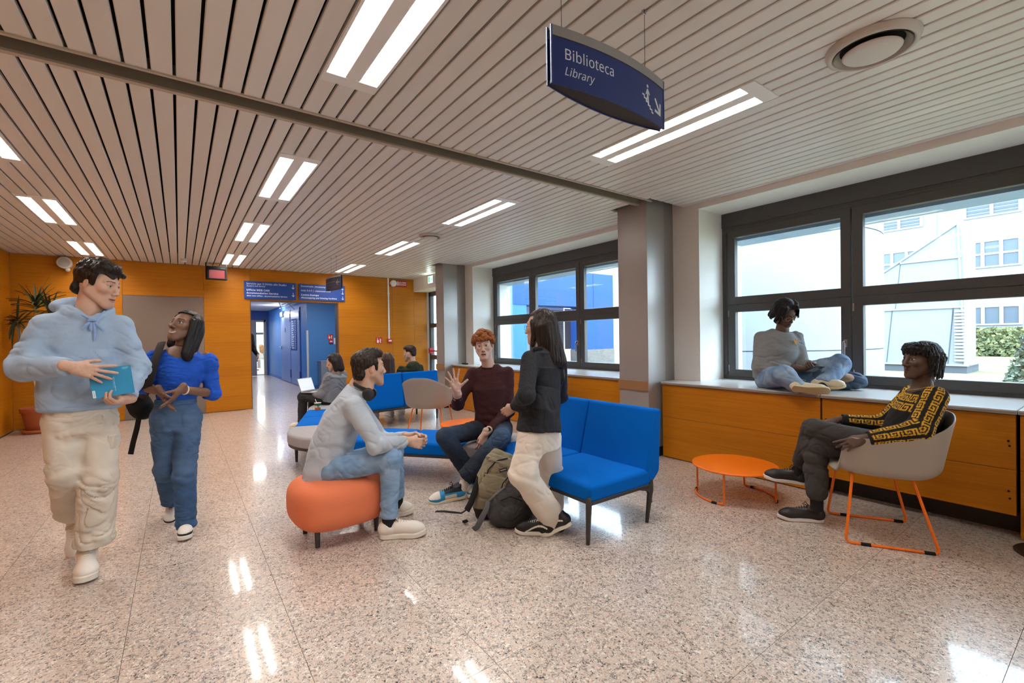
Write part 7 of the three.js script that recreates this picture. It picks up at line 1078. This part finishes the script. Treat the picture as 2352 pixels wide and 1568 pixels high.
{ // corridor details
  const t = thing('directory_sign', 'tall narrow dark blue directory with white lines projecting from the corridor door wall', 'sign', [2.70, 1.45, -14.42]);
  mesh('board', rbx(-.012, 0, -.44, .44, -.34, .34, .003, 1), mat('#12356f', .4), t); const tx = canvasTexture(256, 512, (q, w, h) => { q.fillStyle = '#123a80'; q.fillRect(0, 0, w, h); q.fillStyle = '#dfe5f0'; for (let i = 0; i < 13; i++) { q.beginPath(); q.arc(205, 26 + i * 38, 9, 0, 7); q.fill(); q.fillRect(20, 16 + i * 38, 60 + (i * 29) % 70, 9); q.fillRect(20, 29 + i * 38, 40 + (i * 17) % 60, 6); } }); mesh('lettering', new THREE.BoxGeometry(.001, .87, .67).translate(-.0128, 0, 0), new THREE.MeshStandardMaterial({ map: tx, roughness: .45 }), t); mesh('top_trim', bx(-.02, 0, .44, .46, -.35, .35), M.chrome, t);
  const l = thing('wall_lamp', 'bright square emergency lamp high on the corridor wall', 'lamp', [2.70, 2.13, -16.2]); mesh('case', rbx(-.05, .02, -.07, .07, -.16, .16, .01), M.lightBody, l); mesh('lit_panel', bx(-.054, -.05, -.055, .055, -.14, .14), new THREE.MeshStandardMaterial({ color: '#fff', emissive: '#f4f8ff', emissiveIntensity: 5 }), l); const pl = new THREE.PointLight('#f2f6ff', 1.2); pl.position.set(2.55, 2.13, -16.2); scene.add(pl);
  const b = thing('metal_bin', 'tall grey metal cabinet bin against the blue corridor wall', 'bin', [3.25, 0, -12.72]); mesh('body', rbx(-.28, .28, .02, .72, -.18, .18, .015), mat('#8a97aa', .4, { metalness: .4 }), b); mesh('lid', rbx(-.285, .285, .72, .745, -.185, .185, .01), mat('#9aa6b6', .4, { metalness: .4 }), b); mesh('door_seam', bx(-.11, -.105, .06, .7, .178, .182), M.dark, b);
  const pc = thing('cable_tray', 'grey cable tray and pipes under the corridor ceiling', 'pipe', [2.3, 2.3, -13.6]); mesh('tray', bx(-.3, .42, .03, .09, -.25, .05), mat('#777b84', .5), pc); mesh('pipe', [bar([.2, .05, -1.5], [.2, .05, 1.0], .02), bar([.3, .02, -2.5], [.3, .02, 1.0], .016)], mat('#8f949c', .5), pc); mesh('hanger', [bar([.1, .03, -.1], [.28, -.16, -.1], .012), bar([-.1, .03, -.1], [-.02, -.12, -.3], .012)], mat('#c9ccd2', .5), pc);
}
{ // plant in the corner
  const pot = thing('potted_dracaena', 'tall dracaena with drooping spiky leaves in a terracotta pot in the corner', 'plant', [-1.66, 0, -9.50]), r = rngOf(12);
  mesh('saucer', lathe([[0, 0], [.19, 0], [.215, .05], [.205, .055], [.18, .015], [0, .015]], 40), mat('#c4703f', .7), pot);
  mesh('pot', lathe([[0, .016], [.155, .016], [.20, .30], [.215, .30], [.222, .365], [.205, .37], [.195, .34], [.19, .32], [0, .32]], 44), M.terracotta, pot); mesh('soil', cyl(.188, .188, .02, 30, 0, .315, 0), M.soil, pot);
  const stemM = mat('#b48c58', .8), crowns = [[V(.01, .32, .01), V(-.02, .9, .0), V(-.06, 1.4, .0), V(-.02, 1.86, .02)], [V(.0, .32, .0), V(-.10, 1.0, .04), V(-.16, 1.25, .02), V(-.22, 1.62, -.02)], [V(-.03, 1.2, 0), V(.05, 1.5, .05), V(.13, 1.74, .04)]];
  crowns.forEach((c, i) => mesh('stem', sweep(new THREE.CatmullRomCurve3(c).getPoints(16), Array.from({ length: 17 }, (_, k) => lerp(i ? .016 : .024, .014, k / 16) * (1 + .06 * Math.sin(k * 3))), 10), stemM, pot));
  const leafMs = [mat('#2f3a22', .55), mat('#3f4a28', .55), mat('#4a3a22', .7)];
  const leaf = (o, az, el, len, droop, w) => { const pts = [], tx = -1.66 + o.x + Math.cos(az) * len, tz = -9.50 + o.z + Math.sin(az) * len; if (tx < LEFT + .05) len *= Math.max(.12, (o.x - 1.66 - LEFT - .05) / (len * -Math.cos(az))); else if (tz < BACK + .05) len *= Math.max(.12, (o.z - 9.50 - BACK - .05) / (len * -Math.sin(az))); let d = V(Math.cos(az) * Math.cos(el), Math.sin(el), Math.sin(az) * Math.cos(el)), p = o.clone(); for (let k = 0; k <= 8; k++) { pts.push(p.clone()); p = p.clone().addScaledVector(d, len / 8); d = d.clone().add(V(0, -droop / 8, 0)).normalize(); } const side = V(-Math.sin(az), 0, Math.cos(az)), pos = [], idx = []; pts.forEach((q, k) => { const ww = w * Math.sin(Math.PI * Math.min(1, .18 + k / 8 * .82)) ; for (const [s, u] of [[-1, .004], [0, -.003], [1, .004]]) { const v = q.clone().addScaledVector(side, s * ww).add(V(0, u, 0)); pos.push(v.x, v.y, v.z); } }); for (let k = 0; k < 8; k++) for (const j of [0, 1]) { const a = k * 3 + j; idx.push(a, a + 3, a + 1, a + 1, a + 3, a + 4); } const g = new THREE.BufferGeometry(); g.setAttribute('position', new THREE.Float32BufferAttribute(pos, 3)); g.setIndex(idx); g.computeVertexNormals(); return g; };
  for (const [c, n, up] of [[crowns[0][3], 34, .5], [crowns[1][3], 40, -.1], [crowns[2][2], 26, .35]]) for (let k = 0; k < n; k++) { const el = up + (r() - .35) * 1.5, old = el < .0; mesh('leaf', leaf(c.clone().add(V(0, (r() - .6) * .12, 0)), r() * 6.283, clamp(el, -.7, 1.45), .34 + r() * .22, old ? 2.6 + r() * 1.5 : .35 + r() * .9, .012 + r() * .004), { side: 0 } && leafMs[old ? (r() < .35 ? 2 : 0) : r() < .5 ? 0 : 1], pot); }
}
for (const o of scene.children) if (o.name.startsWith('potted_dracaena')) o.traverse(m => { if (m.isMesh) m.material.side = THREE.DoubleSide; });
{ // drink cup with a straw on the bench
  const c = thing('drink_cup', 'small printed drink cup with a straw on the blue bench', 'cup', [1.46, SEAT, -6.38]); const tx = canvasTexture(256, 128, (q, w, h) => { q.fillStyle = '#d9762c'; q.fillRect(0, 0, w, h); q.fillStyle = '#2f6b45'; q.fillRect(0, 0, w, 52); q.fillStyle = '#e9dfc6'; for (let i = 0; i < 4; i++) { q.beginPath(); q.ellipse(30 + i * 64, 66, 18, 22, 0, 0, 7); q.fill(); } q.fillStyle = '#a8431d'; for (let i = 0; i < 8; i++) q.fillRect(i * 32, 96, 16, 14); });
  mesh('cup', new THREE.CylinderGeometry(.042, .034, .09, 28, 1, false).translate(0, .045, 0), new THREE.MeshStandardMaterial({ map: tx, roughness: .5 }), c); mesh('rim', new THREE.TorusGeometry(.042, .003, 8, 28).rotateX(Math.PI / 2).translate(0, .09, 0), M.lightBody, c); mesh('straw', bar([.005, .05, 0], [-.035, .145, .02], .004), M.lightBody, c);
}
{ const o = thing('black_case', 'small black object lying on the far end of the window sill', 'case', [4.30, SILL, -7.41]); mesh('body', rbx(-.03, .03, 0, .022, -.075, .075, .008), M.black, o); mesh('clip', rbx(-.01, .01, .02, .026, -.02, .02, .002, 1), M.dark, o); }
// ---- backpacks on the floor by the woman in the blazer
{
  const pm = planeMap(V(1.84, 0, -2.72), V(-.5, 0, .87)), ol = lin('#8b8068'), dk = lin('#2a2420'), gy = lin('#3f3d3d');
  const a = thing('backpack', 'olive backpack with black straps standing on the floor beside the white trousers', 'backpack', [1.84, 0, -2.72]);
  const s = (px, py, k, w, d, r) => { const c = pm(px, py, k); return { c, r: V(.87, 0, .5), f: V(-.5, 0, .87), w, d }; };
  put(a, 'body', cloth([loft([s(1133, 1178, 0, .125, .085), s(1128, 1150, 0, .135, .10), s(1136, 1105, 0, .128, .105), s(1150, 1065, -.02, .112, .09), s(1160, 1040, -.05, .08, .06)], 2.6)], { k: .03, cell: .007, amp: .004, freq: [6, 6, 6], color: q => shadeOf(q.y < .09 ? dk : ol, .92 + .16 * perlin.noise(q.x * 18, q.y * 18, q.z * 18)) }), CM.cotton, a);
  put(a, 'front_pocket', cloth([loft([s(1132, 1165, .085, .095, .05), s(1133, 1125, .10, .10, .06), s(1142, 1090, .09, .085, .045)], 2.8)], { k: .03, cell: .007, amp: .004, rgb: shadeOf(ol, .95) }), CM.cotton, a);
  put(a, 'upper_pocket', cloth([loft([s(1142, 1098, .06, .105, .06), s(1150, 1068, .055, .092, .055), s(1156, 1050, .03, .07, .045)], 2.6)], { k: .03, cell: .007, amp: .003, rgb: shadeOf(ol, 1.04) }), CM.cotton, a);
  put(a, 'zip', merge([sweep([pm(1112, 1105, .10), pm(1122, 1078, .115), pm(1140, 1058, .10), pm(1166, 1052, .09)], [.004, .0045, .0045, .004], 6), sweep([pm(1103, 1150, .10), pm(1106, 1115, .115), pm(1115, 1085, .10)], [.005, .005, .005], 6), sweep([pm(1146, 1142, .165), pm(1155, 1110, .16), pm(1172, 1090, .13)], [.004, .004, .004], 6)]), M.black, a);
  { const tx = canvasTexture(256, 128, (q, w, h) => { q.fillStyle = '#171717'; q.fillRect(0, 0, w, h); q.strokeStyle = '#bdb6a6'; q.lineWidth = 6; q.strokeRect(12, 12, w - 24, h - 24); q.fillStyle = '#d9d4c8'; for (let i = 0; i < 7; i++) q.fillRect(40 + i * 25, 46 + (i % 2) * 4, 19, 22); q.fillStyle = '#5a564c'; q.fillRect(60, 86, 130, 10); }); const g = new THREE.BoxGeometry(.062, .034, .003), c = pm(1156, 1079, .132); g.applyMatrix4(new THREE.Matrix4().makeBasis(V(.82, .22, .5).normalize(), V(-.2, .97, 0).normalize(), V(-.5, 0, .87))); g.translate(c.x, c.y, c.z); put(a, 'label_patch', g, new THREE.MeshStandardMaterial({ map: tx, roughness: .8 }), a); }
  put(a, 'shoulder_strap', sweep(new THREE.CatmullRomCurve3([pm(1130, 1050, -.06), pm(1112, 1072, -.02), pm(1098, 1105, .04), pm(1083, 1150, .09), pm(1072, 1172, .10)]).getPoints(16), Array(17).fill(.026), 10, .32, V(.8, .5, .3)), M.black, a);
  put(a, 'strap_tail', sweep([pm(1072, 1170, .10), pm(1060, 1178, .12), pm(1040, 1176, .10), pm(1020, 1174, .02), pm(1001, 1174, -.05)].map(q => q.setY(Math.max(q.y, .007))), [.009, .011, .011, .011, .011], 8, .25, V(.3, 0, 1)), M.black, a);
  put(a, 'buckle', merge([rbx(-.018, .018, -.008, .008, -.012, .012, .004).translate(...pm(1068, 1172, .11).setY(.02).toArray())]), M.black, a);
  put(a, 'carry_handle', tube([pm(1140, 1042, -.06), pm(1138, 1034, -.05), pm(1150, 1030, -.05), pm(1158, 1036, -.06)].map(q => q.toArray()), .007, 20, 7), M.black, a);
  const pb = planeMap(V(1.88, 0, -2.55), V(-.5, 0, .87)), b = thing('backpack', 'dark grey backpack slumped on the floor against the white trousers', 'backpack', [1.88, 0, -2.55]);
  const s2 = (px, py, k, w, d) => ({ c: pb(px, py, k), r: V(.87, 0, .5), f: V(-.5, 0, .87), w, d });
  put(b, 'body', cloth([ell(pb(1172, 1160, .0), [.15, .12, .12]), ell(pb(1196, 1142, -.02), [.12, .15, .10]), ell(pb(1160, 1182, .03), [.12, .07, .11])], { k: .08, cell: .007, amp: .006, freq: [6, 6, 6], floor: .004, bottom: .006, color: q => shadeOf(gy, .9 + .2 * perlin.noise(q.x * 18, q.y * 18, q.z * 18)) }), CM.cotton, b);
  put(b, 'pocket', cloth([ell(pb(1180, 1175, .10), [.11, .065, .05])], { rgb: shadeOf(gy, .85), cell: .007, amp: .004, bottom: .008 }), CM.cotton, b);
  put(b, 'zip', sweep([pb(1150, 1150, .115), pb(1172, 1140, .13), pb(1200, 1150, .115)], [.004, .004, .004], 6), M.black, b);
  put(b, 'strap_tail', sweep([pb(1122, 1152, .06), pb(1118, 1168, .10), pb(1106, 1190, .12), pb(1096, 1210, .12), pb(1088, 1227, .10)].map(q => q.setY(Math.max(q.y, .008))), [.016, .018, .019, .019, .019], 8, .22, V(.87, 0, .3)), mat('#57585a', .85), b);
  put(b, 'compression_strap', sweep([pb(1122, 1150, .10), pb(1138, 1135, .14), pb(1160, 1118, .13)], [.007, .007, .007], 6, .4), mat('#6f6f70', .85), b);
}
renderer.render(scene, camera);
